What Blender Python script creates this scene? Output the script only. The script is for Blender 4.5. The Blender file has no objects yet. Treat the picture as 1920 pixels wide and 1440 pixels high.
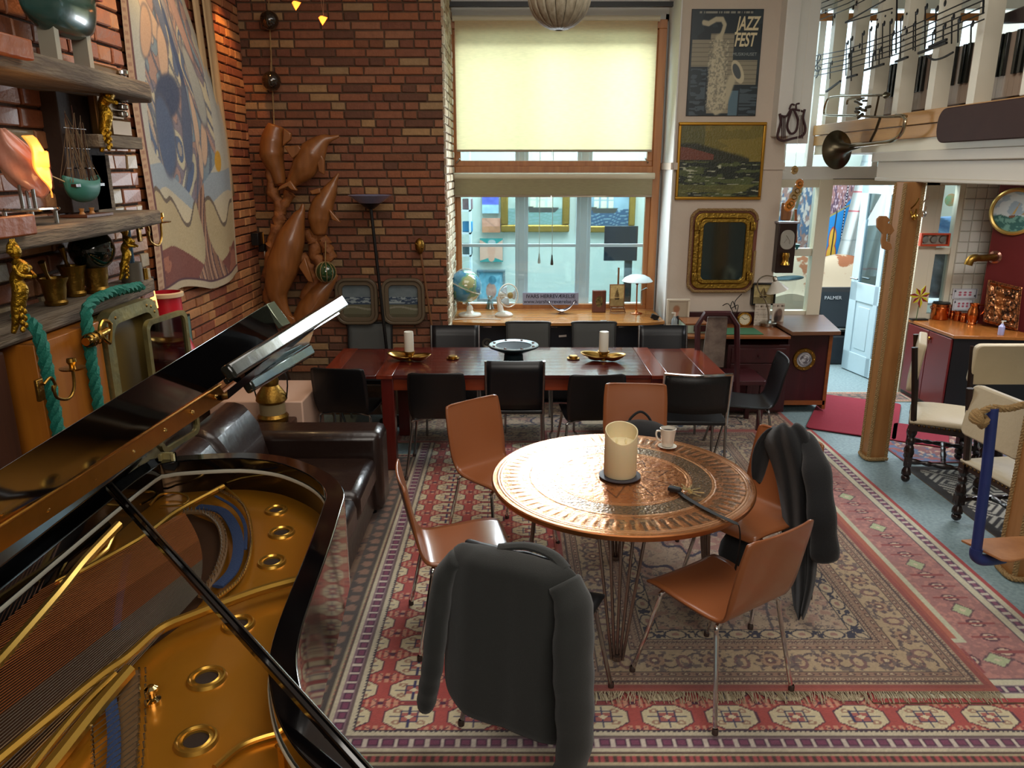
import bpy, math, random
import numpy as np
from mathutils import Vector as V, Matrix, Euler
R = math.radians
random.seed(7)
sc = bpy.context.scene
C = sc.collection
# ---------------------------------------------------------------- camera
CAMH, FPX, PITCH = 2.15, 1435.0, math.atan(404 / 1435.0)
cd = bpy.data.cameras.new('camera'); cam = bpy.data.objects.new('camera', cd); C.objects.link(cam)
cam.location = (0, 0, CAMH); cam.rotation_euler = (R(90) - PITCH, 0, 0)
cd.sensor_fit = 'HORIZONTAL'; cd.sensor_width = 36; cd.lens = FPX / 1920 * 36; cd.clip_start = .02
sc.camera = cam
# ---------------------------------------------------------------- view and light
sc.view_settings.view_transform = 'Standard'; sc.view_settings.look = 'None'
sc.view_settings.exposure = 0.12; sc.view_settings.gamma = 1; sc.view_settings.use_curve_mapping = False
w = bpy.data.worlds.new('sky'); sc.world = w; w.use_nodes = True
bg = w.node_tree.nodes['Background']; bg.inputs[0].default_value = (.84, .93, 1, 1); bg.inputs[1].default_value = 3.2
def light(name, kind, loc, energy, color=(1, 1, 1), size=.1, size_y=None, aim=None, spot=None):
    d = bpy.data.lights.new(name, kind); o = bpy.data.objects.new(name, d); C.objects.link(o)
    o.location = loc; d.energy = energy; d.color = color
    if kind == 'AREA':
        d.size = size
        if size_y: d.shape = 'RECTANGLE'; d.size_y = size_y
    elif kind != 'SUN': d.shadow_soft_size = size
    if spot: d.spot_size = R(spot); d.spot_blend = .6
    if aim: o.rotation_euler = (V(aim) - V(loc)).to_track_quat('-Z', 'Y').to_euler()
    return o
light('rear_fill', 'AREA', (.8, -1.2, 3.7), 125, (1, .93, .84), 3.0, 2.0, aim=(.6, 3.2, .4))  # unseen soft fill added behind the camera to lift the room
light('ceiling_fill', 'AREA', (.6, 3.6, 3.92), 68, (1, .94, .86), 2.5, 2.5, aim=(.6, 3.6, 0))  # unseen overhead fill added for overall brightness
light('window_glare_lamp', 'AREA', (.42, 7.35, 2.15), 44, (.86, .94, 1), .95, .55, aim=(.45, 2.5, .4))  # added lamp inside the window, sized for the glare on the copper table
light('garden_door_daylight', 'AREA', (3.3, 7.9, 2.2), 30, (.84, .93, 1), 1.2, 1.5, aim=(2.6, 4.5, 0))
light('kitchen_fill', 'AREA', (4.0, 5.6, 2.2), 42, (.95, .97, 1), .8, 1.2, aim=(4.0, 5.2, 0))  # fill lamp added below the gallery to brighten the dark tiles
light('tapestry_spot', 'SPOT', (-1.75, 4.9, 3.75), 40, (1, .66, .30), .05, aim=(-2.1, 4.95, 2.4), spot=75)
light('brick_spot', 'SPOT', (-1.9, 6.05, 3.5), 22, (1, .45, .12), .04, aim=(-2.17, 6.25, 2.75), spot=60)
light('chimney_spot', 'SPOT', (-1.35, 3.45, 3.4), 34, (1, .58, .26), .04, aim=(-1.8, 3.5, 2.75), spot=85)
light('garden_daylight', 'AREA', (.9, 9.0, 3.9), 330, (.88, .95, 1), 3, 2, aim=(.9, 9.0, 0))
light('garden_room_daylight', 'AREA', (3.9, 9.2, 3.9), 70, (.88, .95, 1), 2, 2, aim=(3.9, 9.2, 0))
# ---------------------------------------------------------------- pixel of the 1920x1440 photo -> point of the room
def _ray(x, y):
    a = (x - 960) / FPX; b = (720 - y) / FPX
    return V((a, math.cos(PITCH) + b * math.sin(PITCH), -math.sin(PITCH) + b * math.cos(PITCH)))
def PZ(x, y, z=0.0):
    r = _ray(x, y); t = (z - CAMH) / r.z; return V((r.x * t, r.y * t, z))
def PY(x, y, Y):
    r = _ray(x, y); t = Y / r.y; return V((r.x * t, Y, CAMH + r.z * t))
def PX(x, y, X):
    r = _ray(x, y); t = X / r.x; return V((X, r.y * t, CAMH + r.z * t))
# ---------------------------------------------------------------- colours and materials
def lin(c):
    if isinstance(c, str):
        c = [int(c[i:i + 2], 16) / 255 for i in (0, 2, 4)]
    return [(v / 12.92 if v <= .04045 else ((v + .055) / 1.055) ** 2.4) for v in c]
MATS = {}
def mat(name, col='808080', rough=.5, metal=0.0, var=0.0, vs=6.0, col2=None, bump=0.0, bs=60.0, stretch=(1, 1, 1),
        coat=0.0, spec=None, emit=0.0, alpha=None, trans=0.0, attr=False, rnd=0.0, sheen=0.0, coords='Object', thr=None):
    if name in MATS: return MATS[name]
    m = bpy.data.materials.new(name); m.use_nodes = True; nt = m.node_tree; b = nt.nodes['Principled BSDF']
    I = b.inputs; L = nt.links.new; N = nt.nodes.new
    c1 = lin(col) + [1]
    I['Base Color'].default_value = c1; I['Roughness'].default_value = rough; I['Metallic'].default_value = metal
    if coat: I['Coat Weight'].default_value = coat; I['Coat Roughness'].default_value = .08
    if spec is not None: I['Specular IOR Level'].default_value = spec
    if sheen: I['Sheen Weight'].default_value = sheen
    if trans: I['Transmission Weight'].default_value = trans
    if alpha is not None: I['Alpha'].default_value = alpha
    src = None
    if var or bump or col2:
        tc = N('ShaderNodeTexCoord'); mp = N('ShaderNodeMapping'); mp.inputs['Scale'].default_value = stretch
        L(tc.outputs[coords], mp.inputs[0])
    if col2 is not None:
        nz = N('ShaderNodeTexNoise'); nz.inputs['Scale'].default_value = vs; nz.inputs['Detail'].default_value = 6; nz.inputs['Roughness'].default_value = .6
        L(mp.outputs[0], nz.inputs['Vector'])
        cr = N('ShaderNodeValToRGB'); t = thr or (.35, .65)
        cr.color_ramp.elements[0].position = t[0]; cr.color_ramp.elements[1].position = t[1]
        cr.color_ramp.elements[0].color = c1; cr.color_ramp.elements[1].color = lin(col2) + [1]
        L(nz.outputs['Fac'], cr.inputs[0]); src = cr.outputs[0]
    if attr:
        at = N('ShaderNodeAttribute'); at.attribute_name = 'Col'; src = at.outputs['Color']
    if var or rnd:
        hs = N('ShaderNodeHueSaturation'); hs.inputs['Color'].default_value = c1
        if src: L(src, hs.inputs['Color'])
        mt = N('ShaderNodeMath'); mt.operation = 'MULTIPLY_ADD'
        if rnd:
            oi = N('ShaderNodeObjectInfo'); ge = N('ShaderNodeNewGeometry'); ad = N('ShaderNodeMath'); ad.operation = 'ADD'
            L(oi.outputs['Random'], ad.inputs[0]); L(ge.outputs['Random Per Island'], ad.inputs[1])
            fr = N('ShaderNodeMath'); fr.operation = 'FRACT'; L(ad.outputs[0], fr.inputs[0])
            L(fr.outputs[0], mt.inputs[0]); mt.inputs[1].default_value = rnd; mt.inputs[2].default_value = 1 - rnd / 2
        else:
            n2 = N('ShaderNodeTexNoise'); n2.inputs['Scale'].default_value = vs * 1.7; n2.inputs['Detail'].default_value = 4
            L(mp.outputs[0], n2.inputs['Vector']); L(n2.outputs['Fac'], mt.inputs[0])
            mt.inputs[1].default_value = var * 2; mt.inputs[2].default_value = 1 - var
        L(mt.outputs[0], hs.inputs['Value']); src = hs.outputs[0]
    if src: L(src, I['Base Color'])
    if emit:
        I['Emission Strength'].default_value = emit; I['Emission Color'].default_value = c1
    if bump:
        n3 = N('ShaderNodeTexNoise'); n3.inputs['Scale'].default_value = bs; n3.inputs['Detail'].default_value = 5
        L(mp.outputs[0], n3.inputs['Vector']); bp = N('ShaderNodeBump'); bp.inputs['Strength'].default_value = bump
        bp.inputs['Distance'].default_value = .01
        L(n3.outputs['Fac'], bp.inputs['Height']); L(bp.outputs[0], I['Normal'])
    MATS[name] = m; return m
def glass(name, col='ffffff', alpha=.12, rough=.03):
    if name in MATS: return MATS[name]
    m = bpy.data.materials.new(name); m.use_nodes = True; nt = m.node_tree; nt.nodes.clear(); N = nt.nodes.new; L = nt.links.new
    o = N('ShaderNodeOutputMaterial'); mx = N('ShaderNodeMixShader'); t = N('ShaderNodeBsdfTransparent'); g = N('ShaderNodeBsdfGlossy')
    t.inputs[0].default_value = lin(col) + [1]; g.inputs['Roughness'].default_value = rough; mx.inputs[0].default_value = alpha
    L(t.outputs[0], mx.inputs[1]); L(g.outputs[0], mx.inputs[2]); L(mx.outputs[0], o.inputs[0]); MATS[name] = m; return m
def sheer(name, col, tr=.75, bumpy=True):
    """woven cloth that lets daylight through: translucent plus diffuse"""
    m = bpy.data.materials.new(name); m.use_nodes = True; nt = m.node_tree; nt.nodes.clear(); N = nt.nodes.new; L = nt.links.new
    o = N('ShaderNodeOutputMaterial'); mx = N('ShaderNodeMixShader'); t = N('ShaderNodeBsdfTranslucent'); d = N('ShaderNodeBsdfDiffuse')
    tc = N('ShaderNodeTexCoord'); mp = N('ShaderNodeMapping'); mp.inputs['Scale'].default_value = (1, 1, 5); nz = N('ShaderNodeTexNoise')
    nz.inputs['Scale'].default_value = 16; nz.inputs['Detail'].default_value = 8
    cr = N('ShaderNodeValToRGB'); c = lin(col)
    cr.color_ramp.elements[0].position = .3; cr.color_ramp.elements[1].position = .7
    cr.color_ramp.elements[0].color = [v * .9 for v in c] + [1]; cr.color_ramp.elements[1].color = c + [1]
    L(tc.outputs['Object'], mp.inputs[0]); L(mp.outputs[0], nz.inputs['Vector']); L(nz.outputs['Fac'], cr.inputs[0])
    L(cr.outputs[0], t.inputs[0]); L(cr.outputs[0], d.inputs[0]); mx.inputs[0].default_value = tr
    L(d.outputs[0], mx.inputs[1]); L(t.outputs[0], mx.inputs[2]); L(mx.outputs[0], o.inputs[0]); MATS[name] = m; return m
def wood(name, c1, c2, rough=.4, axis=0, sc_=3.0, coat=0.0, bump=.08):
    s = [9.0, 9.0, 9.0]; s[axis] = .6
    return mat(name, c1, rough, col2=c2, vs=sc_, stretch=s, bump=bump, bs=sc_ * 3, coat=coat, thr=(.3, .7))
# ---------------------------------------------------------------- tags
def tag(o, label=None, cat=None, group=None, kind=None):
    if label: o['label'] = label
    if cat: o['category'] = cat
    if group: o['group'] = group
    if kind: o['kind'] = kind
    return o
def thing(name, label, cat, loc=(0, 0, 0), rz=0.0, group=None):
    o = bpy.data.objects.new(name, None); C.objects.link(o); o.empty_display_size = .05
    o.location = loc; o.rotation_euler = (0, 0, rz); return tag(o, label, cat, group)
def chain(o):
    p = V((0, 0, 0))
    while o is not None: p += o.location; o = o.parent
    return p
def copy_tree(o, parent=None):
    c = o.copy(); C.objects.link(c); c.parent = parent
    for ch in list(o.children): copy_tree(ch, c)
    return c
def place(proto, first, loc, rz, label, group=None):
    o = proto if first else copy_tree(proto)
    o.location = loc; o.rotation_euler = (0, 0, rz); tag(o, label, None, group); return o
# ---------------------------------------------------------------- mesh builder
class MB:
    def __init__(s): s.v = []; s.f = []; s.m = []; s.T = Matrix(); s.mi = 0; s.stk = []
    def at(s, loc=(0, 0, 0), rot=(0, 0, 0), sc=(1, 1, 1)):
        s.T = Matrix.Translation(V(loc)) @ Euler(rot).to_matrix().to_4x4() @ Matrix.Diagonal(V((*sc, 1))); return s
    def add(s, vs, fs):
        k = len(s.v); T = s.T; s.v += [tuple(T @ V(p)) for p in vs]; s.f += [tuple(i + k for i in f) for f in fs]; s.m += [s.mi] * len(fs); return s
    def box(s, c, d, rot=None):
        x, y, z = (q / 2 for q in d); P = [V(p) for p in ((-x, -y, -z), (x, -y, -z), (x, y, -z), (-x, y, -z), (-x, -y, z), (x, -y, z), (x, y, z), (-x, y, z))]
        if rot is not None: E_ = Euler(rot); [p.rotate(E_) for p in P]
        return s.add([p + V(c) for p in P], [(3, 2, 1, 0), (4, 5, 6, 7), (0, 1, 5, 4), (1, 2, 6, 5), (2, 3, 7, 6), (3, 0, 4, 7)])
    def bx(s, x0, x1, y0, y1, z0, z1): return s.box(((x0 + x1) / 2, (y0 + y1) / 2, (z0 + z1) / 2), (abs(x1 - x0), abs(y1 - y0), abs(z1 - z0)))
    def cyl(s, a, b, r, r2=None, n=16): return s.tube([a, b], [r, r if r2 is None else r2], n)
    def tube(s, pts, r, n=8, closed=False, sq=None):
        P = [V(p) for p in pts]; k = len(P); rr = r if isinstance(r, (list, tuple)) else [r] * k
        up = None; vs = []; fs = []
        for i, p in enumerate(P):
            if closed: t = P[(i + 1) % k] - P[i - 1]
            else: t = P[min(i + 1, k - 1)] - P[max(i - 1, 0)]
            t = t.normalized() if t.length > 1e-9 else V((0, 0, 1))
            if up is None: up = V((0, 0, 1)) if abs(t.z) < .9 else V((1, 0, 0))
            up = (up - t * up.dot(t)); up = up.normalized() if up.length > 1e-6 else t.orthogonal().normalized()
            sd = t.cross(up)
            for j in range(n):
                a = 2 * math.pi * (j + .5) / n; e = (1, 1) if sq is None else sq
                vs.append(p + sd * math.cos(a) * rr[i] * e[0] + up * math.sin(a) * rr[i] * e[1])
        for i in range(k if closed else k - 1):
            for j in range(n):
                a = i * n + j; b = i * n + (j + 1) % n; c = ((i + 1) % k) * n + (j + 1) % n; d = ((i + 1) % k) * n + j
                fs.append((a, b, c, d))
        if not closed: fs += [tuple(range(n))[::-1], tuple((k - 1) * n + j for j in range(n))]
        return s.add(vs, fs)
    def lathe(s, prof, c=(0, 0, 0), n=24, rot=None, sx=1, sy=1):
        vs = []; fs = []; k = len(prof); E_ = Euler(rot) if rot is not None else None
        for r, z in prof:
            for j in range(n):
                a = 2 * math.pi * j / n; p = V((r * math.cos(a) * sx, r * math.sin(a) * sy, z))
                if E_: p.rotate(E_)
                vs.append(p + V(c))
        for i in range(k - 1):
            for j in range(n): fs.append((i * n + j, i * n + (j + 1) % n, (i + 1) * n + (j + 1) % n, (i + 1) * n + j))
        zs = [p[1] for p in prof]; shell = max(zs) - min(zs) < 1e-6 or math.dist(prof[0], prof[-1]) < .031 and k > 2
        if prof[0][0] > 1e-5 and not shell: fs.append(tuple(range(n))[::-1])
        if prof[-1][0] > 1e-5 and not shell: fs.append(tuple((k - 1) * n + j for j in range(n)))
        return s.add(vs, fs)
    def ball(s, c, r, n=16, rot=None):
        r = (r, r, r) if isinstance(r, (int, float)) else r; m = max(6, n // 2)
        vs = []; fs = []; E_ = Euler(rot) if rot is not None else None
        for i in range(m + 1):
            t = math.pi * i / m
            for j in range(n):
                a = 2 * math.pi * j / n; p = V((r[0] * math.sin(t) * math.cos(a), r[1] * math.sin(t) * math.sin(a), -r[2] * math.cos(t)))
                if E_: p.rotate(E_)
                vs.append(p + V(c))
        for i in range(m):
            for j in range(n): fs.append((i * n + j, i * n + (j + 1) % n, (i + 1) * n + (j + 1) % n, (i + 1) * n + j))
        return s.add(vs, fs)
    def prism(s, pts, d, axis='z', o=(0, 0, 0)):
        """outline pts (2D) pushed from d[0] to d[1] along axis"""
        n = len(pts); vs = []
        for q in d:
            for a, b in pts: vs.append(V({'z': (a, b, q), 'y': (a, q, b), 'x': (q, a, b)}[axis]) + V(o))
        return s.add(vs, [tuple(range(n))[::-1], tuple(range(n, 2 * n))] + [(i, (i + 1) % n, n + (i + 1) % n, n + i) for i in range(n)])
    def ring(s, outer, inner, d, axis='z'):
        """slab between two outlines with the same number of points"""
        n = len(outer); vs = []
        for q in d:
            for ol in (outer, inner):
                for a, b in ol: vs.append({'z': (a, b, q), 'y': (a, q, b), 'x': (q, a, b)}[axis])
        fs = []
        for i in range(n):
            j = (i + 1) % n
            fs += [(i, j, n + j, n + i), (2 * n + i, 3 * n + i, 3 * n + j, 2 * n + j), (i, 2 * n + i, 2 * n + j, j), (n + i, n + j, 3 * n + j, 3 * n + i)]
        return s.add(vs, fs)
    def grid(s, fn, nu, nv, cu=False):
        vs = [fn(i / nu, j / nv) for j in range(nv + 1) for i in range(nu + 1)]
        return s.add(vs, [(j * (nu + 1) + i, j * (nu + 1) + i + 1, (j + 1) * (nu + 1) + i + 1, (j + 1) * (nu + 1) + i) for j in range(nv) for i in range(nu)])
    def build(s, name, m, parent=None, bev=0, smooth=True, sub=0, solid=0, ang=35, kind=None, label=None, loc=None):
        me = bpy.data.meshes.new(name); off = chain(parent) if parent else V((0, 0, 0))
        if loc is not None: off = off + (V(loc) - off)
        vs = [(p[0] - off.x, p[1] - off.y, p[2] - off.z) for p in s.v]
        me.from_pydata(vs, [], s.f); me.validate(verbose=False)
        for mm in (m if isinstance(m, (list, tuple)) else [m]): me.materials.append(mm)
        if any(s.m) and len(s.m) == len(me.polygons): me.polygons.foreach_set('material_index', s.m)
        o = bpy.data.objects.new(name, me); C.objects.link(o)
        if parent: o.parent = parent
        if loc is not None: o.location = V(loc) - (chain(parent) if parent else V((0, 0, 0)))
        if smooth:
            me.polygons.foreach_set('use_smooth', [True] * len(me.polygons))
            if not sub: me.set_sharp_from_angle(angle=R(ang))
        if solid: md = o.modifiers.new('thick', 'SOLIDIFY'); md.thickness = solid; md.offset = 0
        if bev: md = o.modifiers.new('edge', 'BEVEL'); md.width = bev; md.segments = 2; md.limit_method = 'ANGLE'; md.angle_limit = R(40)
        if sub: md = o.modifiers.new('smooth', 'SUBSURF'); md.levels = sub; md.render_levels = sub
        if kind: o['kind'] = kind
        if label: o['label'] = label
        return o
def rrect(w, h, r, n=5, c=(0, 0)):
    out = []
    for cx, cy, a0 in ((w / 2 - r, h / 2 - r, 0), (-w / 2 + r, h / 2 - r, 90), (-w / 2 + r, -h / 2 + r, 180), (w / 2 - r, -h / 2 + r, 270)):
        for i in range(n + 1): a = R(a0 + 90 * i / n); out.append((c[0] + cx + r * math.cos(a), c[1] + cy + r * math.sin(a)))
    return out
def ell(rx, ry, n=32, c=(0, 0)): return [(c[0] + rx * math.cos(2 * math.pi * i / n), c[1] + ry * math.sin(2 * math.pi * i / n)) for i in range(n)]
def smoothpts(P, k=6, closed=False):
    P = [V(p) for p in P]; n = len(P); out = []
    for i in range(n if closed else n - 1):
        g = lambda q: P[q % n] if closed else P[max(0, min(n - 1, q))]
        a, b, c, d = g(i - 1), g(i), g(i + 1), g(i + 2)
        for t in (j / k for j in range(k)):
            out.append(.5 * ((2 * b) + (c - a) * t + (2 * a - 5 * b + 4 * c - d) * t * t + (3 * b - a - 3 * c + d) * t ** 3))
    if not closed: out.append(P[-1])
    return out
# ---------------------------------------------------------------- numpy pattern tools for woven, printed and painted surfaces
def ss(a, b, x): t = np.clip((x - a) / (b - a + 1e-12), 0, 1); return t * t * (3 - 2 * t)
def vn(x, y, seed=0):
    x = np.asarray(x, float); y = np.asarray(y, float); xi = np.floor(x); yi = np.floor(y); fx = x - xi; fy = y - yi
    h = lambda a, b: np.modf(np.abs(np.sin(a * 127.1 + b * 311.7 + seed * 74.7) * 43758.5453))[0]
    fx = fx * fx * (3 - 2 * fx); fy = fy * fy * (3 - 2 * fy)
    return (h(xi, yi) * (1 - fx) + h(xi + 1, yi) * fx) * (1 - fy) + (h(xi, yi + 1) * (1 - fx) + h(xi + 1, yi + 1) * fx) * fy
def fbm(x, y, seed=0, o=4): return sum(vn(x * 2 ** i, y * 2 ** i, seed + i) / 2 ** i for i in range(o)) / (2 - 2 ** (1 - o))
def rgb(c): return np.array([int(c[i:i + 2], 16) / 255 for i in (0, 2, 4)])
class Paint:
    def __init__(s, u, v, base): s.u = u; s.v = v; s.c = np.tile(rgb(base) if isinstance(base, str) else base, (u.size, 1)).astype(float)
    def put(s, m, col, a=1.0):
        m = (np.asarray(m, float) * a)[:, None]; col = rgb(col) if isinstance(col, str) else np.asarray(col); s.c = s.c * (1 - m) + col * m; return s
    def ellipse(s, cx, cy, rx, ry, col, e=.08, rot=0, a=1):
        dx = s.u - cx; dy = s.v - cy; c, q = math.cos(rot), math.sin(rot)
        d = np.hypot((dx * c + dy * q) / rx, (-dx * q + dy * c) / ry); return s.put(1 - ss(1 - e, 1 + e, d), col, a)
    def poly(s, pts, col, a=1.0):
        ins = np.zeros(s.u.size, bool); n = len(pts)
        for i in range(n):
            x0, y0 = pts[i]; x1, y1 = pts[(i + 1) % n]
            if y0 == y1: continue
            k = ((y0 > s.v) != (y1 > s.v)) & (s.u < (x1 - x0) * (s.v - y0) / (y1 - y0) + x0); ins ^= k
        return s.put(ins, col, a)
    def line(s, pts, wd, col, a=1.0, e=.35):
        d = np.full(s.u.size, 9.0)
        for (x0, y0), (x1, y1) in zip(pts[:-1], pts[1:]):
            vx, vy = x1 - x0, y1 - y0; t = np.clip(((s.u - x0) * vx + (s.v - y0) * vy) / (vx * vx + vy * vy + 1e-12), 0, 1)
            d = np.minimum(d, np.hypot(s.u - x0 - t * vx, s.v - y0 - t * vy))
        return s.put(1 - ss(wd * (1 - e), wd * (1 + e), d), col, a)
def gridmesh(name, fn, nu, nv, pos, m, parent=None, rough=.8, smooth=False):
    """grid of nu x nv cells; pos(u,v)->Nx3 array, fn(u,v)->Nx3 sRGB stored as the colour attribute 'Col'"""
    U, Vv = np.meshgrid(np.linspace(0, 1, nu + 1), np.linspace(0, 1, nv + 1)); U = U.ravel(); Vv = Vv.ravel()
    P = np.asarray(pos(U, Vv), dtype=np.float32); off = chain(parent) if parent else V((0, 0, 0)); P = P - np.array(off[:], dtype=np.float32)
    col = np.clip(fn(U, Vv), 0, 1); col = np.where(col <= .04045, col / 12.92, ((col + .055) / 1.055) ** 2.4)
    me = bpy.data.meshes.new(name); me.vertices.add(U.size); me.vertices.foreach_set('co', P.ravel())
    i, j = np.meshgrid(np.arange(nu), np.arange(nv)); a = (j * (nu + 1) + i).ravel()
    F = np.stack([a, a + 1, a + nu + 2, a + nu + 1], 1).astype(np.int32); nf = F.shape[0]
    me.loops.add(nf * 4); me.loops.foreach_set('vertex_index', F.ravel()); me.polygons.add(nf)
    me.polygons.foreach_set('loop_start', (np.arange(nf) * 4).astype(np.int32))
    if smooth: me.polygons.foreach_set('use_smooth', np.ones(nf, bool))
    me.update(calc_edges=True)
    at = me.color_attributes.new('Col', 'FLOAT_COLOR', 'POINT'); at.data.foreach_set('color', np.concatenate([col, np.ones((U.size, 1))], 1).astype(np.float32).ravel())
    me.materials.append(m); o = bpy.data.objects.new(name, me); C.objects.link(o)
    if parent: o.parent = parent
    return o
def wallpos(x0, x1, z0, z1, Y): return lambda u, v: np.stack([x0 + (x1 - x0) * u, np.full(u.size, Y), z0 + (z1 - z0) * v], 1)
PAINTED = mat('painted_canvas', rough=.6, attr=True, bump=.15, bs=90)
PRINT = mat('printed_paper', rough=.35, attr=True)
WOVEN = mat('woven_wool', rough=.95, attr=True, bump=.5, bs=260, sheen=.2)
CHROME = mat('chrome', 'd8d8d8', .12, 1)
BRASS = mat('brass', 'c79a45', .25, 1, var=.2, vs=12, bump=.1, bs=40)
OLDBRASS = mat('aged_brass', '8f6d30', .4, 1, var=.35, vs=14, bump=.35, bs=45)
COPPER = mat('copper', 'c9743f', .22, 1, var=.15, vs=10)
BLACKLAC = mat('black_lacquer', '070607', .06, coat=1)
BLACKM = mat('black_metal', '141414', .4, .3)
WHITEP = mat('white_paint', 'd9d6cf', .45, var=.04, vs=3)
PINE = wood('pine_wood', 'b0743e', '94592c', .4, 2, 2.2)
CREAM = mat('cream_paint', 'cfc6ae', .5)
DARKWOOD = wood('dark_brown_wood', '2c1710', '3d2116', .35, 2)
BLACKLEA = mat('black_leather', '101214', .42, bump=.15, bs=120)
# ================================================================ SETTING
def brickmat(name, cols, rough=.85, shine=0.0, val=1.0):
    m = bpy.data.materials.new(name); m.use_nodes = True; nt = m.node_tree; b = nt.nodes['Principled BSDF']; N = nt.nodes.new; L = nt.links.new
    oi = N('ShaderNodeObjectInfo'); ge = N('ShaderNodeNewGeometry'); ad = N('ShaderNodeMath'); fr = N('ShaderNodeMath'); fr.operation = 'FRACT'
    L(oi.outputs['Random'], ad.inputs[0]); L(ge.outputs['Random Per Island'], ad.inputs[1]); L(ad.outputs[0], fr.inputs[0])
    cr = N('ShaderNodeValToRGB'); cr.color_ramp.interpolation = 'CONSTANT'; e = cr.color_ramp.elements
    while len(e) < len(cols): e.new(.5)
    for i, c in enumerate(cols): e[i].position = i / len(cols); e[i].color = [q * val for q in lin(c)] + [1]
    L(fr.outputs[0], cr.inputs[0])
    tc = N('ShaderNodeTexCoord'); nz = N('ShaderNodeTexNoise'); nz.inputs['Scale'].default_value = 22; nz.inputs['Detail'].default_value = 6
    va = N('ShaderNodeVectorMath'); L(tc.outputs['Object'], va.inputs[0]); L(oi.outputs['Location'], va.inputs[1]); L(va.outputs[0], nz.inputs['Vector'])
    hs = N('ShaderNodeHueSaturation'); mr = N('ShaderNodeMapRange'); mr.inputs[3].default_value = .72; mr.inputs[4].default_value = 1.3
    L(nz.outputs['Fac'], mr.inputs[0]); L(mr.outputs[0], hs.inputs['Value']); L(cr.outputs[0], hs.inputs['Color']); L(hs.outputs[0], b.inputs['Base Color'])
    b.inputs['Roughness'].default_value = rough
    if shine: b.inputs['Coat Weight'].default_value = shine; b.inputs['Coat Roughness'].default_value = .3
    bp = N('ShaderNodeBump'); bp.inputs['Strength'].default_value = .6; bp.inputs['Distance'].default_value = .008
    n2 = N('ShaderNodeTexNoise'); n2.inputs['Scale'].default_value = 60; n2.inputs['Detail'].default_value = 5; L(va.outputs[0], n2.inputs['Vector'])
    L(n2.outputs['Fac'], bp.inputs['Height']); L(bp.outputs[0], b.inputs['Normal']); MATS[name] = m; return m
REDS = ['7c4a33', '845239', '6e422f', '885a40', '98764f', '784a35', '5f3d2c', '815138', '8f7250', '74472f', '7f4d35', '8a5436']
BR_BACK = brickmat('brick_red', REDS)
BR_LEFT = brickmat('brick_ochre', ['a06640', '8f5536', 'b0774a', '99603c', 'a87048', '8a4c34', 'b58052'])
BR_CHIM = brickmat('brick_sooty', ['96633f', '8a5236', 'a3744c', '7d4a32', '9c8a6c', '8f5a3c'], .55, .35)
BR_PALE = brickmat('brick_limewashed', ['b8ac93', 'a89a80', 'c2b59a', '9c8468'], .7)
MORTAR = mat('lime_mortar', '5a4534', .95, var=.2, vs=8, bump=.5, bs=60)
MORTAR2 = mat('dark_mortar', '4a3526', .95, var=.2, vs=8, bump=.5, bs=60)
def brickverts(L_, h, d, ch=.005, rnd=None):
    r = rnd or random; j = lambda: r.uniform(-.0018, .0018); x, z = L_ / 2, h / 2
    b = [(-x + j(), 0, -z + j()), (x + j(), 0, -z + j()), (x + j(), 0, z + j()), (-x + j(), 0, z + j())]
    m = [(p[0], -d + ch, p[2]) for p in b]; f = [(p[0] * (1 - ch / x), -d + j(), p[2] * (1 - ch / z)) for p in b]
    return b + m + f, [(8, 9, 10, 11)] + [(k, (k + 1) % 4, 4 + (k + 1) % 4, 4 + k) for k in range(4)] + [(4 + k, 4 + (k + 1) % 4, 8 + (k + 1) % 4, 8 + k) for k in range(4)]
def proj(p):
    zc = p[1] * math.cos(PITCH) - (p[2] - CAMH) * math.sin(PITCH); u = p[1] * math.sin(PITCH) + (p[2] - CAMH) * math.cos(PITCH)
    return 960 + FPX * p[0] / zc, 720 - FPX * u / zc, zc
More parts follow.
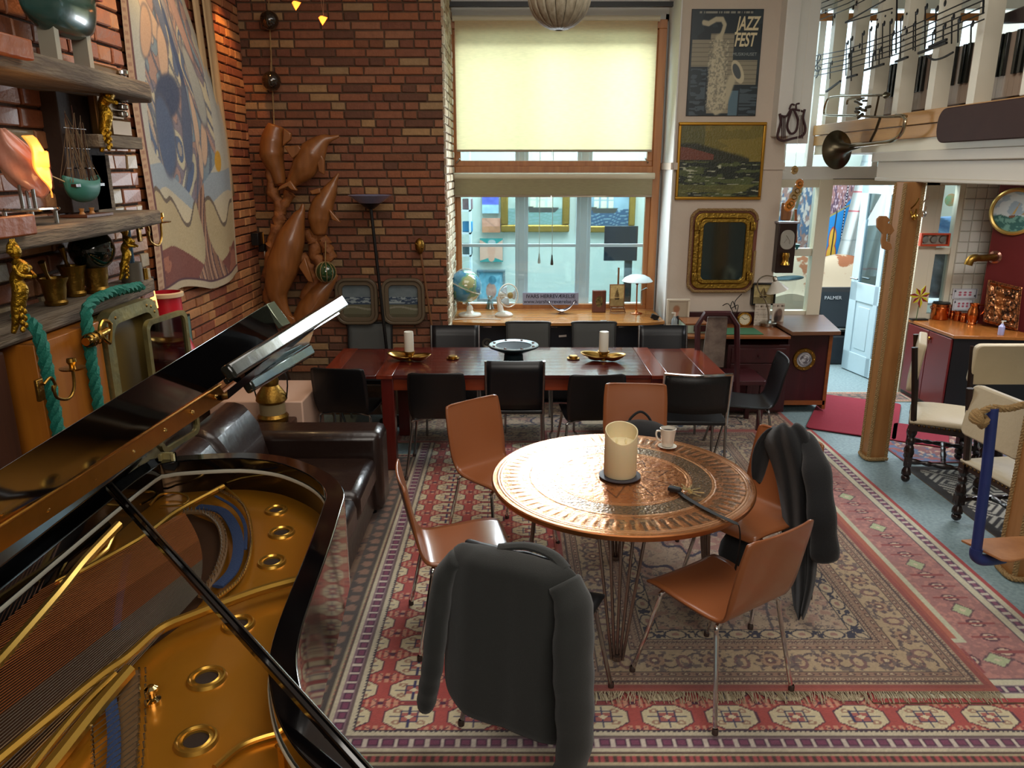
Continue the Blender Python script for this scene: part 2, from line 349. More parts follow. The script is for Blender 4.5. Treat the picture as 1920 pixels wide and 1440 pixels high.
def lay_bricks(wall, org, dirx, s1, z0, z1, m, course=.0668, d=.018, limit=295, score=None, seed=1, hd=.5, hide=()):
    """courses of bricks along dirx from org; the best-seen ones are objects, the rest one joined part"""
    r = random.Random(seed); rz = math.atan2(dirx[1], dirx[0]); variants = []
    for k in range(3):
        for L_ in (.228, .108):
            vs, fs = brickverts(L_, course - .011, d, rnd=r); me = bpy.data.meshes.new('brick'); me.from_pydata(vs, [], fs); me.materials.append(m); variants.append((L_, me, vs, fs))
    out = []; row = 0; z = z0
    while z < z1 - .03:
        s = -r.uniform(0, .2) if row % 2 else -r.uniform(.1, .22)
        while s < s1 - .015:
            L_ = .108 if r.random() < hd else .228
            a, b = max(s, 0), min(s + L_, s1)
            if b - a > .03: out.append(((a + b) / 2, z + course / 2, b - a, L_))
            s += L_ + .011
        z += course; row += 1
    cand = []
    for c in out:
        p = (org[0] + dirx[0] * c[0], org[1] + dirx[1] * c[0], c[1]); x, y, zc = proj(p)
        ok = -20 < x < 1940 and -20 < y < 1460 and not any(h[0] < x < h[2] and h[1] < y < h[3] for h in hide)
        cand.append(((0 if ok else 10) + zc * .01 + (0 if score is None else score(x, y)), c, p))
    cand.sort(key=lambda q: q[0]); rest = MB(); E_ = Matrix.Rotation(rz, 4, 'Z')
    for k, (q, c, p) in enumerate(cand):
        vv = [v_ for v_ in variants if v_[0] == c[3]]; v_ = vv[k % 3]; sx = c[2] / v_[0]; out_ = r.uniform(-.004, .004)
        nrm = V((dirx[1], -dirx[0], 0)) * out_
        if q < 5 and k < limit:
            o = bpy.data.objects.new('brick', v_[1]); C.objects.link(o); o.parent = wall; o.location = V(p) + nrm; o.rotation_euler = (0, 0, rz + r.uniform(-.012, .012)); o.scale = (sx, 1, 1)
        else:
            rest.T = Matrix.Translation(V(p) + nrm) @ E_ @ Matrix.Diagonal((sx, 1, 1, 1)); rest.add(v_[2], v_[3])
    if rest.v: rest.build('brick_courses', m, wall, smooth=False, kind='stuff')
def struct(name, mb, m, parent=None, **k):
    o = mb.build(name, m, parent, smooth=k.pop('smooth', False), **k)
    if parent is None: o['kind'] = 'structure'
    return o
PLASTER = mat('plaster', 'c6b8a8', .85, var=.05, vs=3, bump=.15, bs=30)
PLASTERW = mat('white_plaster', 'd6d6d2', .8, var=.04, vs=3, bump=.1, bs=30)
GWALL = mat('garden_wall_paint', 'c6cdc2', .8, var=.04, vs=2)
FLOORM = mat('speckled_linoleum', '6c8387', .55, col2='8fa3a7', vs=45, var=.08, thr=(.3, .7))
struct('floor', MB().bx(-2.6, 6.2, -2.2, 11, -.1, 0), FLOORM)
struct('ceiling', MB().bx(-2.6, 6.2, -2.2, 7.7, 4.0, 4.1), PLASTERW)
struct('wall_rear', MB().bx(-2.6, 6.2, -2.3, -2.15, 0, 4.0), PLASTER)
struct('wall_right', MB().bx(6.05, 6.2, -2.15, 11, 0, 4.0), PLASTER)
wl = struct('wall_left', MB().bx(-2.5, -2.172, 3.7, 6.8, 0, 4.0), MORTAR2)
lay_bricks(wl, (-2.172, 3.72), (0, 1), 2.86, .5, 3.9, BR_LEFT, seed=3, hide=[(250, -30, 430, 505)], d=.018)
wc = struct('wall_chimney', MB().bx(-2.5, -1.80, -2.15, 3.78, 0, 4.0), MORTAR2)
lay_bricks(wc, (-1.80, 2.2), (0, 1), 1.58, 1.0, 3.9, BR_CHIM, course=.076, seed=5, hd=.6, d=.02, hide=[(-30, 560, 300, 1500)])
wb = struct('wall_back', MB().bx(-2.5, -.56, 6.612, 7.72, 0, 4.0), MORTAR)
lay_bricks(wb, (-2.17, 6.612), (1, 0), 1.61, .4, 3.9, BR_BACK, seed=8, hd=.55, hide=[(-30, 590, 850, 1500)])
wa = struct('wall_alcove', MB().bx(-.575, -.562, 6.63, 7.55, .1, 4.0), MORTAR)
lay_bricks(wa, (-.562, 6.602), (0, 1), .93, .3, 3.9, BR_PALE, seed=9, hd=.6, hide=[(-30, 590, 850, 1500)])
# window wall round the big window
ww = MB(); ww.bx(-.62, 1.43, 7.6, 7.72, 0, .735); ww.bx(-.62, 1.43, 7.6, 7.72, 3.44, 4.0); ww.bx(1.40, 1.43, 7.6, 7.72, .7, 3.5)
struct('wall_window', ww, PLASTERW)
struct('wall_pier', MB().bx(1.43, 2.42, 7.1, 7.72, 0, 4.0), PLASTER)
struct('trim_1', MB().bx(1.425, 1.436, 7.06, 7.58, 0, 4.0), PLASTERW)
tr = MB(); tr.bx(1.41, 1.47, 7.06, 7.56, 2.14, 2.2); tr.bx(2.24, 2.43, 7.085, 7.11, 2.14, 2.2)
struct('trim_2', tr, PLASTER)
struct('trim_3', MB().bx(2.28, 2.40, 6.95, 7.12, 2.42, 4.0).bx(2.40, 2.58, 7.0, 7.2, 2.36, 4.0), WHITEP, bev=.006)
# ---- window_1 : pine frame, sashes
def frame(mb, x0, x1, z0, z1, w_, y0, y1):
    mb.bx(x0, x1, y0, y1, z0, z0 + w_); mb.bx(x0, x1, y0, y1, z1 - w_, z1); mb.bx(x0, x0 + w_, y0, y1, z0 + w_, z1 - w_); mb.bx(x1 - w_, x1, y0, y1, z0 + w_, z1 - w_)
w1 = MB(); frame(w1, -.61, 1.40, .735, 3.44, .075, 7.5, 7.6); o1 = struct('window_1', w1, PINE, bev=.004)
w2 = MB(); w2.bx(-.535, 1.325, 7.49, 7.6, 2.11, 2.17); w2.build('transom', PINE, o1, bev=.004)
w2 = MB(); frame(w2, -.535, 1.325, .81, 2.11, .045, 7.52, 7.58); w2.build('sash', PINE, o1, bev=.004)
w2 = MB(); frame(w2, -.535, 1.325, 2.17, 3.36, .05, 7.52, 7.58); w2.build('sash', PINE, o1, bev=.004)
GLZ = glass('window_glass', 'eef6f8', .06)
for z0, z1 in ((.85, 2.07), (2.22, 3.3)):
    MB().bx(-.49, 1.28, 7.545, 7.55, z0, z1).build('pane', GLZ, o1)
MB().tube([PY(1203, 572, 7.49), PY(1203, 545, 7.49), PY(1213, 540, 7.44)], .008, 8).build('window_catch', CHROME, o1)
MB().tube([PY(856, 305, 7.5), PY(862, 298, 7.46)], .008, 8).build('window_catch', CHROME, o1)
MB().tube([PY(1215, 305, 7.5), PY(1210, 297, 7.46)], .008, 8).build('window_catch', CHROME, o1)
# outer white casement (window_2) behind the pine one
PALEW = mat('pale_blue_white_paint', 'e6eef2', .4)
w3 = MB(); frame(w3, -.58, 1.40, .76, 3.40, .07, 7.74, 7.80)
o2 = struct('window_2', w3, PALEW, bev=.003)
for xa, xb in ((966, 990), (1079, 1106)):
    a, b = PY(xa, 460, 7.77).x, PY(xb, 460, 7.77).x; m_ = MB(); m_.bx(a, b, 7.735, 7.80, .8, 3.35); m_.bx(a + .035, b - .035, 7.715, 7.74, .8, 3.35); m_.build('mullion', PALEW, o2, bev=.004)
zc_ = PY(1000, 460, 7.77).z
for xa, xb in ((-.5, PY(966, 460, 7.77).x), (PY(990, 460, 7.77).x, PY(1079, 460, 7.77).x), (PY(1106, 460, 7.77).x, 1.33)):
    MB().bx(xa, xb, 7.75, 7.79, zc_ - .014, zc_ + .014).build('glazing_bar', PALEW, o2)
    MB().bx(xa, xb, 7.75, 7.79, 2.2, 2.225).build('glazing_bar', PALEW, o2)
    MB().bx(xa, xb, 7.768, 7.772, .83, 3.33).build('pane', GLZ, o2)
# ---- garden rooms behind the windows (open above to the sky)
struct('wall_garden', MB().bx(-2.5, 2.3, 10.2, 10.32, 0, 3.0), GWALL)
struct('wall_garden_left', MB().bx(-1.7, -1.6, 7.8, 10.2, 0, 3.0), GWALL)
struct('wall_garden_divider', MB().bx(1.9, 2.0, 7.8, 10.2, 0, 2.9), GWALL)
struct('wall_garden_room', MB().bx(2.3, 6.2, 10.2, 10.32, 0, 2.35), GWALL)
# ---- glazed end wall right of the pier: upper lights of the gallery, fixed pane, door frame
eu = MB(); Y0, Y1 = 7.35, 7.43
eu.bx(2.42, 6.1, Y0, Y1, 2.05, 2.17); eu.bx(2.42, 6.1, Y0, Y1, 3.5, 4.0); eu.bx(2.42, 2.52, Y0, Y1, 2.17, 3.5)
o3 = struct('window_3', eu, WHITEP, bev=.004)
x = 2.72
while x < 6:
    MB().bx(x, x + .055, Y0, Y1, 2.17, 3.5).build('mullion', WHITEP, o3, bev=.004)
    MB().bx(x + .055, x + .30, Y0 + .03, Y1 - .03, 2.78, 2.80).build('glazing_bar', WHITEP, o3); x += .30
MB().bx(2.5, 6.1, Y0 - .02, Y0 + .01, 3.40, 3.46).build('rail', PINE, o3)
MB().bx(2.52, 6.1, 7.385, 7.39, 2.17, 3.5).build('pane', GLZ, o3)
# fixed pane left of the door
fa, fb = PY(1474, 400, 7.35), PY(1524, 590, 7.35)
fx0, fx1, fx2, fx3 = 2.42, PY(1528, 420, 7.35).x, PY(1553, 420, 7.35).x, 3.62
ef = MB(); ef.bx(2.40, 2.5, Y0, Y1, .78, 2.05); ef.bx(fx1, fx2, Y0 - .02, Y1, 0, 2.05); ef.bx(2.4, fx1, Y0, Y1, 1.98, 2.05); ef.bx(2.4, fx1, Y0, Y1, .74, .82)
zb = PY(1500, 472, 7.35).z; ef.bx(2.4, fx1, Y0, Y1, zb - .04, zb + .03); ef.bx(2.4, fx1, Y0, Y1, 0, .75)
o4 = struct('window_4', ef, CREAM, bev=.003)
MB().bx(2.5, fx1, 7.385, 7.39, .82, zb - .04).build('pane', GLZ, o4); MB().bx(2.5, fx1, 7.385, 7.39, zb + .03, 1.98).build('pane', GLZ, o4)
dj = MB(); dj.bx(3.86, 3.98, Y0, Y1, 0, 2.05); dj.bx(fx2, 3.98, Y0, Y1, 2.0, 2.06)
struct('trim_4', dj, CREAM)
# window right of the post and tiled strip
ka, kb = PY(1812, 345, 7.35).x, PY(1876, 345, 7.35).x
ek = MB(); frame(ek, 3.98, ka, .74, 2.05, .05, Y0, Y1); zk = PY(1760, 470, 7.35).z; ek.bx(4.03, ka - .05, Y0 + .01, Y1 - .01, zk - .035, zk + .03); ek.bx(3.98, ka, Y0, Y1, 0, .739)
o5 = struct('window_5', ek, CREAM, bev=.003)
MB().bx(4.03, ka - .05, 7.385, 7.39, .79, zk - .03).build('pane', GLZ, o5); MB().bx(4.03, ka - .05, 7.385, 7.39, zk + .03, 2.0).build('pane', GLZ, o5)
TILE = mat('glazed_tile', 'cdc9ba', .15, rnd=.1, coat=.5); GROUT = mat('grout', 'b8b2a2', .9)
wt = struct('wall_tiled', MB().bx(ka, 5.2, 7.345, 7.45, .8, 2.3), GROUT)
tm = bpy.data.meshes.new('tile'); _t = MB(); _t.v, _t.f = brickverts(.094, .094, .012, .004); tm.from_pydata(_t.v, [], _t.f); tm.materials.append(TILE)
for i in range(5):
    for j in range(13):
        o = bpy.data.objects.new('tile', tm); C.objects.link(o); o.parent = wt; o.location = (ka + .05 + i * .1, 7.345, .93 + j * .1)
# dark red wall piece on the right, set at an angle
REDP = mat('oxblood_paint', '5d1c1b', .35, var=.08, vs=4)
ax, ay = PY(1838, 570, 7.1).x, 7.1
rd = V((.62, -.78, 0)).normalized(); rn = V((-.78, -.62, 0)).normalized()
wr = MB(); p0 = V((ax, ay, 0)); p1 = p0 + rd * 2.4
wr.prism([(p0.x, p0.y), (p1.x, p1.y), (p1.x + .12, p1.y + .1), (p0.x + .12, p0.y + .1)], (0, 2.26), 'z'); struct('wall_red', wr, REDP)
def onred(x, y, off=0.0):
    r = _ray(x, y); t = ((p0 + rn * off) - V((0, 0, CAMH))).dot(rn) / r.dot(rn); return V((0, 0, CAMH)) + r * t
# ---- gallery: floor slab, beam of planks, white fascia, balusters
GPINE = wood('gallery_pine', 'b88848', '9c6e36', .45, 1, 2.0)
struct('ceiling_gallery', MB().bx(2.78, 6.1, 2.6, 7.35, 2.27, 2.36), CREAM)
gb = thing('gallery_beam', 'pale pine plank beam along the gallery edge above the post', 'beam', (2.75, 5.4, 2.3)); gb['kind'] = 'structure'
for k, (z0, z1, dx) in enumerate(((2.29, 2.345, .035), (2.35, 2.435, .012), (2.44, 2.525, 0))):
    MB().bx(2.75 + dx, 2.83, 2.6, 7.36, z0, z1).build('plank', GPINE, gb, bev=.003)
FASC = mat('fascia_paint', 'b8ae9c', .5)
MB().bx(2.80, 2.9, 2.6, 6.1, 2.08, 2.2).bx(2.77, 2.9, 2.6, 6.15, 2.2, 2.27).build('fascia', FASC, gb, bev=.006)
MB().bx(2.79, 2.84, 2.6, 6.1, 2.06, 2.085).build('moulding', FASC, gb, bev=.006)
bal = bpy.data.meshes.new('baluster'); BALM = mat('baluster_paint', 'cfc8b6', .5, var=.04)
_b = MB(); _b.box((.01, 0, .75), (.105, .08, 1.5)); bal.from_pydata(_b.v, [], _b.f); bal.materials.append(BALM)
for y in (4.90, 5.38, 5.85, 6.28, 6.72, 7.15):
    o = bpy.data.objects.new('baluster', bal); C.objects.link(o); o.parent = gb; o.location = V((2.80, y, 2.525)) - gb.location
MB().bx(2.755, 2.86, 4.30, 4.43, 2.53, 3.8).build('newel', BALM, gb, bev=.005)
MB().bx(2.76, 2.86, 4.05, 4.12, 2.53, 3.8).build('newel', PINE, gb, bev=.005)
struct('trim_5', MB().bx(2.86, 2.9, 3.1, 4.02, 2.53, 3.4), REDP)
# ---- posts with rope along their edges
ROPEM = mat('sisal_rope', '9a7c50', .9, bump=.8, bs=200)
def rope(mb, pts, r, pitch=.05, strands=3, k=6):
    """a laid rope: strands wound round the path"""
    P = smoothpts(pts, 6); L_ = 0; acc = [0]
    for a, b in zip(P[:-1], P[1:]): L_ += (b - a).length; acc.append(L_)
    n = max(8, int(L_ / pitch * k)); Q = []
    for i in range(n + 1):
        t = L_ * i / n; q = next((q for q in range(1, len(acc)) if acc[q] >= t - 1e-9), len(acc) - 1); f_ = (t - acc[q - 1]) / max(1e-9, acc[q] - acc[q - 1]); Q.append(P[q - 1].lerp(P[q], min(1, f_)))
    for s_ in range(strands):
        out = []; up = None
        for i, q in enumerate(Q):
            t = (Q[min(i + 1, n)] - Q[max(i - 1, 0)]).normalized()
            if up is None: up = t.orthogonal().normalized()
            up = (up - t * up.dot(t)).normalized(); sd = t.cross(up); a = 2 * math.pi * (i / k + s_ / strands)
            out.append(q + (up * math.cos(a) + sd * math.sin(a)) * r * .5)
        mb.tube(out, r * .56, 5)
    return mb
def post(x0, x1, y0, y1, z1, label, nm='post'):
    t = thing('wooden_post', label, 'post', ((x0 + x1) / 2, (y0 + y1) / 2, 0)); t['kind'] = 'structure'
    m_ = MB(); m_.bx(x0, x1, y0, y1, 0, z1); m_.build('shaft', wood('post_pine', 'a2713f', '8a5a2c', .5, 2, 2), t, bev=.006)
    for q in ((x0, y0), (x1, y0), (x0, y1)):
        rope(MB(), [(q[0], q[1], .02), (q[0], q[1], z1 / 2), (q[0], q[1], z1 - .01)], .014, .05).build('rope', ROPEM, t)
    rope(MB(), [(x0 - .01, y1, .02), (x0 - .01, y0 - .01, .02), (x1 + .01, y0 - .01, .02)], .016).build('rope', ROPEM, t); return t
pst = post(2.72, 2.85, 5.47, 5.60, 2.06, 'pine post with rope down its corners under the gallery beam beside the red mat')
pst2 = post(2.715, 2.865, 3.70, 3.84, 2.06, 'pine post with rope edging at the right picture edge in front of the carved chairs')
# ================================================================ RUGS (woven patterns as colour on fine meshes)
def along(x, y, W, H):
    """distance from the rug's edge and run along that edge"""
    dl, dr, db, dt = x, W - x, y, H - y; d = np.minimum(np.minimum(dl, dr), np.minimum(db, dt))
    side = (d == dl) | (d == dr); return d, np.where(side, y, x)
def per(a, p): return a - np.floor(a / p) * p - p / 2
def chainband(P, d, s, d0, w_, c1='4b2540', c2='e0d6c4', bgc='8d6f78'):
    m = (d > d0) & (d < d0 + w_); P.put(m, bgc); q = per(s, .06); t = np.abs(d - d0 - w_ / 2)
    P.put(m & (np.abs(q) < .022) & (t < w_ * .33), c1); P.put(m & (np.abs(q) < .016) & (t < w_ * .2), '7d3f5c'); P.put(m & (np.abs(q) > .022) & (t < w_ * .4), c2, .8)
def gul(P, gx, gy, rx, ry, m, cream='d6c8a4'):
    o = np.maximum(np.maximum(np.abs(gx) / rx, np.abs(gy) / ry), (np.abs(gx) / rx + np.abs(gy) / ry) * .70)
    P.put(m & (o < 1.07), '54243c'); P.put(m & (o < 1.0), cream); k = m & (o < .93); ax, ay = np.abs(gx) / rx, np.abs(gy) / ry
    P.put(k & (np.abs(np.hypot(ax - .5, ay - .5) - .14) < .05), '9a6a58', .8)
    P.put(k & (np.abs(np.maximum(ax, ay * .8) - .36) < .035), '2e2c58'); P.put(k & (ax < .30) & (ay < .38), 'a8504c', .85)
    P.put(k & ((ax < .035) | ((ay < .05) & (ax < .8))), '34315c'); P.put(k & (ax + ay < .2), 'e0d2ae')
def wear(P, x, y, seed=0, k=.16): n = fbm(x * 3, y * 3, seed); n2 = vn(x * 160, y * 160, seed + 3); P.c *= (1 - k / 2 + k * n + .12 * (n2 - .5))[:, None]; return P.c
def rug_a(W, H):
    def f(u, v):
        x, y = u * W, v * H; P = Paint(x, y, 'b04c46'); d, s = along(x, y, W, H)
        fx, fy = x - .07, y - .12; col = np.round(fx / .262); gx, gy = fx - col * .262, per(fy, .166)
        P.put(np.abs(per(fy + .083, .166)) < .003, '5a2030', .8)
        hx, hy = per(fx, .262), per(fy + .083, .166); st = (np.abs(hx) / .1 + np.abs(hy) / .05 < 1) & (np.abs(per(hx * 1.0 + .01, .03)) < .009); P.put(st & (np.abs(hy) < .03), 'd8a888', .8)
        P.put((np.hypot(hx / .011, hy / .011) < 1), '4a1f3a'); P.put((np.abs(hx) < .035) & (np.abs(np.abs(hy) - np.abs(hx) * .7) < .003), '5a2440')
        gul(P, gx, gy, .100, .068, np.ones(x.size, bool))
        P.put(d < .125, 'c9bea4'); P.put((d > .113) & (d < .125) & (np.abs(per(s, .02)) < .005), '3a3344'); P.put(d < .03, 'cabfa6'); chainband(P, d, s, .03, .055); P.put((d > .085) & (d < .095), '6d5a58'); P.put(d < .008, '5f4a42'); P.put((d > .12) & (d < .127), '3a2a3a')
        return wear(P, x, y, 1)
    return f
def rug_b(W, H):
    def f(u, v):
        x, y = u * W, v * H; P = Paint(x, y, 'b39a80'); d, s = along(x, y, W, H); n = fbm(x * 22, y * 22, 4); n2 = fbm(x * 48, y * 48, 9)
        P.put(ss(.55, .6, n), 'a27a6a', .8); P.put(ss(.62, .66, n2), '5a4a4c', .75); P.put(np.abs(n - .45) < .012, '4d4148', .8)
        cx, cy = x - W / 2, y - H / 2; r = np.hypot(cx / .55, cy / .8); a = np.arctan2(cy / .8, cx / .55); lob = 1 + .07 * np.cos(a * 16)
        P.put(np.abs(r - lob) < .02, '352f45'); P.put(r < lob * .97, 'a08a78', .5); P.put(np.abs(r - .62 * lob) < .02, '352f45'); P.put((r < .6 * lob) & (n > .5), '8a5a58', .6); P.put(np.abs(r - .3 * lob) < .025, '352f45'); P.put(r < .26, 'c2ac90')
        # corner pieces
        rc = np.hypot((np.abs(cx) - (W / 2 - .4)) / .42, (np.abs(cy) - (H / 2 - .4)) / .55); P.put(np.abs(rc - 1 - .05 * np.cos(14 * np.arctan2(cy, cx))) < .02, '4a3f48', .8)
        def guard(d0, w_, bgc='9b8068', dot='6e4c44', p=.035):
            m = (d >= d0) & (d < d0 + w_); P.put(m, bgc); t = d - d0 - w_ / 2; P.put(m & (np.hypot(per(s, p) / (p * .34), t / (w_ * .3)) < 1), dot); P.put(m & (np.hypot(per(s, p) / (p * .16), t / (w_ * .16)) < 1), 'c0a98a')
            P.put(m & (np.abs(np.abs(t) - w_ / 2) < .004), '3f302f', .9)
        m = (d > .37) & (d < .45); P.put(m, 'b8a384'); q = per(s, .15); t = d - .41
        P.put(m & (np.abs(np.hypot(q / .05, t / .033) - 1) < .1), '26253c'); P.put(m & (np.abs(np.abs(q) - .066) < .012) & (np.abs(t) < .03) & (n2 > .42), '26253c'); P.put(m & (np.hypot(q / .018, t / .012) < 1), '9a6f62'); P.put(np.abs(np.abs(d - .41) - .04) < .0025, '1f1d2b')
        guard(.32, .05, p=.02); guard(.345, .025, p=.015); guard(.29, .035, '94735e', '5b3f3a', .06)
        m = (d > .13) & (d < .29); P.put(m, 'b09877'); t = d - .21; q = per(s, .26); wv = .05 * np.sin(s * 2 * math.pi / .26)
        P.put(m & (np.abs(t - wv) < .006), '5b4a48'); rr = np.hypot(q / .055, (t) / .055); aa = np.arctan2(t, q); P.put(m & (rr < 1 + .18 * np.cos(aa * 8)), '5f4746'); P.put(m & (rr < .8), 'a58468'); P.put(m & (rr < .45), '6a4642'); P.put(m & (rr < .2), 'c9b48e')
        q2 = per(s + .13, .26); r2 = np.hypot(q2 / .035, (t + .01) / .05); P.put(m & (r2 < 1), '7b5752'); P.put(m & (r2 < .6), 'b49a78'); P.put(m & (n2 > .6), '54464a', .7)
        guard(.095, .035, '94735e', '5b3f3a', .06); guard(.065, .03, p=.02); guard(.04, .025, p=.016); P.put(d < .04, '8d4038'); P.put(d < .02, '9c4b3c')
        P.c = P.c * .97 + .0; return wear(P, x, y, 6)
    return f
def rug_d(W, H):
    def f(u, v):
        x, y = u * W, v * H; P = Paint(x, y, '9c6a66'); d, s = along(x, y, W, H); n = vn(x * 60, y * 60, 2)
        m = (d > .15) & (d < .42); P.put(m & (n > .6), 'b27a70'); t = d - .285; q = per(s, .46); dm = np.abs(q) / .06 + np.abs(t) / .05
        P.put(m & (dm < 1.2), '5f4048'); P.put(m & (dm < 1), 'a9b18a'); P.put(m & (dm < .3), 'c9bda0')
        for k, o_ in enumerate((.115, .23, .345)):
            q = per(s + o_, .46); g = np.hypot(q / .035, t / .045); P.put(m & (g < 1), '5a2c3c'); P.put(m & (g < .7), 'c4ab94'); P.put(m & (g < .4), '3a2b4a'); P.put(m & (np.abs(q) < .008) & (np.abs(t) < .09), '8d3f3f')
        P.put((d < .15), 'c4bda3'); P.put(d < .025, 'a23636'); chainband(P, d, s, .055, .055, '3c2140', 'd6cdb8', '77606c'); P.put((d > .42) & (d < .45), 'b9b79c'); P.put((d > .45) & (d < .49), 'a65a44')
        P.put(np.abs(d - .15) < .004, '4a3a48'); return wear(P, x, y, 12)
    return f
def rug_e(W, H, base='6a4c3e'):
    def f(u, v):
        x, y = u * W, v * H; P = Paint(x, y, base); d, s = along(x, y, W, H); n = fbm(x * 20, y * 20, 5); P.put(n > .55, '8a7058', .7); P.put(np.abs(n - .45) < .02, '2b2a30', .8)
        gx, gy = per(x, .17), per(y, .2); gul(P, gx, gy, .05, .06, d > .2, 'a5916d')
        P.put(d < .07, 'b3a384'); P.put((d > .02) & (d < .05), '4a3028'); P.put((d > .02) & (d < .05) & (np.abs(per(s, .03)) < .008), 'a5484a'); P.put((d > .07) & (d < .16), '4d4440'); P.put((d > .07) & (d < .16) & (np.hypot(per(s, .09) / .03, (d - .115) / .03) < 1), '8b6a5a'); return wear(P, x, y, 8)
    return f
def rug_greek(W, H):
    def f(u, v):
        x, y = u * W, v * H; P = Paint(x, y, 'b9b5a8'); d, s = along(x, y, W, H)
        a, b = (x + y) * .7071, (x - y) * .7071
        cx, cy = np.abs(per(x, .36)), np.abs(per(y, .36)); q = np.maximum(cx, cy); z = np.where(np.floor(x / .36).astype(int) % 2 == 0, cx + cy, np.maximum(cx, cy) * 1.4)
        P.put(per(z, .06) > 0, '1c1b1f'); P.put(d < .07, '17161a'); return wear(P, x, y, 9, .1)
    return f
def rug_floral(W, H):
    def f(u, v):
        x, y = u * W, v * H; P = Paint(x, y, '7d4a4a'); n = fbm(x * 14, y * 14, 21); P.put(n > .55, '4e5f78'); P.put(fbm(x * 30, y * 30, 5) > .6, 'b79a84'); d, s = along(x, y, W, H); P.put(d < .1, '57698a'); P.put((d < .1) & (vn(s * 20, d * 30, 2) > .5), '9a5550'); P.put(d < .02, '8a2f33'); return wear(P, x, y, 9)
    return f
def plainrug(c, c2):
    def f(u, v): P = Paint(u, v, c); P.put(fbm(u * 60, v * 60, 3) > .5, c2, .5); return P.c
    return f
def rug(label, x0, x1, y0, y1, z, fn, cell, th=.007, group=None, rz=0, nm='rug', fringe=None):
    W, H = x1 - x0, y1 - y0; t = thing(nm, label, 'rug', ((x0 + x1) / 2, (y0 + y1) / 2, z), 0, group); nu, nv = int(W / cell), int(H / cell)
    gridmesh('pile', fn(W, H) if fn.__code__.co_argcount == 2 or fn is rug_e else fn, nu, nv, lambda u, v: np.stack([x0 + W * u, y0 + H * v, np.full(u.size, z + th)], 1), WOVEN, t)
    MB().bx(x0 + .001, x1 - .001, y0 + .001, y1 - .001, z, z + th - .0005).build('backing', mat('rug_backing', '7a6652', .95), t)
    if fringe:
        m_ = MB(); r = random.Random(4); x = x0
        while x < x1:
            q = fringe; L_ = r.uniform(.035, .075) if r.random() > .12 else .02; dx = r.uniform(-.02, .02)
            m_.tube([(x, q, z + th), (x + dx * .5, q - L_ * .5, z + .004 + th * .5), (x + dx, q - L_, z - th * .3 + .004)], .0022, 3); x += .006
        m_.build('fringe', mat('fringe_wool', 'b5a68b', .9), t, kind='stuff')
    t.rotation_euler.z = rz; return t
rug('brown patterned rug between the sofa and the long red carpet', -1.75, -.70, 2.3, 5.6, .0, rug_e, .012)
rug('dark brown patterned rug along the bottom edge of the photograph', -.72, 2.7, 1.3, 2.43, .0, rug_e, .008)
rug('long red carpet with rows of cream and navy octagons', -.75, 2.35, 2.42, 6.25, .002, rug_a, .0062)
rug('mauve carpet with green diamonds and a red outer edge beside the bare floor', 1.5, 2.545, 2.70, 6.15, .010, rug_d, .0075)
rug('greyish floral carpet under the long dining table', -.95, 2.45, 5.85, 6.95, .004, rug_b, .011)
rug('large beige floral carpet with a medallion under the round copper table', .25, 2.06, 2.76, 6.1, .018, rug_b, .0056, fringe=2.76)
rug('black and cream maze patterned rug under the carved chairs', 2.93, 4.35, 3.4, 5.34, .0, rug_greek, .011)
rug('small red and blue floral rug between the post and the dark red cupboard', 2.98, 4.1, 5.42, 6.3, .0, rug_floral, .012)
rug('narrow patterned runner at the open garden door', 2.95, 3.9, 7.0, 7.32, .0, rug_e, .014)
RM = mat('red_mat_pile', '8c2536', .95, var=.12, vs=20, bump=.4, bs=200)
for lab, x_, y_, w_, h_ in (('plain red mat lying askew in front of the garden door', 3.09, 6.55, .70, 1.14), ('small red mat just behind the pine post', 3.40, 6.02, .42, .50)):
    t = thing('door_mat', lab, 'mat', (x_, y_, .009)); MB().prism(rrect(w_, h_, .05, c=(x_, y_)), (.009, .019), 'z').build('pile', RM, t, bev=.003); t.rotation_euler.z = R(-28)
# ================================================================ ROUND COPPER TABLE
TC, TR = V((.527, 3.43, 0)), .625
def copper_top(u, v):
    x, y = (u - .5) * 2 * TR, (v - .5) * 2 * TR; r = np.hypot(x, y) / TR; a = np.arctan2(y, x); P = Paint(x, y, 'c98350')
    n = fbm(x * 40, y * 40, 3); n2 = vn(x * 190, y * 190, 7)
    q = per(a, 2 * math.pi / 72); P.put((r > .76) & (r < .93) & (np.abs(q) < .022 * (1 - .6 * (r - .76) / .17)) , '7d5a42'); P.put((r > .76) & (r < .93) & (n > .58), 'dd9a66')
    q = per(a + .03, 2 * math.pi / 24); P.put((r > .70) & (r < .90) & (n > .6), '7a5c44', .6)
    P.put((r > .535) & (r < .675), '7d6a58'); P.put((r > .535) & (r < .675) & (n2 > .55), 'a88464', .8)
    for c in (.95, .93, .70, .69, .52, .50): P.put(np.abs(r - c) < .006, 'e0a070')
    P.put((r < .49) & (np.abs(n - .5) < .015), '7a4a30'); P.put((r < .49) & (fbm(x * 14, y * 14, 9) > .6), 'b56f42', .7)
    for k in range(9):
        q = 2 * math.pi * k / 9; P.line([(.18 * math.cos(q), .18 * math.sin(q)), (.25 * math.cos(q + .3), .25 * math.sin(q + .3)), (.12 * math.cos(q + .5), .12 * math.sin(q + .5))], .004, '6b4028', .8)
    return P.c
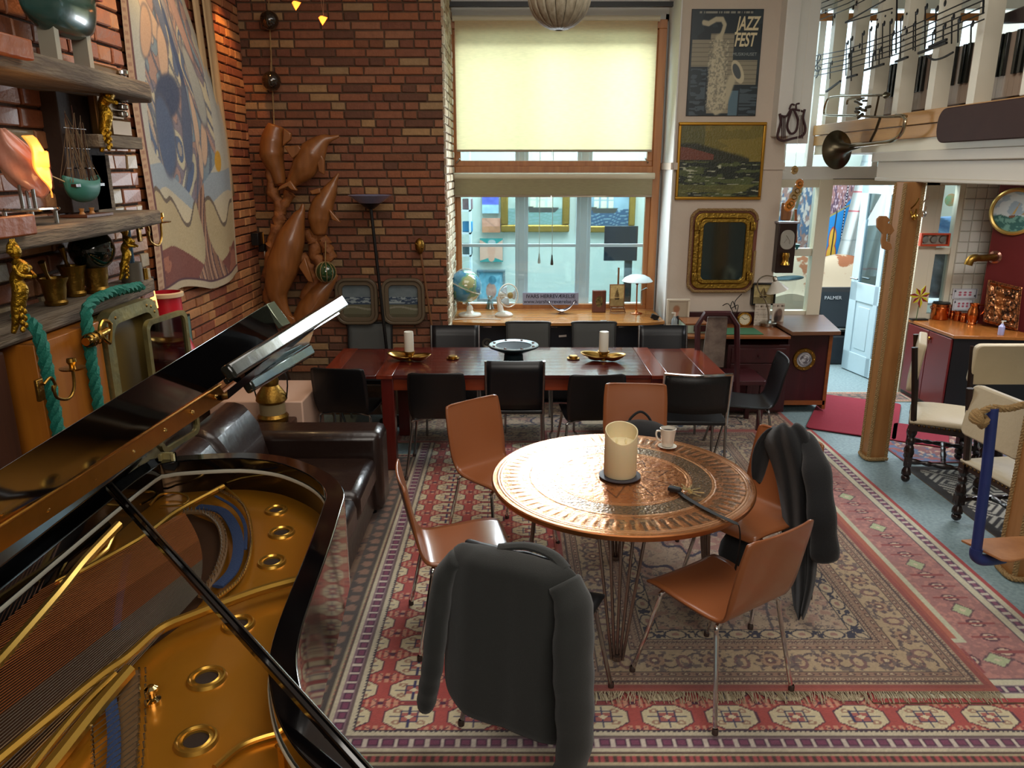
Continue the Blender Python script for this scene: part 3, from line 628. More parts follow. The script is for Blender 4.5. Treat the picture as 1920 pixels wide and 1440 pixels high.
def cop_pos(u, v):
    # concentric grid: u = angle, v = radius
    a = u * 2 * math.pi; r = v * TR * .985; x, y = r * np.cos(a), r * np.sin(a); rr = r / TR
    z = np.zeros(u.size); n = fbm(x * 55, y * 55, 3, 3); n2 = vn(x * 170, y * 170, 7)
    for c in (.95, .93, .70, .69, .52, .50): z += .0012 * np.exp(-((rr - c) / .005) ** 2)
    z += np.where((rr > .535) & (rr < .675), .0011 * (n2 - .5), 0); q = np.cos(a * 72); z += np.where((rr > .76) & (rr < .93), .0016 * ss(.1, .6, q) * (1 - np.abs(rr - .845) / .09), 0)
    z += np.where(rr < .49, .0022 * (n - .5), np.where((rr > .70) & (rr < .76), .002 * (n - .5), .0006 * (n2 - .5)))
    return np.stack([TC.x + x, TC.y + y, .7205 + z], 1)
def cop_col(u, v): a = u * 2 * math.pi; r = v * .985; return copper_top(.5 + r * np.cos(a) / 2, .5 + r * np.sin(a) / 2)
COPM = mat('chased_copper', rough=.22, metal=.9, attr=True, bump=.12, bs=220, coat=.35)
t = thing('round_table', 'round table with a chased copper top on clusters of thin rod legs', 'table', (TC.x, TC.y, 0))
gridmesh('copper_top', cop_col, 720, 200, cop_pos, COPM, t, smooth=True)
MB().lathe([(TR - .02, .690), (TR - .004, .694), (TR, .702), (TR, .716), (TR - .006, .7205), (TR - .012, .7198)], TC, 96).build('table_edge', mat('copper_edge', 'a8693c', .35, .8, var=.15, vs=20), t)
MB().lathe([(.0, .688), (TR - .03, .688), (TR - .02, .7195), (0, .7195)], TC, 64).build('table_board', DARKWOOD, t)
RODM = mat('rod_steel', '8c7a72', .25, .9)
for k in range(4):
    a = R(-97 + 90 * k + (8 if k == 1 else 0)); ca, sa = math.cos(a), math.sin(a); m_ = MB()
    for j in range(5):
        w_ = (j - 2) * .055; top = TC + V((ca * .40 - sa * w_ * 1.0, sa * .40 + ca * w_ * 1.0, .69)); ft = TC + V((ca * .46 - sa * w_ * .22, sa * .46 + ca * w_ * .22, .028)); m_.cyl(ft, top, .0075, n=8)
    m_.lathe([(.02, .027), (.022, .03), (.02, .05), (.01, .055)], TC + V((ca * .46, sa * .46, 0)), 12); m_.build('leg', RODM, t)
# things on it
c = PZ(1162, 893, .722); t = thing('candle', 'thick ivory flameless candle with two small wicks in its hollow top', 'candle', (c.x, c.y, .7225))
t.location.z = .733; cz = .733; r_ = .078; H_ = .225
m_ = MB(); n = 40; prof = [(r_ * .97, 0), (r_, .004)]
vs = []; fs = []; ring_z = lambda a: H_ + .012 * math.cos(a * 1.0 - R(90)) * 1.6 - .030 * max(0, math.cos(a + R(90))) ** 2
for i in range(n):
    a = 2 * math.pi * i / n; ca, sa = math.cos(a), math.sin(a); zt = ring_z(a)
    for rr_, zz in ((r_ * .96, 0), (r_, .006), (r_, zt - .005), (r_ * .985, zt), (r_ * .93, zt - .002), (r_ * .88, H_ - .06), (r_ * .5, H_ - .068), (0.0001, H_ - .068)): vs.append((c.x + rr_ * ca, c.y + rr_ * sa, cz + zz))
K = 8
for i in range(n):
    for k in range(K - 1): a_, b_ = i * K + k, ((i + 1) % n) * K + k; fs.append((a_, b_, b_ + 1, a_ + 1))
fs.append(tuple(i * K for i in range(n))[::-1]); m_.add(vs, fs)
WAX = mat('ivory_wax', 'd9cba4', .5, var=.03); WAX.node_tree.nodes['Principled BSDF'].inputs['Subsurface Weight'].default_value = .15
m_.build('wax', WAX, t)
for dx in (-.022, .022): MB().ball((c.x + dx, c.y - .005, cz + H_ - .052), (.006, .004, .017), 10).build('flame_tip', mat('flame_tip', 'efe2b8', .4), t)
MB().lathe([(0, 0), (.088, 0), (.1, .004), (.1, .008), (.085, .0095), (0, .0095)], (c.x, c.y, .7226), 40).build('coaster', mat('dark_coaster', '3c3a42', .5), None)
o = bpy.data.objects['coaster']; tag(o, 'dark round coaster with a beaded rim under the ivory candle', 'coaster')
c = PZ(1251, 838, .722); t = thing('mug', 'small white fluted mug of dark coffee on a saucer', 'mug', (c.x, c.y, .729))
CER = mat('white_ceramic', 'd8d2c4', .2, coat=.3)
MB().lathe([(0, .004), (.028, 0), (.031, .004), (.036, .05), (.043, .098), (.040, .099), (.033, .05), (.028, .01), (0, .01)], (c.x, c.y, .729), 28).build('cup', CER, t)
MB().lathe([(0, .082), (.0385, .082)], (c.x, c.y, .729), 24).build('coffee', mat('coffee', '1c0e08', .1), t)
MB().tube(smoothpts([(c.x - .036, c.y, .811), (c.x - .058, c.y, .812), (c.x - .062, c.y, .79), (c.x - .05, c.y, .765), (c.x - .034, c.y, .757)], 4), .005, 8).build('handle', CER, t)
t = tag(MB().lathe([(0, 0), (.03, 0), (.048, .005), (.05, .007), (.03, .0035), (0, .0035)], (c.x, c.y, .7225), 32).build('saucer', CER), 'white saucer under the coffee mug', 'saucer')
# keys on a black lanyard, hanging off the table's edge
c = PZ(1283, 925, .724); t = thing('key_bunch', 'bunch of metal keys with a black lanyard trailing over the copper table edge', 'keys', (c.x, c.y, .724))
LAN = mat('black_webbing', '0c0c0e', .7)
pts = [PZ(1268, 918, .730), PZ(1290, 935, .729), PZ(1330, 958, .728), PZ(1375, 979, .73)]
e = pts[-1]; pts += [V((e.x + .02, e.y - .012, .72)), V((e.x + .028, e.y - .02, .66)), V((e.x + .026, e.y - .02, .58)), V((e.x + .02, e.y - .015, .52))]
MB().tube(smoothpts(pts, 6), .012, 8, sq=(1, .18)).build('lanyard', LAN, t)
m_ = MB(); m_.box(PZ(1265, 917, .735), (.06, .035, .02), (0, 0, R(-30))); m_.build('fob', LAN, t, bev=.006)
KEYM = mat('key_metal', 'c8b07c', .3, .8)
for k in range(6):
    a = R(-50 + 38 * k); p = PZ(1290, 922, .733) + V((0, 0, .002 * k)); q = p + V((math.cos(a), math.sin(a), 0)) * .072
    m_ = MB(); m_.lathe([(.006, -.001), (.012, -.001), (.012, .001), (.006, .001), (.006, -.001)], p + V((math.cos(a), math.sin(a), 0)) * .012, 12); m_.tube([p + V((math.cos(a), math.sin(a), 0)) * .022, q], .004, 4, sq=(1, .4)); m_.box((p + q) / 2 + V((-math.sin(a) * .005, math.cos(a) * .005, 0)), (.012, .006, .0015), (0, 0, a)); m_.build('key', KEYM, t)
MB().tube([PZ(1288, 922, .731) + V((math.cos(q) * .014, math.sin(q) * .014, 0)) for q in [2 * math.pi * i / 14 for i in range(14)]], .0012, 5, closed=True).build('key_ring', CHROME, t)
# ================================================================ LONG DINING TABLE
MAHO = wood('mahogany', '5a1f16', '40130f', .22, 0, 2.6, coat=.35, bump=.03)
MAHO2 = wood('mahogany_rail', '8a3a1e', '6a2814', .25, 0, 2.2, coat=.35, bump=.03)
x0, x1, ya, yb, zt = -.966, 1.111, 5.235, 6.115, .74
t = thing('dining_table', 'long dark red mahogany dining table with pull-out end leaves', 'table', ((x0 + x1) / 2, 5.67, 0))
def boards(nm, X0, X1, Y0, Y1, z, n, m_, par):
    for k in range(n):
        w_ = (Y1 - Y0) / n; MB().bx(X0, X1, Y0 + k * w_ + .0012, Y0 + (k + 1) * w_ - .0012, z - .022, z).build(nm, m_, par, bev=.0015)
boards('board', x0 + .12, x1 - .125, ya, yb, zt, 9, MAHO, t)
MB().bx(x0 + .122, x1 - .127, ya + .005, yb - .005, zt - .03, zt - .004).build('top_core', MAHO, t)
for a, b in ((x0, x0 + .118), (x1 - .122, x1)): MB().bx(a, b, ya, yb, zt - .03, zt).build('end_board', wood('mahogany_end', '7d2f1a', '5e2113', .24, 1, 2.2, coat=.35), t, bev=.003)
for s, (a, b) in ((-1, (-1.375, x0 - .004)), (1, (x1 + .004, 1.53))):
    lf = MB().bx(a, b, ya + .01, yb - .02, zt - .03, zt - .006).build('leaf', MAHO, t, bev=.003)
    c0, c1 = (a, a + .12) if s < 0 else (b - .16, b); MB().bx(c0, c1, ya + .005, yb - .015, zt - .031, zt - .004).build('leaf_end', wood('mahogany_end', '7d2f1a', '5e2113'), lf, bev=.003)
m_ = MB()
for y_ in (ya + .03, yb - .05): m_.bx(x0 + .08, x1 - .08, y_, y_ + .02, .62, zt - .03)
for x_ in (x0 + .06, x1 - .08): m_.bx(x_, x_ + .02, ya + .05, yb - .05, .62, zt - .03)
m_.build('apron', MAHO2, t, bev=.002)
LEGM = wood('mahogany_leg', '5e1c16', '4a1410', .3, 2, 2, coat=.3)
for x_ in (x0 + .03, x1 - .12):
    for y_ in (ya + .02, yb - .11): MB().bx(x_, x_ + .09, y_, y_ + .09, 0.012, zt - .03).build('leg', LEGM, t, bev=.006)
# on the dining table
PB = mat('propeller_brass', 'b08a48', .28, 1, var=.35, vs=6, bump=.1, bs=20)
def shell_dish(px, py, label, rot, holder=True):
    c = PZ(px, py, .74); t = thing('shell_dish', label, 'candle holder', (c.x, c.y, .742), 0, None); m_ = MB()
    def bowl(u, v, cx, cy, rx, ry, a0, tilt):
        r, a = v, 2 * math.pi * u; x, y = rx * r * math.cos(a), ry * r * math.sin(a); z = .045 * r ** 2 + tilt * x; ca, sa = math.cos(a0 + rot), math.sin(a0 + rot); return (c.x + (cx + x) * ca - (cy + y) * sa, c.y + (cx + x) * sa + (cy + y) * ca, .746 + max(0, z))
    m_.grid(lambda u, v: bowl(u, v, -.07, 0, .105, .085, 0, -.12), 28, 8); m_.build('shell', PB, t, solid=.004)
    m2 = MB(); m2.grid(lambda u, v: bowl(u, v, -.075, 0, .095, .07, math.pi, -.1), 28, 8); m2.build('shell', PB, t, solid=.004)
    MB().lathe([(.03, 0), (.032, .05), (.045, .062), (.045, .07), (0, .07)], (c.x, c.y, .748), 24).build('cup', OLDBRASS, t); return c
WAXW = mat('white_wax', 'd9d6c8', .45)
for px, lab, lab2 in ((765, 'brass shell candle holder with two scooped blades left on the dining table', 'white pillar candle on the left brass holder of the dining table'), (1128, 'brass shell candle holder on the right half of the dining table', 'white pillar candle on the right brass holder of the dining table')):
    c = shell_dish(px + 3, 677, lab, R(-12)); t = tag(MB().lathe([(0, 0), (.035, 0), (.036, .004), (.036, .135), (.034, .15), (.02, .146), (0, .143)], (c.x, c.y, .8185), 28).build('candle', WAXW), lab2, 'candle')
c = PZ(963, 678, .74)
t = thing('bowl', 'wide shallow footed bowl with a studded pale rim in the middle of the dining table', 'bowl', (c.x, c.y, .742))
MB().lathe([(0, 0), (.075, 0), (.07, .055), (.055, .06), (.09, .075), (.185, .115), (.19, .125), (.185, .13), (.13, .122), (.06, .098), (0, .092)], (c.x, c.y, .742), 56).build('dish', mat('dark_glaze', '142428', .6, spec=.15), t)
MB().lathe([(.135, .1235), (.183, .1305), (.188, .128), (.183, .1325), (.134, .126), (.135, .1235)], (c.x, c.y, .742), 56).build('rim', mat('silver_glaze', 'a8b4b8', .2, .6), t)
for k in range(8):
    a = R(22 + 45 * k); MB().ball((c.x + .16 * math.cos(a), c.y + .16 * math.sin(a), .872), (.011, .011, .008), 12).build('stud', mat('stud_brown', '4a2a20', .2, coat=.5), t)
for px, py, lab in ((849, 673, 'small brass round box on the dining table left of the bowl'), (1075, 673, 'small brass tea-light dish right of the bowl')):
    c = PZ(px, py, .74); t = thing('tealight_dish', lab, 'dish', (c.x, c.y, .741))
    MB().lathe([(0, 0), (.035, 0), (.05, .006), (.05, .009), (.033, .01)], (c.x, c.y, .741), 28).build('plate', BRASS, t)
    MB().lathe([(.032, .008), (.035, .02), (.03, .025), (0, .022)], (c.x, c.y, .741), 28).build('cup', OLDBRASS, t)
# ================================================================ CHAIRS
BRNLAC = mat('tan_lacquered_shell', '8e5330', .28, var=.06, vs=3, coat=.25)
BLKSH = mat('black_shell', '0e0f12', .38)
def shell_chair(name, label, m, hback=.82, group=None, legm=CHROME, wb_=.40):
    t = thing(name, label, 'chair', (0, 0, 0), 0, group)
    prof = smoothpts([(0, .225, .425), (0, .20, .447), (0, .12, .452), (0, 0, .442), (0, -.12, .436), (0, -.178, .447), (0, -.205, .49), (0, -.222, .56), (0, -.245, .68), (0, -.268, hback - .03), (0, -.272, hback)], 4)
    K = len(prof) - 1
    def f(u, v):
        p = prof[min(K, int(round(v * K)))]; s = v; w_ = .205 + (.0 if s < .3 else 0)
        if s < .12: w_ = .205 - .03 * (1 - s / .12) ** 2
        elif s < .5: w_ = .205 - .02 * ss(.2, .5, s)
        else: w_ = .185 + (wb_ / 2 - .185) * ss(.5, .72, s) - .012 * ss(.8, 1, s)
        if s > .955: w_ -= .028 * ((s - .955) / .045) ** 2
        x = (u * 2 - 1) * w_; curve = -.018 * (1 - (u * 2 - 1) ** 2) * ss(.55, .8, s); dish = -.008 * (1 - (u * 2 - 1) ** 2) * (1 - ss(.2, .5, s))
        return (x, p.y + curve, p.z + dish)
    MB().grid(f, 14, K).build('shell', m, t, solid=.011, ang=60)
    for sx in (-1, 1):
        for sy, lab in ((1, 'front'), (-1, 'rear')):
            ft = V((sx * .235, sy * .235, .006)); kn = V((sx * .185, sy * .15 - .01, .405)); MB().tube(smoothpts([V((sx * .04, sy * .09, .425)), V((sx * .13, sy * .135 - .005, .425)), kn + V((0, 0, .008)), kn.lerp(ft, .12), ft], 5), .0095, 10).build('leg', legm, t)
            lg = t.children[-1]; MB().lathe([(0, .0), (.013, .0), (.013, .02), (.0095, .026)], ft - V((0, 0, .006)), 10).build('foot_cap', mat('foot_plastic', '3a2a24', .5), lg)
    MB().lathe([(0, .415), (.09, .418), (.09, .43), (0, .432)], (0, 0, 0), 20).build('mount', CHROME, t); return t
RG = 'tan shell chairs round the copper table'
tanc = shell_chair('shell_chair', 'x', BRNLAC)
GZ = .026
def tanchair(first, x, y, rz, lab, z=GZ): return place(tanc, first, (x, y, z), R(rz), lab, RG)
tanchair(True, .855, 2.83, 34, 'empty tan shell chair at the lower right with its back to the viewer', .027)
tanchair(False, -.235, 3.27, -78, 'tan shell chair left of the copper table, seat edge shining, facing right', .011)
tanchair(False, -.06, 4.12, -140, 'tan shell chair behind the left side of the copper table, half hidden by it', .012)
tanchair(False, .76, 4.36, 176, 'tan shell chair at the far side of the copper table holding a black bag', .027)
tanchair(False, 1.20, 3.54, 125, 'tan shell chair right of the copper table under a black coat', .027)
KEYG = 'black chairs round the dining table'
blk = shell_chair('black_shell_chair', 'x', BLKSH, .80, legm=mat('dull_chrome', '9a9a9a', .25, 1))
def bchair(first, x, y, rz, lab, z=.01): return place(blk, first, (x, y, z), R(rz), lab, KEYG)
# the near-side backs of the dining table, seen from behind
bchair(True, -1.2, 5.47, -6, 'black shell chair at the near left corner of the dining table, back to the viewer', .002)
bchair(False, -.52, 5.31, 0, 'black shell chair second from the left on the near side of the dining table')
bchair(False, .565, 5.27, 3, 'black shell chair behind the black bag, on the near side of the dining table')
bchair(False, -1.60, 5.91, -82, 'black shell chair at the left end of the dining table', .001)
bchair(False, 1.76, 5.6, 84, 'black shell chair at the right end of the dining table', .001)
bchair(False, .11, 2.67, -24.5, 'black shell chair under the grey jacket nearest the viewer', .027)
def panel_chair(name, label, style, w_=.40, hb=.85):
    t = thing(name, label, 'chair', (0, 0, 0), 0, KEYG); DC = mat('dull_chrome', '9a9a9a', .25, 1)
    tm_ = {'mesh': BLACKM, 'post': DC, 'rail': CHROME}[style]
    pm = {'mesh': mat('grey_mesh_fabric', '4a4c4a', .8, bump=.4, bs=500), 'post': mat('black_saddle_leather', '0d0f14', .35), 'rail': BLACKLEA}[style]
    MB().prism(rrect(w_ + .02, .42, .03), (.43, .46), 'z').build('seat', BLACKLEA, t, bev=.008)
    for s in (-1, 1):
        MB().tube([(s * w_ / 2, -.20, .43), (s * w_ / 2, -.205, .5), (s * w_ / 2, -.265, hb)], .010, 8).build('back_post', tm_, t)
        for sy in (-1, 1): MB().cyl((s * (w_ / 2 + .01), sy * .215, 0), (s * w_ / 2, sy * .19, .435), .010, n=8).build('leg', DC, t)
    z0 = {'mesh': .5, 'post': .47, 'rail': .53}[style]
    k_ = .05 if style == 'rail' else .008
    MB().grid(lambda u, v: ((u - .5) * w_ * .98, -.205 - .06 * (z0 + (hb - z0) * v - .5) / .35 - k_ * math.sin(math.pi * u), z0 + (hb - z0) * v), 10, 4).build('backrest', pm, t, solid=.012)
    if style == 'mesh': MB().tube(smoothpts([(-w_ / 2, -.262, hb - .02), (-w_ / 2 + .01, -.266, hb), (0, -.268, hb + .002), (w_ / 2 - .01, -.266, hb), (w_ / 2, -.262, hb - .02)], 4), .010, 8).build('top_rail', BLACKM, t)
    if style == 'rail': MB().tube([((u / 10 - .5) * w_, -.267 - k_ * math.sin(math.pi * u / 10), hb + .004) for u in range(11)], .011, 8).build('top_rail', CHROME, t)
    MB().tube([(-w_ / 2, .19, .42), (w_ / 2, .19, .42)], .009, 6).build('seat_frame', DC, t); return t
c1 = panel_chair('panel_chair', 'x', 'post', .41, .84)
place(c1, True, (.02, 5.475, .01), 0, 'black leather chair with chrome back posts at the middle of the near table side', KEYG)
place(c1, False, (-.49, 6.22, .01), R(180), 'black leather chair with chrome posts on the far side, left of the bowl', KEYG)
place(c1, False, (1.30, 6.22, .01), R(180), 'black leather chair with chrome posts on the far side, rightmost in front of the desk', KEYG)
c2 = panel_chair('mesh_back_chair', 'x', 'mesh', .375, .85)
place(c2, True, (-1.235, 6.28, .01), R(180), 'grey mesh-backed chair at the far left of the dining table before the brick wall', KEYG)
place(c2, False, (.14, 6.30, .01), R(180), 'grey mesh-backed chair directly behind the wide bowl', KEYG)
place(c2, False, (.715, 6.30, .01), R(180), 'grey mesh-backed chair behind the right pillar candle', KEYG)
c3 = panel_chair('armless_chair', 'x', 'rail', .45, .81)
place(c3, True, (1.26, 5.22, .01), R(-2), 'wide black chair with a curved chrome top rail, near right corner of the dining table', KEYG)
# cloth hanging on one mesh chair
tag(MB().grid(lambda u, v: (.80 + (.055) * (u - .5), 6.30 + .285 - .0 * v, .875 - .085 * v + .0), 4, 6).build('napkin', mat('white_cloth', 'c9ccc8', .8), solid=.006), 'white cloth strip hanging behind the mesh chair near the right candle', 'cloth')
# high-backed wooden armchair before the desk with a hide on its back
c = PZ(1345, 690, .6); WINE = mat('dark_wine_wood', '3a1418', .35)
t = thing('high_back_chair', 'dark wooden high-backed chair with a grey hide panel in front of the desk', 'chair', (1.88, 6.25, 0))
m_ = MB()
def H(px, py): return PY(px, py, 6.05)
hp = [H(1308, 760), H(1308, 610), H(1322, 588), H(1368, 588), H(1382, 610), H(1382, 760)]
m_.tube([(p.x, p.y, p.z) for p in hp], .030, 6, sq=(1, .8)); m_.build('back_frame', WINE, t)
hd = [H(1328, 595), H(1366, 595), H(1358, 690), H(1316, 690)]
MB().prism([(p.x, p.z) for p in hd], (6.06, 6.085), 'y').build('back_panel', mat('grey_hide', '7a6a5e', .6, col2='594a42', vs=9, bump=.4, bs=40), t, bev=.006)
MB().prism(rrect(.46, .42, .03, c=(1.88, 6.30)), (.42, .46)).build('seat', WINE, t, bev=.006)
for x_ in (1.68, 2.08):
    for y_ in (6.12, 6.47): MB().bx(x_ - .02, x_ + .02, y_ - .02, y_ + .02, 0.012, .44).build('leg', WINE, t, bev=.004)
# ================================================================ COATS
def rev(u): return u
JK = mat('charcoal_wool', '242523', .9, bump=.3, bs=400, var=.06, vs=6, sheen=.2)
def drape(name, pts_rows, m_, par=None, thick=.012, sub=1):
    mb = MB(); nu = len(pts_rows[0]) - 1; nv = len(pts_rows) - 1; mb.add([p for r in pts_rows for p in r], [(j * (nu + 1) + i, j * (nu + 1) + i + 1, (j + 1) * (nu + 1) + i + 1, (j + 1) * (nu + 1) + i) for j in range(nv) for i in range(nu)])
    return mb.build(name, m_, par, solid=thick, sub=sub)
# jacket hung on the near chair: local frame of that chair (x right, y forward)
def loc2w(x, y, z, c0=(.11, 2.67), a=R(-24.5)): return V((c0[0] + x * math.cos(a) - y * math.sin(a), c0[1] + x * math.sin(a) + y * math.cos(a), z))
t = thing('jacket', 'charcoal wool jacket hung over the back of the nearest chair', 'jacket', (.0, 2.42, .5))
rows = []
zs = [.842, .83, .80, .74, .64, .54, .44, .34, .26, .20]
hw = [.19, .225, .25, .27, .272, .275, .28, .285, .285, .28]
for k, z in enumerate(zs):
    row = []
    for i in range(25):
        s = i / 24 * 2 - 1; x = s * hw[k]; y = -.300 - .05 * (1 - abs(s) ** 3) - .02 * (.842 - z) / .6; wv = .009 * min(1, k / 4) * math.sin(s * 6 + k * .25) + .002 * math.sin(s * 17 + 1)
        y += .05 * abs(s) ** 4; zz = z + (.012 * (1 - s * s) if k < 2 else 0) - (.03 * (s + .2) if k > 7 else 0) + .012 * math.sin(s * 5) * (k > 7)
        if k == 0: y = -.25; 
        row.append(loc2w(x, y + wv, zz))
    rows.append(row)
drape('back_panel', rows, JK, t)
rows = []
for k, (y, z) in enumerate(((-.262, .838), (-.225, .846), (-.205, .80), (-.20, .70), (-.19, .58), (-.17, .48))):
    rows.append([loc2w((i / 12 * 2 - 1) * (.20 + .004 * k), y + .008 * math.sin(i * 1.9 + k), z + .004 * math.sin(i)) for i in range(13)])
drape('lining', rows, mat('jacket_lining', '15161a', .5), t)
for s in (-1, 1):
    P = [loc2w(s * .205, -.29, .80), loc2w(s * .25, -.31, .72), loc2w(s * .265, -.345, .55), loc2w(s * .28, -.36, .38), loc2w(s * (.285 if s > 0 else .295), -.37, .20 if s > 0 else .28), loc2w(s * (.25 if s > 0 else .31), -.37, .06 if s > 0 else .20)]
    P = smoothpts(P, 5); n = len(P); MB().tube(P, [(.05 if s < 0 else .066) + .028 * math.sin(min(1, i / n * 2.2) * math.pi / 2) - .022 * (i / n) + .003 * math.sin(i * 1.7) for i in range(n)], 16, sq=(1, .62)).build('sleeve', JK, t, ang=80)
    sl = t.children[-1]
    for j in range(3):
        q = P[-2 - 2 * j] if False else P[-2] + V((0, 0, .022 * j)); MB().lathe([(0, 0), (.008, 0), (.008, .004), (0, .005)], q + V((.0, -.038, 0)), 10, rot=(R(90), 0, 0)).build('button', mat('black_button', '08080a', .3), sl)
MB().tube(smoothpts([loc2w(-.06, -.25, .85), loc2w(.04, -.225, .866), loc2w(.14, -.235, .858), loc2w(.2, -.26, .83)], 5), .02, 8, sq=(1.2, .6)).build('collar', JK, t)
# black coat on the right chair
BC = mat('black_wool', '0c0d10', .92, bump=.3, bs=300, sheen=.15)
t = thing('coat', 'long black coat slung over the back of the right-hand tan chair', 'coat', (1.5, 3.4, .5))
def l2(x, y, z): return loc2w(x, y, z, (1.33, 3.58), R(100))
def cloth(nm, R_, Yf, m_, thick=.014, n=16, fold=.02, fk=2.3):
    """a hanging sheet of cloth given by its left and right edge at several heights"""
    rows = []
    for k, (y, xl, xr) in enumerate(R_):
        rows.append([PY(xl + (xr - xl) * i / n, y + 5 * math.sin(i * .7 + k), Yf(i / n, k / (len(R_) - 1)) + fold * math.sin(i * fk * .5 + k * .35) * min(1, k / 2)) for i in range(n + 1)])
    return drape(nm, rows, m_, t, thick)
cloth('coat_body', [(797, 1452, 1492), (803, 1440, 1508), (822, 1428, 1524), (850, 1440, 1532), (885, 1452, 1538), (930, 1462, 1540), (985, 1470, 1538), (1040, 1478, 1532), (1090, 1484, 1530), (1130, 1488, 1518), (1160, 1493, 1506)], lambda u, v: 3.64 - .18 * u - .22 * v - .10 * math.sin(math.pi * u), BC)
cloth('coat_back', [(797, 1452, 1492), (806, 1446, 1512), (840, 1440, 1526), (900, 1450, 1534), (980, 1462, 1530), (1060, 1476, 1522)], lambda u, v: 3.70 + .10 * v, BC)
cloth('lapel', [(800, 1446, 1470), (808, 1428, 1462), (835, 1412, 1448), (868, 1408, 1440), (905, 1410, 1426)], lambda u, v: 3.58 + .05 * u, BC, n=6, fold=.008)
P = smoothpts([PY(1508, 815, 3.46), PY(1524, 850, 3.36), PY(1534, 900, 3.28), PY(1540, 960, 3.22), PY(1545, 1010, 3.2), PY(1547, 1046, 3.2)], 5)
MB().tube(P, [.03 + .035 * min(1, i / 8) + .004 * math.sin(i * .9) for i in range(len(P))], 16, sq=(1, .8)).build('sleeve', BC, t, ang=80)
# bag on the far tan chair
t = thing('bag', 'soft black bag with a looped handle on the far tan chair', 'bag', (.76, 4.42, .48))
MB().ball((.78, 4.40, .585), (.19, .13, .095), 20).build('body', BC, t)
c = PY(1200, 800, 4.42); P = [PY(1175, 805, 4.44), PY(1182, 785, 4.44), PY(1200, 772, 4.45), PY(1216, 782, 4.45), PY(1226, 805, 4.44)]
MB().tube(smoothpts([V((.67, 4.42, .62)), *P, V((.84, 4.42, .62))], 5), .008, 8).build('handle', BC, t)
for q in (PY(1180, 797, 4.44), PY(1224, 800, 4.44)): MB().ball(q, (.016, .01, .035), 10).build('handle_sleeve', BC, t)
# dark bag under the coat chair's seat
tag(MB().ball((1.13, 3.44, .30), (.10, .10, .14), 16).build('small_bag', BC), 'small black bag hanging from the front of the right-hand tan chair', 'bag')
# ================================================================ GRAND PIANO
t = thing('grand_piano', 'black grand piano with its lid open showing the gold iron frame and strings', 'piano', (-.9, 1.6, 0)); PN = t
GOLD = mat('bronze_gold_lacquer', 'b87a1e', .32, .6, var=.1, vs=3, coat=.2)
GOLD2 = mat('bronze_gold_edge', 'c39640', .28, .85)
outer = [(-1.53, .25), (-1.52, 2.2), (-1.50, 2.86), (-1.44, 2.96), (-1.33, 3.0), (-1.123, 3.024), (-.96, 2.985), (-.85, 2.92), (-.74, 2.82), (-.66, 2.71), (-.615, 2.60), (-.602, 2.49), (-.585, 2.30), (-.57, 2.1), (-.558, 1.9), (-.545, 1.74), (-.525, 1.62), (-.49, 1.52), (-.45, 1.437), (-.40, 1.365), (-.35, 1.312), (-.28, 1.25), (-.19, 1.17), (-.12, 1.06), (-.08, .9), (-.07, .6), (-.07, .25)]
outer = [(p.x, p.y) for p in smoothpts([(a, b, 0) for a, b in outer], 3)]
def inset(P, d):
    out = []; n = len(P)
    for i in range(n):
        a, b = V(P[i - 1]), V(P[(i + 1) % n]); tt = (b - a); tt = tt.normalized() if tt.length else V((1, 0)); nn = V((tt.y, -tt.x)); out.append((P[i][0] + nn.x * d, P[i][1] + nn.y * d))
    return out
inner = inset(outer, .068)
MB().ring(outer, inner, (.64, 1.0)).build('case', BLACKLAC, t, bev=.004, ang=50)
MB().prism(inset(outer, .03), (.62, .66)).build('bottom_board', BLACKLAC, t)
PZS = .86
pin = inset(outer, .058)
def right_edge(y):
    xs = [a[0] + (b[0] - a[0]) * (y - a[1]) / (b[1] - a[1]) for a, b in zip(pin, pin[1:]) if (a[1] - y) * (b[1] - y) <= 0 and abs(a[1] - b[1]) > 1e-6]
    return min(xs) if y > 2.6 else -1.47, max(xs)
ys_ = [.32 + (2.955 - .32) * i / 110 for i in range(111)]; vs_ = []
for y in ys_: a_, b_ = right_edge(y); vs_ += [(a_, y, PZS), (b_, y, PZS)]
MB().add(vs_, [(2 * i, 2 * i + 1, 2 * i + 3, 2 * i + 2) for i in range(110)]).build('iron_plate', GOLD, t, smooth=False)
# pale listing felt along the inside of the rim
i2 = inset(outer, .071); seg = [V((a, b, .945)) for a, b in i2[:70]]
MB().tube([p for p in seg if p.y > .6], .0055, 6, sq=(.5, 1.5)).build('felt_strip', mat('pale_felt', 'c9c6b4', .9), t)
def G(x, y, z=.88): return PZ(x, y, z)
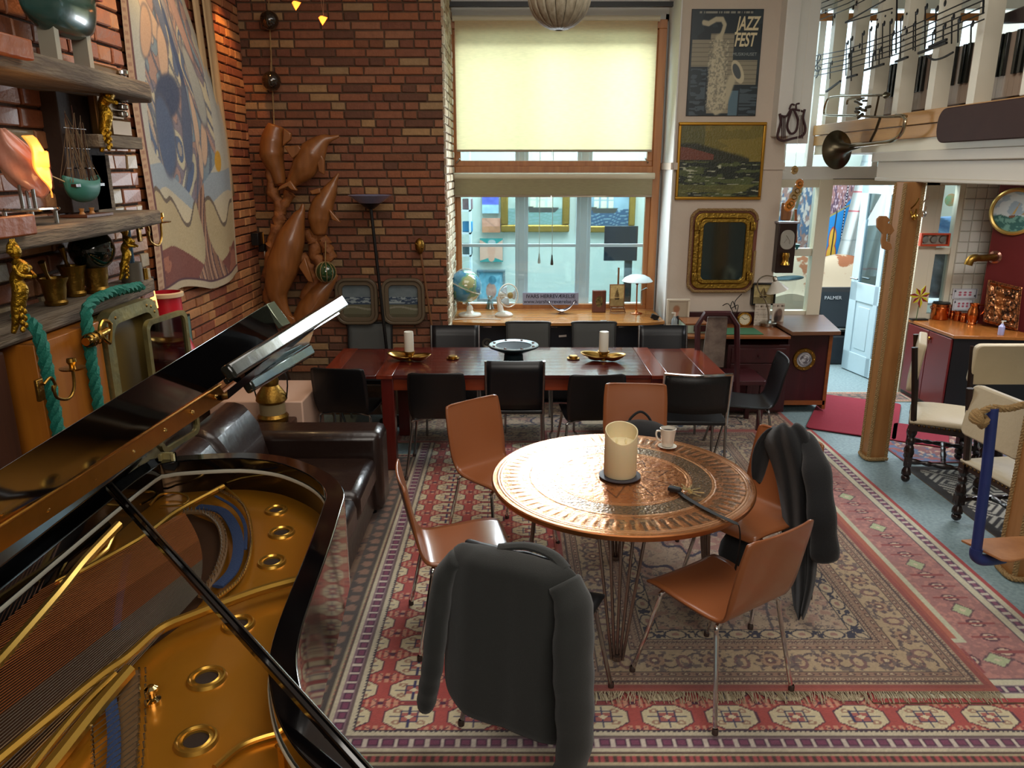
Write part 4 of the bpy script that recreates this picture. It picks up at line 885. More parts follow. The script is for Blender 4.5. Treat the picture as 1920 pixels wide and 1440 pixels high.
# dark well with soundboard under the strings
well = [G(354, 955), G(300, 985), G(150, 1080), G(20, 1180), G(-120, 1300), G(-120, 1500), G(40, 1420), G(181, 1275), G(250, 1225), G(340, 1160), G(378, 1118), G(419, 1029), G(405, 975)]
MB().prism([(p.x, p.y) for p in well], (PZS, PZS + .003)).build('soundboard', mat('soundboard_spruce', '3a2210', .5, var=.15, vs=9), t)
def strut(pts, w_, h, nm='strut', mt=None, z=PZS):
    P = smoothpts([V((G(x, y, z + h).x, G(x, y, z + h).y, z + h)) for x, y in pts], 4)
    MB().tube(P, w_, 8, sq=(1, 1.1)).build(nm, mt or GOLD2, t)
strut([(-60, 1300), (0, 1238), (105, 1118), (160, 1050), (222, 985)], .016, .045); strut([(110, 1095), (258, 1013), (330, 960), (419, 912)], .010, .04)
strut([(-60, 1480), (0, 1424), (181, 1275), (238, 1234), (298, 1182), (362, 1154), (480, 1110), (570, 1085)], .014, .04); strut([(40, 1500), (93, 1440), (180, 1330), (242, 1258)], .018, .04); strut([(-20, 1560), (60, 1440), (150, 1330), (215, 1265)], .010, .04)
strut([(0, 1150), (70, 1110), (200, 1030), (226, 925)], .008, .02); strut([(185, 962), (205, 950), (222, 955), (243, 945), (255, 915)], .008, .03)
strut([(420, 912), (455, 945), (470, 985), (468, 1040), (445, 1090), (395, 1130)], .006, .022); strut([(402, 1440), (450, 1400), (500, 1380), (540, 1372)], .008, .012)
# strings: copper-wound bass strings, then thinner steel ones
CU = mat('wound_string_copper', 'a8663c', .35, 1)
a0, a1, b0, b1 = G(346, 962, .90), G(-60, 1180, .90), G(372, 1112, .90), G(40, 1475, .90)
n = 64; D = MB()
for k in range(n):
    f_ = k / (n - 1); p = a0.lerp(b0, f_); q = a1.lerp(b1, f_); p = p + V((.035 * math.sin(math.pi * f_), -.0 , 0)); q = p + (q - p) * 1.25
    m_ = MB(); m_.cyl(p, q, .0013 if k > 24 else .0019, n=5); m_.build('string', CU if k < 40 else mat('steel_string', '8c8072', .3, 1), t, smooth=False)
# bridge with pins, damper felts
def curve(pts, z): return smoothpts([G(x, y, z) for x, y in pts], 6)
bp = curve([(345, 960), (385, 962), (412, 985), (420, 1025), (408, 1070), (378, 1118)], .885)
MB().tube(bp, .014, 6, sq=(1, .6)).build('bridge', mat('bridge_maple', '6b5033', .4), t)
PINM = mat('nickel_pin', 'b8b8b0', .25, 1); m_ = MB()
for i in range(0, len(bp)):
    for o_ in (-.006, .006): p = bp[i] + V((o_, o_, .004)); m_.cyl(p, p + V((0, 0, .014)), .0018, n=5)
m_.build('bridge_pins', PINM, t, kind='stuff')
hp = curve([(411, 921), (445, 940), (463, 965), (471, 1021), (451, 1086), (400, 1126)], .90); m_ = MB()
for i in range(len(hp) - 1):
    for f_ in (0, .5): p = hp[i].lerp(hp[i + 1], f_); m_.cyl(p, p + V((0, 0, .012)), .0022, n=5)
m_.build('hitch_pins', PINM, t, kind='stuff')
BLUEF = mat('blue_felt', '1f3358', .95, bump=.4, bs=200)
MB().tube(curve([(372, 950), (415, 958), (440, 990), (447, 1030), (436, 1070), (408, 1100)], .889), .021, 6, sq=(1, .3)).build('felt', BLUEF, t)
MB().tube(curve([(404, 930), (440, 952), (459, 985), (460, 1030)], .885), .007, 6, sq=(1, .4)).build('felt', BLUEF, t)
MB().tube(curve([(205, 1300), (212, 1350), (214, 1410), (208, 1480)], .889), .016, 6, sq=(1, .3)).build('felt', BLUEF, t)
MB().tube(curve([(240, 1040), (228, 1100), (218, 1180)], .868), .012, 6, sq=(1, .3)).build('felt', BLUEF, t)
m_ = MB()
for j in range(13):
    for o_ in (0, 12):
        p = G(262 + o_ - (j > 6) * (j - 6), 1262 + j * 15.5, .885); m_.cyl(p, p + V((0, 0, .016)), .003, n=6)
    p = G(172 + j * .5, 1350 + j * 9, .885); m_.cyl(p, p + V((0, 0, .012)), .003, n=6)
m_.build('tuning_pins', PINM, t, kind='stuff')
MB().tube(curve([(246, 1262), (240, 1330), (238, 1400), (234, 1480)], .87), .026, 6, sq=(1, .3)).build('bridge', mat('bridge_maple', '6b5033', .4), t)
for k in range(16):
    m_ = MB(); m_.cyl(G(262, 1275 + k * 11, .893), G(170, 1345 + k * 11, .893), .0012, n=5); m_.build('string', mat('steel_string', '8c8072', .3, 1), t, smooth=False)
# round holes with raised rings in the plate
for x, y, r_ in ((518, 958, .040), (528, 1000, .044), (510, 1055, .044), (447, 1172, .044), (388, 1273, .046), (368, 1390, .046)):
    p = G(x, y, PZS); rg = MB().lathe([(r_ * .62, 0), (r_ * .64, .007), (r_ * .75, .004), (r_ * .86, .004), (r_ * .93, .010), (r_ * 1.03, .009), (r_ * 1.12, 0)], p, 36).build('plate_ring', GOLD2, t)
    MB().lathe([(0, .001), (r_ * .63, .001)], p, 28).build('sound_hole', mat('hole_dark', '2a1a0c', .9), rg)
for x, y in ((98, 1100), (287, 1318)):
    p = G(x, y, PZS); MB().lathe([(.02, 0), (.02, .01), (.008, .014), (.008, .03), (.016, .036), (.016, .044), (.008, .05), (0, .05)], p + V((0, 0, .02 if x < 150 else 0)), 20).build('bolt', mat('bolt_brass', 'd9c48c', .12, 1), t)
p = G(325, 935); MB().tube(smoothpts([G(282, 946), G(300, 928), (G(330, 924)), G(352, 932), G(345, 946), G(300, 950)], 4), .005, 6).build('plate_cartouche', GOLD2, t)
# ---- lid: boards seen nearly edge-on
PL = lambda X: 2.15 + .747 * X
def xz(pts, y0, y1, nm, m_, bev=0, kind=None): return MB().prism(pts, (y0, y1), 'y').build(nm, m_, t, bev=bev)
LIDM = mat('lid_lacquer', '0b090a', .09, coat=1)
n_ = V((.6, -.8))   # below the lid plane
xz([(-1.535, 1.002), (-1.505, .998), (-1.20, 1.25), (-1.21, 1.285)], .45, 2.99, 'lid', LIDM, .003)
vs_ = [(X_, Y_, PL(X_) - .012 + dz) for dz in (-.012, .010) for X_, Y_ in ((-.69, 1.78), (-.69, 3.08), (-1.19, 3.03), (-1.19, 2.99))]; MB().add(vs_, [(0, 1, 2, 3), (7, 6, 5, 4), (0, 4, 5, 1), (1, 5, 6, 2), (2, 6, 7, 3), (3, 7, 4, 0)]).build('lid_tail', LIDM, t)
def strip(near, far, nm, m_, par=None, th=.02, ext=.6, bev=.002):
    """board between a near and a far cross-section, carried on past the near one"""
    N_ = [a + (a - b) * ext for a, b in zip(near, far)]; d = V((-.8, .0, -.45)).normalized() * th; q = [N_[0], N_[1], far[1], far[0]]
    return MB().add([tuple(p) for p in q] + [tuple(p + d) for p in q], [(0, 1, 2, 3), (7, 6, 5, 4), (0, 4, 5, 1), (1, 5, 6, 2), (2, 6, 7, 3), (3, 7, 4, 0)]).build(nm, m_, par or t, bev=bev)
ft, fk, fb = PY(389, 711, 2.95), PY(402, 728, 2.95), PY(417, 751, 2.95); nt_, nk, nb = PY(0, 934, 1.63), PY(0, 985, 1.63), PY(0, 1035, 1.63)
strip([PY(0, 880, 1.56), nk], [PY(500, 570, 3.05), PY(530, 640, 3.05)], 'lid_flap', LIDM, None, .035)
e_ = strip([PY(500, 570, 3.05), PY(530, 612, 3.05)], [PY(514, 564, 3.10), PY(545, 606, 3.10)], 'lid_flap_end', mat('lid_end_reflection', '8a9480', .12, .8), None, .02, 0)  # grey-green cap colour stands in for the reflection on black lacquer
GLB = mat('polished_edge', '1a1c18', .14, .15, coat=.4, bump=.1, bs=9)
for nm, a_, m2, th in (('lid_moulding', ((428, 681, 1.85), (446, 708, 1.85), (640, 551, 3.1), (655, 573, 3.1)), GLB, .03), ('lid_moulding', ((468, 710, 1.95), (481, 731, 1.95), (582, 643, 2.75), (593, 663, 2.75)), GLB, .03), ('lid_moulding', ((426, 708, 1.9), (432, 717, 1.9), (632, 580, 3.05), (638, 589, 3.05)), GLB, .015), ('lid_tail_board', ((436, 700, 1.93), (472, 722, 2.0), (600, 590, 3.0), (578, 650, 2.8)), LIDM, .02)):
    q = [PY(*p) for p in a_]; strip(q[:2], q[2:], nm, m2, None, th, 0, .008 if m2 is GLB and th > .02 else .003)
# brass hinge with two rows of domed screws
HB = mat('hinge_brass', 'c48a38', .3, .95, var=.2, vs=9, bump=.08, bs=30)
fwd = V((.02, 0, .011))
hg = strip([nt_ + fwd, nk + fwd], [ft + fwd, fk + fwd], 'brass_hinge', HB, None, .008); strip([nk + fwd * 1.1, nb + fwd * 1.1], [fk + fwd * 1.1, fb + fwd * 1.1], 'hinge_leaf', HB, hg, .006)
k0 = nk + (nk - fk) * .6; MB().cyl(k0 + fwd * 1.4, fk + fwd * 1.4, .0045, n=8).build('hinge_pin', HB, hg)
BOLT = mat('screw_brass', 'd0a860', .2, 1)
for k in range(9):
    for a_, b_, f_ in (((nt_ + nk) / 2, (ft + fk) / 2, .04), ((nk + nb) / 2, (fk + fb) / 2, .07)): f_ = f_ + k * .165; MB().ball(b_.lerp(a_, f_) + fwd * 1.25, .011, 10).build('screw', BOLT, hg)
p = PZ(312, 850, 1.03); m_ = MB(); 
for a_, b_ in (((-.03, -.012), (-.02, .012)), ((-.03, .008), (.03, .02)), ((.02, -.008), (.03, .02))): m_.bx(p.x + a_[0], p.x + b_[0], p.y + a_[1], p.y + b_[1], 1.0, 1.028)
m_.build('latch', mat('ivory_latch', 'e0cf90', .4), t)
# prop stick
a, b = PZ(682, 1445, 1.03), V((-1.262, 2.22, 1.19)); d_ = (b - a).normalized(); a = a - d_ * .12
MB().tube([a, b], .014, 4, sq=(1, 1)).build('lid_prop', BLACKLAC, t, bev=.003)
lp = t.children[-1]; MB().cyl(a + V((.004, .006, .0145)), b + V((.004, .006, .0145)), .003, n=6).build('prop_highlight', mat('highlight_grey', '7a746c', .1, .8), lp)  # thin grey line along the black stick paints its highlight
p = G(532, 1405, .93); m_ = MB(); m_.ball(p, .010, 10); m_.cyl(p + V((-.02, .012, 0)), p + V((.02, -.012, 0)), .005, n=8); m_.bx(p.x - .012, p.x + .012, p.y - .006, p.y + .006, .86, .94); m_.build('prop_bracket', BOLT, t)
p = PZ(607, 1362, 1.0); MB().box((p.x, p.y, 1.004), (.012, .05, .012), (0, 0, R(30))).build('case_catch', BLACKM, t)
# legs, keyboard end
for x_, y_ in ((-1.12, 2.62), (-1.35, .5), (-.25, .5)):
    MB().lathe([(.03, .0), (.035, .05), (.05, .1), (.05, .12), (.035, .14), (.06, .4), (.075, .60), (.075, .625)], (x_, y_, 0.012), 20).build('leg', BLACKLAC, t)
MB().bx(-1.5, -.1, .12, .30, .62, .72).build('key_bed', BLACKLAC, t, bev=.004)
# ================================================================ SOFA
LEA = mat('brown_leather', '231612', .32, var=.15, vs=5, bump=.25, bs=22, coat=.2)
t = thing('sofa', 'dark brown leather sofa along the left wall behind the piano', 'sofa', (-1.3, 3.95, 0))
MB().bx(-1.76, -.86, 3.12, 4.52, .07, .30).build('base', LEA, t, bev=.03)
for y0, y1 in ((3.14, 3.80), (3.82, 4.40)):
    MB().bx(-1.55, -.83, y0, y1, .27, .455).build('seat_cushion', LEA, t, bev=.05)
    mb = MB(); mb.prism([(-1.765, .40), (-1.46, .42), (-1.52, .68), (-1.60, .80), (-1.70, .82), (-1.765, .76)], (y0 - .0, y1 + .0), 'y'); mb.build('back_cushion', LEA, t, bev=.05)
MB().bx(-1.76, -.80, 4.40, 4.66, .07, .60).build('armrest', LEA, t, bev=.05)
MB().bx(-1.76, -.84, 3.06, 3.13, .07, .52).build('armrest', LEA, t, bev=.03)
for x_ in (-1.7, -.9):
    for y_ in (3.1, 4.55): MB().lathe([(.025, 0), (.03, .075)], (x_, y_, .008), 12).build('foot', BLACKM, t)
o = tag(MB().bx(-2.1, -1.45, 5.06, 5.62, 0, .60).build('low_cabinet', mat('pinkish_white_paint', 'c9a894', .5), bev=.01), 'low pinkish white box against the left wall behind the leather sofa', 'cabinet')
t = thing('ship_lantern', 'old brass ship lantern with a wire handle behind the sofa', 'lantern', (-1.62, 4.95, .0)); q = (-1.62, 4.92, .0)
c = PY(510, 757, 4.93); q = (c.x, 4.93, 0)
MB().bx(c.x - .13, c.x + .13, 4.80, 5.04, 0, .50).build('stand', DARKWOOD, t, bev=.01)
MB().lathe([(r_ * 1.15, .50 + (z_ - .50) * 1.35) for r_, z_ in ((0, .50), (.085, .505), (.09, .53), (.075, .545), (.075, .60), (.09, .615), (.085, .64), (.045, .69), (.05, .71), (.04, .75), (.02, .765), (0, .77))], q, 28).build('lantern_body', OLDBRASS, t)
MB().lathe([(.087, .562), (.087, .635)], q, 28).build('lens', mat('lantern_glass', '8a7a5a', .1), t)
MB().tube(smoothpts([(q[0] - .10, 4.93, .66), (q[0] - .11, 4.93, .82), (q[0], 4.93, .96), (q[0] + .11, 4.93, .82), (q[0] + .10, 4.93, .66)], 5), .005, 6).build('handle', BLACKM, t)
# ================================================================ LEFT WALL AND CHIMNEY
OLDW = mat('weathered_oak', '55483c', .85, col2='7a6c58', vs=5, stretch=(9, .8, 9), bump=.7, bs=14)
SHM = mat('tarred_timber', '2c1c12', .8, var=.2, vs=8, bump=.5, bs=20)
def shelf(label, pts, z0, z1, m_=None, nm='shelf'):
    t = thing(nm, label, 'shelf', (sum(p[0] for p in pts) / len(pts), sum(p[1] for p in pts) / len(pts), z0)); r = random.Random(int(z0 * 100)); P = smoothpts([(a, b, 0) for a, b in pts], 1)
    MB().prism(pts, (z0, z1)).build('board', m_ or OLDW, t, bev=.012); return t
# upper shelf
a, b = PX(-60, 85, -1.50), PX(248, 128, -1.62)
shelf('weathered plank shelf at the top left carrying a ship model', [(-1.80, 2.2), (-1.47, 2.2), (-1.50, 2.9), (-1.53, 3.45), (-1.60, 3.62), (-1.80, 3.62)], 2.43, 2.50)
shelf('weathered plank shelf with the shell lamp and small ship model', [(-1.80, 2.0), (-1.44, 2.0), (-1.46, 2.6), (-1.50, 3.1), (-1.55, 3.46), (-1.80, 3.46)], 1.915, 1.975)
shelf('rough dark stone-like shelf holding mortars above the rope-trimmed cabinet', [(-1.80, 2.2), (-1.60, 2.2), (-1.62, 3.2), (-1.66, 3.55), (-1.80, 3.6)], 1.60, 1.665)
for (px, py, X_, lab) in ((20, 425, -1.43, 'orange stained end block on the middle shelf'), (15, 85, -1.46, 'orange crumpled copper block at the end of the top shelf')):
    c = PX(px, py, X_); tag(MB().box(c, (.03, .20, .06)).build('wood_block', mat('orange_stain', '8a4412', .45, var=.25, vs=12, bump=.5, bs=18), bev=.006), lab, 'block')
# dark niche post with gilded mermaid, small shelf with bell plate
X0 = -1.72
def wbox(px0, py0, px1, py1, X_, d, nm, m_, par, bev=.004):
    a, b = PX(px0, py1, X_), PX(px1, py0, X_); return MB().bx(X_ - d, X_, a.y, b.y, min(a.z, b.z), max(a.z, b.z)).build(nm, m_, par, bev=bev)
t = thing('niche_post', 'dark tarred upright timber between the two left shelves behind the gilt figurehead', 'post', tuple(PX(165, 390, X0)))
wbox(138, 128, 175, 400, X0, .07, 'timber', SHM, t)
wbox(186, 290, 204, 400, X0, .05, 'strip', OLDW, t)
GILT = mat('old_gilt', 'a07a20', .3, .9, var=.4, vs=30, bump=.8, bs=60)
def figurehead(px, py, px2, py2, X_, label, flip=1):
    """carved mermaid: head with hair, torso, arms folded, scaly tail"""
    a, b = PX(px, py, X_), PX(px2, py2, X_); h = a.z - b.z; t = thing('figurehead', label, 'figurehead', (X_ - .02, b.y, b.z)); y = lambda f_: b.y + (a.y - b.y) * f_; z = lambda f_: b.z + h * f_
    P = [V((X_, y(0), z(0))), V((X_ + .01, y(.12), z(.12))), V((X_ + .02, y(.3), z(.3))), V((X_ + .03, y(.5), z(.48))), V((X_ + .02, y(.65), z(.60))), V((X_ + .04, y(.75), z(.72))), V((X_ + .02, y(.85), z(.80)))]
    rr = [.010, .018, .03, .036, .027, .038, .018]; rr = [q * h / .42 for q in rr]; Q = smoothpts(P, 5); RR = [float(np.interp(i / 5, range(7), rr)) for i in range(len(Q))]
    MB().tube(Q, RR, 14).build('body', GILT, t, ang=80)
    s = h / .42; MB().ball((X_ + .025, y(.92), z(.90)), (.028 * s, .026 * s, .036 * s), 16).build('head', GILT, t); hd = t.children[-1]
    m_ = MB(); m_.ball((X_ + .052 * s, y(.92) + .0, z(.895)), (.006, .005, .010), 8); m_.build('nose', GILT, hd)
    m_ = MB(); 
    for k in range(9): q = k / 8 * math.pi; m_.ball((X_ + .02, y(.93) - .028 * s * math.cos(q), z(.91) + .034 * s * math.sin(q)), (.016 * s, .011 * s, .014 * s), 8)
    m_.build('hair', GILT, hd)
    for k in range(3): MB().ball((X_ + .022, y(.93) + (k - 1) * .014 * s, z(.99) + .006), (.005 * s, .006 * s, .014 * s), 8).build('crown_point', GILT, hd)
    for sy in (-1, 1):
        MB().tube(smoothpts([V((X_ + .03, y(.76) + sy * .034 * s, z(.75))), V((X_ + .05, y(.68) + sy * .045 * s, z(.66))), V((X_ + .07, y(.66) + sy * .008, z(.63)))], 4), .010 * s, 8).build('arm', GILT, t); MB().ball((X_ + .055, y(.75) + sy * .016 * s, z(.72)), .014 * s, 10).build('breast', GILT, t)
    m_ = MB()
    for k in range(14): f_ = .05 + .038 * k; m_.ball((X_ + .02 + rr[2] * .7, y(f_) + (.012 if k % 2 else -.012) * s, z(f_)), (.012 * s, .012 * s, .016 * s), 8)
    m_.build('scales', GILT, t); return t
figurehead(178, 137, 190, 285, -1.62, 'gilded mermaid figurehead under the top left shelf')
figurehead(10, 455, 25, 625, -1.44, 'golden mermaid figurehead at the left picture edge beside the green rope')
figurehead(222, 425, 225, 525, -1.60, 'small golden mermaid figurehead under the middle shelf beside the glass ball')
t = thing('brass_plate', 'brown bronze bracket plate with a chrome bolt strip below the top shelf', 'plate', tuple(PX(215, 200, -1.66)))
wbox(190, 128, 222, 255, -1.66, .04, 'plate', mat('bronze_brown', '5d4220', .4, .6), t, .01); wbox(212, 225, 246, 256, -1.64, .04, 'foot', mat('bronze_brown', '5d4220'), t, .01)
for k in range(7): c = PX(229, 136 + 13 * k, -1.65); MB().lathe([(.018, -.012), (.024, -.006), (.024, .006), (.018, .012)], c, 14).build('rib', CHROME, t)
tag(wbox(188, 258, 266, 276, -1.60, .2, 'small_shelf', OLDW, None), 'short grey wooden ledge under the bronze bracket', 'shelf')
# ship model on the top shelf (hull only in view)
def hull(nm, c, L_, h, w_, m_, par, up=0.3, sheer=.25):
    def f(u, v):
        s = u * 2 - 1; ww = (1 - abs(s) ** 2.6) ; a = (v - .5) * math.pi; k = math.sin(a); kk = abs(math.cos(a)) ** .7
        zz = -h * kk * (1 - .35 * abs(s) ** 3) + sheer * h * s * s * .9; return (c[0] + w_ * ww * k, c[1] + s * L_ / 2 * (1 - .08 * kk), c[2] + zz)
    return MB().grid(f, 28, 14).build(nm, m_, par, solid=.006, ang=80)
c = PX(118, 22, -1.66); t = thing('ship_model', 'dark green hulled ship model on the top left shelf', 'ship model', (c.x, c.y, 2.505))
GH = mat('green_hull', '1b3a34', .25, var=.2, coat=.4)
hull('hull', (c.x, c.y - .02, c.z + .06), .52, .15, .07, GH, t, sheer=.1)
MB().bx(c.x - .055, c.x + .055, c.y - .22, c.y + .2, c.z + .07, c.z + .085).build('deck', mat('red_deck', '7a2e1c', .5), t)
for dy in (-.12, .10): MB().bx(c.x - .03, c.x + .03, c.y + dy - .015, c.y + dy + .015, 2.515, c.z - .02).build('cradle', mat('grey_cradle', '8c8878', .6), t)
MB().bx(c.x - .05, c.x + .05, c.y - .22, c.y + .22, 2.502, 2.517).build('base_board', mat('red_deck', '7a2e1c', .5), t)
for dy in (-.1, .08): MB().cyl((c.x, c.y + dy, c.z + .08), (c.x, c.y + dy, c.z + .45), .006, n=8).build('mast', DARKWOOD, t)
# small ship with rigging on the middle shelf
c = PX(155, 352, -1.60); t = thing('ship_model', 'small teal hulled sailing ship model with tangled rigging', 'ship model', (c.x, c.y, 1.978))
c.z -= .03; hull('hull', (c.x, c.y, c.z + .055), .235, .075, .04, mat('teal_hull', '2c6a60', .5, var=.15), t, sheer=.3)
MB().bx(c.x - .032, c.x + .032, c.y - .10, c.y + .10, c.z + .035, c.z + .045).build('deck', DARKWOOD, t)
RIG = mat('rigging_thread', '5d4a34', .9)
for k, (dy, hh) in enumerate(((-.045, .26), (.005, .29), (.055, .23))):
    MB().cyl((c.x, c.y + dy, c.z + .03), (c.x, c.y + dy, c.z + .03 + hh), .0035, .002, 6).build('mast', DARKWOOD, t); ms = t.children[-1]
    for j in range(3): MB().cyl((c.x, c.y + dy - .045 + .01 * j, c.z + .1 + .07 * j), (c.x, c.y + dy + .045 - .01 * j, c.z + .1 + .07 * j), .002, n=5).build('yard', DARKWOOD, ms)
m_ = MB(); r = random.Random(2)
for k in range(46):
    dy = r.choice((-.045, .005, .055)); m_.tube([(c.x + r.uniform(-.035, .035), c.y + r.uniform(-.11, .11), c.z + .05), (c.x + r.uniform(-.006, .006), c.y + dy, c.z + r.uniform(.15, .30))], .0012, 3)
m_.build('rigging', RIG, t); MB().cyl((c.x, c.y - .10, c.z + .05), (c.x, c.y - .19, c.z + .075), .003, .002, 6).build('bowsprit', mat('pale_spar', 'b09a70', .6), t)
for dy in (-.03, .04): MB().lathe([(.012, 0), (.007, .01), (.01, .022)], (c.x, c.y + dy, 1.985), 10).build('stand', mat('stand_wood', '9a6a34', .5), t)
MB().bx(c.x - .05, c.x + .05, c.y - .09, c.y + .10, 1.977, 1.986).build('base_board', mat('red_brown_board', '54301c', .5), t)
# conch shell lamp: lit from within
c = PX(45, 330, -1.55); t = thing('shell_lamp', 'pink conch shell lamp glowing orange on a small steel table stand', 'lamp', (c.x, c.y, 1.978))
GLOW = mat('shell_glow', 'ff9a3c', .4, emit=1.1); PINKS = mat('conch_pink', 'c98f78', .35, col2='b06a58', vs=9, coat=.3)
def conch(u, v):
    a = u * 2 * math.pi; s = v; r_ = .088 * math.sin(math.pi * min(1, s * .93 + .05)) ** .8 * (1 - .35 * s); cx = .02 * math.sin(a * 3 + s * 8) * .15; tw = 1 + .10 * math.sin(5 * a + 9 * s)
    return (c.x + r_ * math.cos(a) * .8 * tw, c.y + .065 - .13 * s + r_ * math.sin(a) * tw, 2.06 + .205 * s + cx)
MB().grid(conch, 36, 22).build('shell', PINKS, t, solid=.004, ang=80)
def lip(u, v): a = PX(20, 260, -1.47); k = u; return (-1.475 + .01 * math.sin(u * 9), c.y - .10 + .10 * u * (1 if v > 0 else 1) + .085 * v * math.sin(math.pi * min(1, u * 1.0 + .12)), 2.245 - .185 * u + .012 * math.sin(u * 26) * v)
MB().grid(lip, 24, 6).build('shell_lip', GLOW, t, solid=.005)
for k, a in enumerate((0, 2.1, 4.2)): MB().cyl((c.x + .02 * math.cos(a), c.y + .02 * math.sin(a), 2.03), (c.x + .02 * math.cos(a), c.y + .02 * math.sin(a), 2.10), .006, n=8).build('pin', CHROME, t)
MB().lathe([(0, 2.02), (.085, 2.02), (.088, 2.025), (.085, 2.03), (0, 2.03)], (c.x, c.y, 0), 32).build('table_disc', CHROME, t)
for k in range(4): a = .6 + k * math.pi / 2; MB().cyl((c.x + .07 * math.cos(a), c.y + .07 * math.sin(a), 1.978), (c.x + .07 * math.cos(a), c.y + .07 * math.sin(a), 2.02), .007, n=8).build('leg', CHROME, t)
light('shell_lamp_light', 'POINT', (c.x + .13, c.y - .02, 2.16), 1.6, (1, .5, .18), .04)
# candle sconce scroll beside the shelf
def sconce(px, py, X_, label, s=1.0, cupdx=.11):
    c = PX(px, py, X_); t = thing('candle_sconce', label, 'sconce', tuple(c)); P = smoothpts([c + V((0, -.12 * s, .02 * s)), c + V((0, -.07 * s, .035 * s)), c + V((.0, -.045 * s, .0)), c + V((.0, -.065 * s, -.02 * s)), c + V((.01, -.08 * s, 0)), c + V((.01, -.07 * s, -.05 * s)), c + V((.015, 0, -.075 * s)), c + V((.015, .05 * s, -.04 * s)), c + V((.015, .06 * s, .03 * s))], 5)
    MB().tube(P, .0065 * s, 8).build('scroll_arm', OLDBRASS, t); q = c + V((.015, .06 * s, .03 * s))
    MB().lathe([(.004, 0), (.05 * s, .006), (.052 * s, .011), (.012 * s, .012), (.012 * s, .02), (.02 * s, .03), (.018 * s, .055 * s), (.013 * s, .056 * s)], q, 20).build('candle_cup', BRASS, t)
    MB().box(c + V((-.01, -.13 * s, 0)), (.012, .03, .09 * s)).build('wall_plate', OLDBRASS, t, bev=.003); return t
sconce(287, 432, -1.66, 'black scrolled iron sconce with a brass candle cup beside the tapestry', .9)
sconce(115, 715, -1.42, 'ornate brass sconce arm in front of the green rope', .75); sconce(305, 635, -1.60, 'small brass sconce in front of the red lampshade', .6)
# mortars, glass ball, tins on the third shelf
def mortar(px, py, X_, r_, h, label, pest=True):
    c = PX(px, py, X_); c.z = 1.667; t = thing('mortar', label, 'mortar', tuple(c))
    MB().lathe([(0, 0), (r_ * .75, 0), (r_ * .8, h * .1), (r_ * .68, h * .18), (r_ * .78, h * .5), (r_ * .82, h * .75), (r_, h * .95), (r_ * 1.03, h), (r_ * .85, h * .98), (r_ * .65, h * .4), (0, h * .35)], c, 28).build('cup', OLDBRASS, t)
    if pest: MB().tube([c + V((0, 0, h * .5)), c + V((.01, -.05, h * 1.2)), c + V((.015, -.075, h * 1.65))], [.014, .006, .012], 8).build('pestle', OLDBRASS, t)
mortar(103, 550, -1.68, .05, .10, 'small brass mortar with pestle at the left above the green rope'); mortar(140, 540, -1.72, .05, .12, 'brass mortar in the middle with a pestle leaning right', True); mortar(182, 535, -1.68, .058, .135, 'largest brass mortar under the green glass ball', False)
c = PX(172, 468, -1.68); t = thing('glass_float', 'large dark green glass float resting on the brass mortars', 'glass float', tuple(c)); MB().ball(c, .085, 28).build('ball', mat('bottle_green_glass', '04140c', .04, coat=1), t); MB().lathe([(0, 0), (.03, 0), (.03, .02), (.01, .025)], c + V((.0, 0, -.115)), 14).build('neck', OLDBRASS, t)
t = thing('tin_can', 'grey metal tin with a blue steel tube standing in it beside the small mermaid', 'tin', tuple(PX(248, 505, -1.66))); c = PX(248, 520, -1.68)
MB().lathe([(0, 0), (.045, 0), (.045, .085), (.04, .087), (0, .087)], (c.x, c.y, 1.667), 24).build('tin', mat('grey_tin', '5d564a', .5, .5, var=.1), t); MB().cyl((c.x + .01, c.y - .02, 1.75), (c.x + .01, c.y - .02, 1.93), .018, n=16).build('tube', mat('blue_steel', '4a6478', .15, .9), t)
c = PX(272, 512, -1.66); tag(MB().lathe([(0, 0), (.012, 0), (.012, .05), (0, .05)], (c.x, c.y, 1.667), 14).build('cartridge', BRASS), 'tiny brass tube at the right end of the mortar shelf', 'tube')
# orange pine cabinet with teal rope and a porthole
t = thing('porthole_cabinet', 'orange pine cabinet on the chimney with green rope and a brass porthole frame', 'cabinet', (-1.65, 2.8, 1.1))
XF = -1.56; OPINE = wood('orange_pine', 'a8661c', '8f4f12', .4, 2, 1.6, coat=.2)
ya, yb = PX(55, 600, XF).y, PX(292, 560, XF).y; zt = 1.645
mid = ya + (yb - ya) * .36; mid2 = ya + (yb - ya) * .46
for a_, b_ in ((ya, mid), (mid + .004, mid2), (yb - .02, yb)): MB().bx(-1.775, XF, a_, b_, 1.06, 1.595).build('plank', OPINE, t, bev=.003)
MB().bx(-1.775, XF - .03, mid2, yb, 1.06, 1.595).build('panel', mat('niche_interior', '5d4a1c', .5), t)
TEAL = mat('teal_rope', '0f6b5a', .7, bump=.5, bs=150)
rope(MB(), [(XF + .02, ya + .03, .7), (XF + .02, ya + .02, 1.3), (XF + .02, ya + .01, 1.60), (XF - .03, ya + .05, 1.66), (XF - .10, ya + .09, 1.672)], .022, .11).build('rope', TEAL, t)
rope(MB(), [(XF + .02, mid - .03, .7), (XF + .02, mid - .035, 1.3), (XF + .02, mid - .03, 1.60), (XF + .01, mid + .03, 1.67), (XF + .0, mid + .22, 1.685), (XF - .01, yb - .10, 1.67)], .022, .11).build('rope', TEAL, t)
PORT = mat('verdigris_brass', '9a8c58', .4, .7, col2='6d6a4a', vs=7, bump=.3, bs=30)
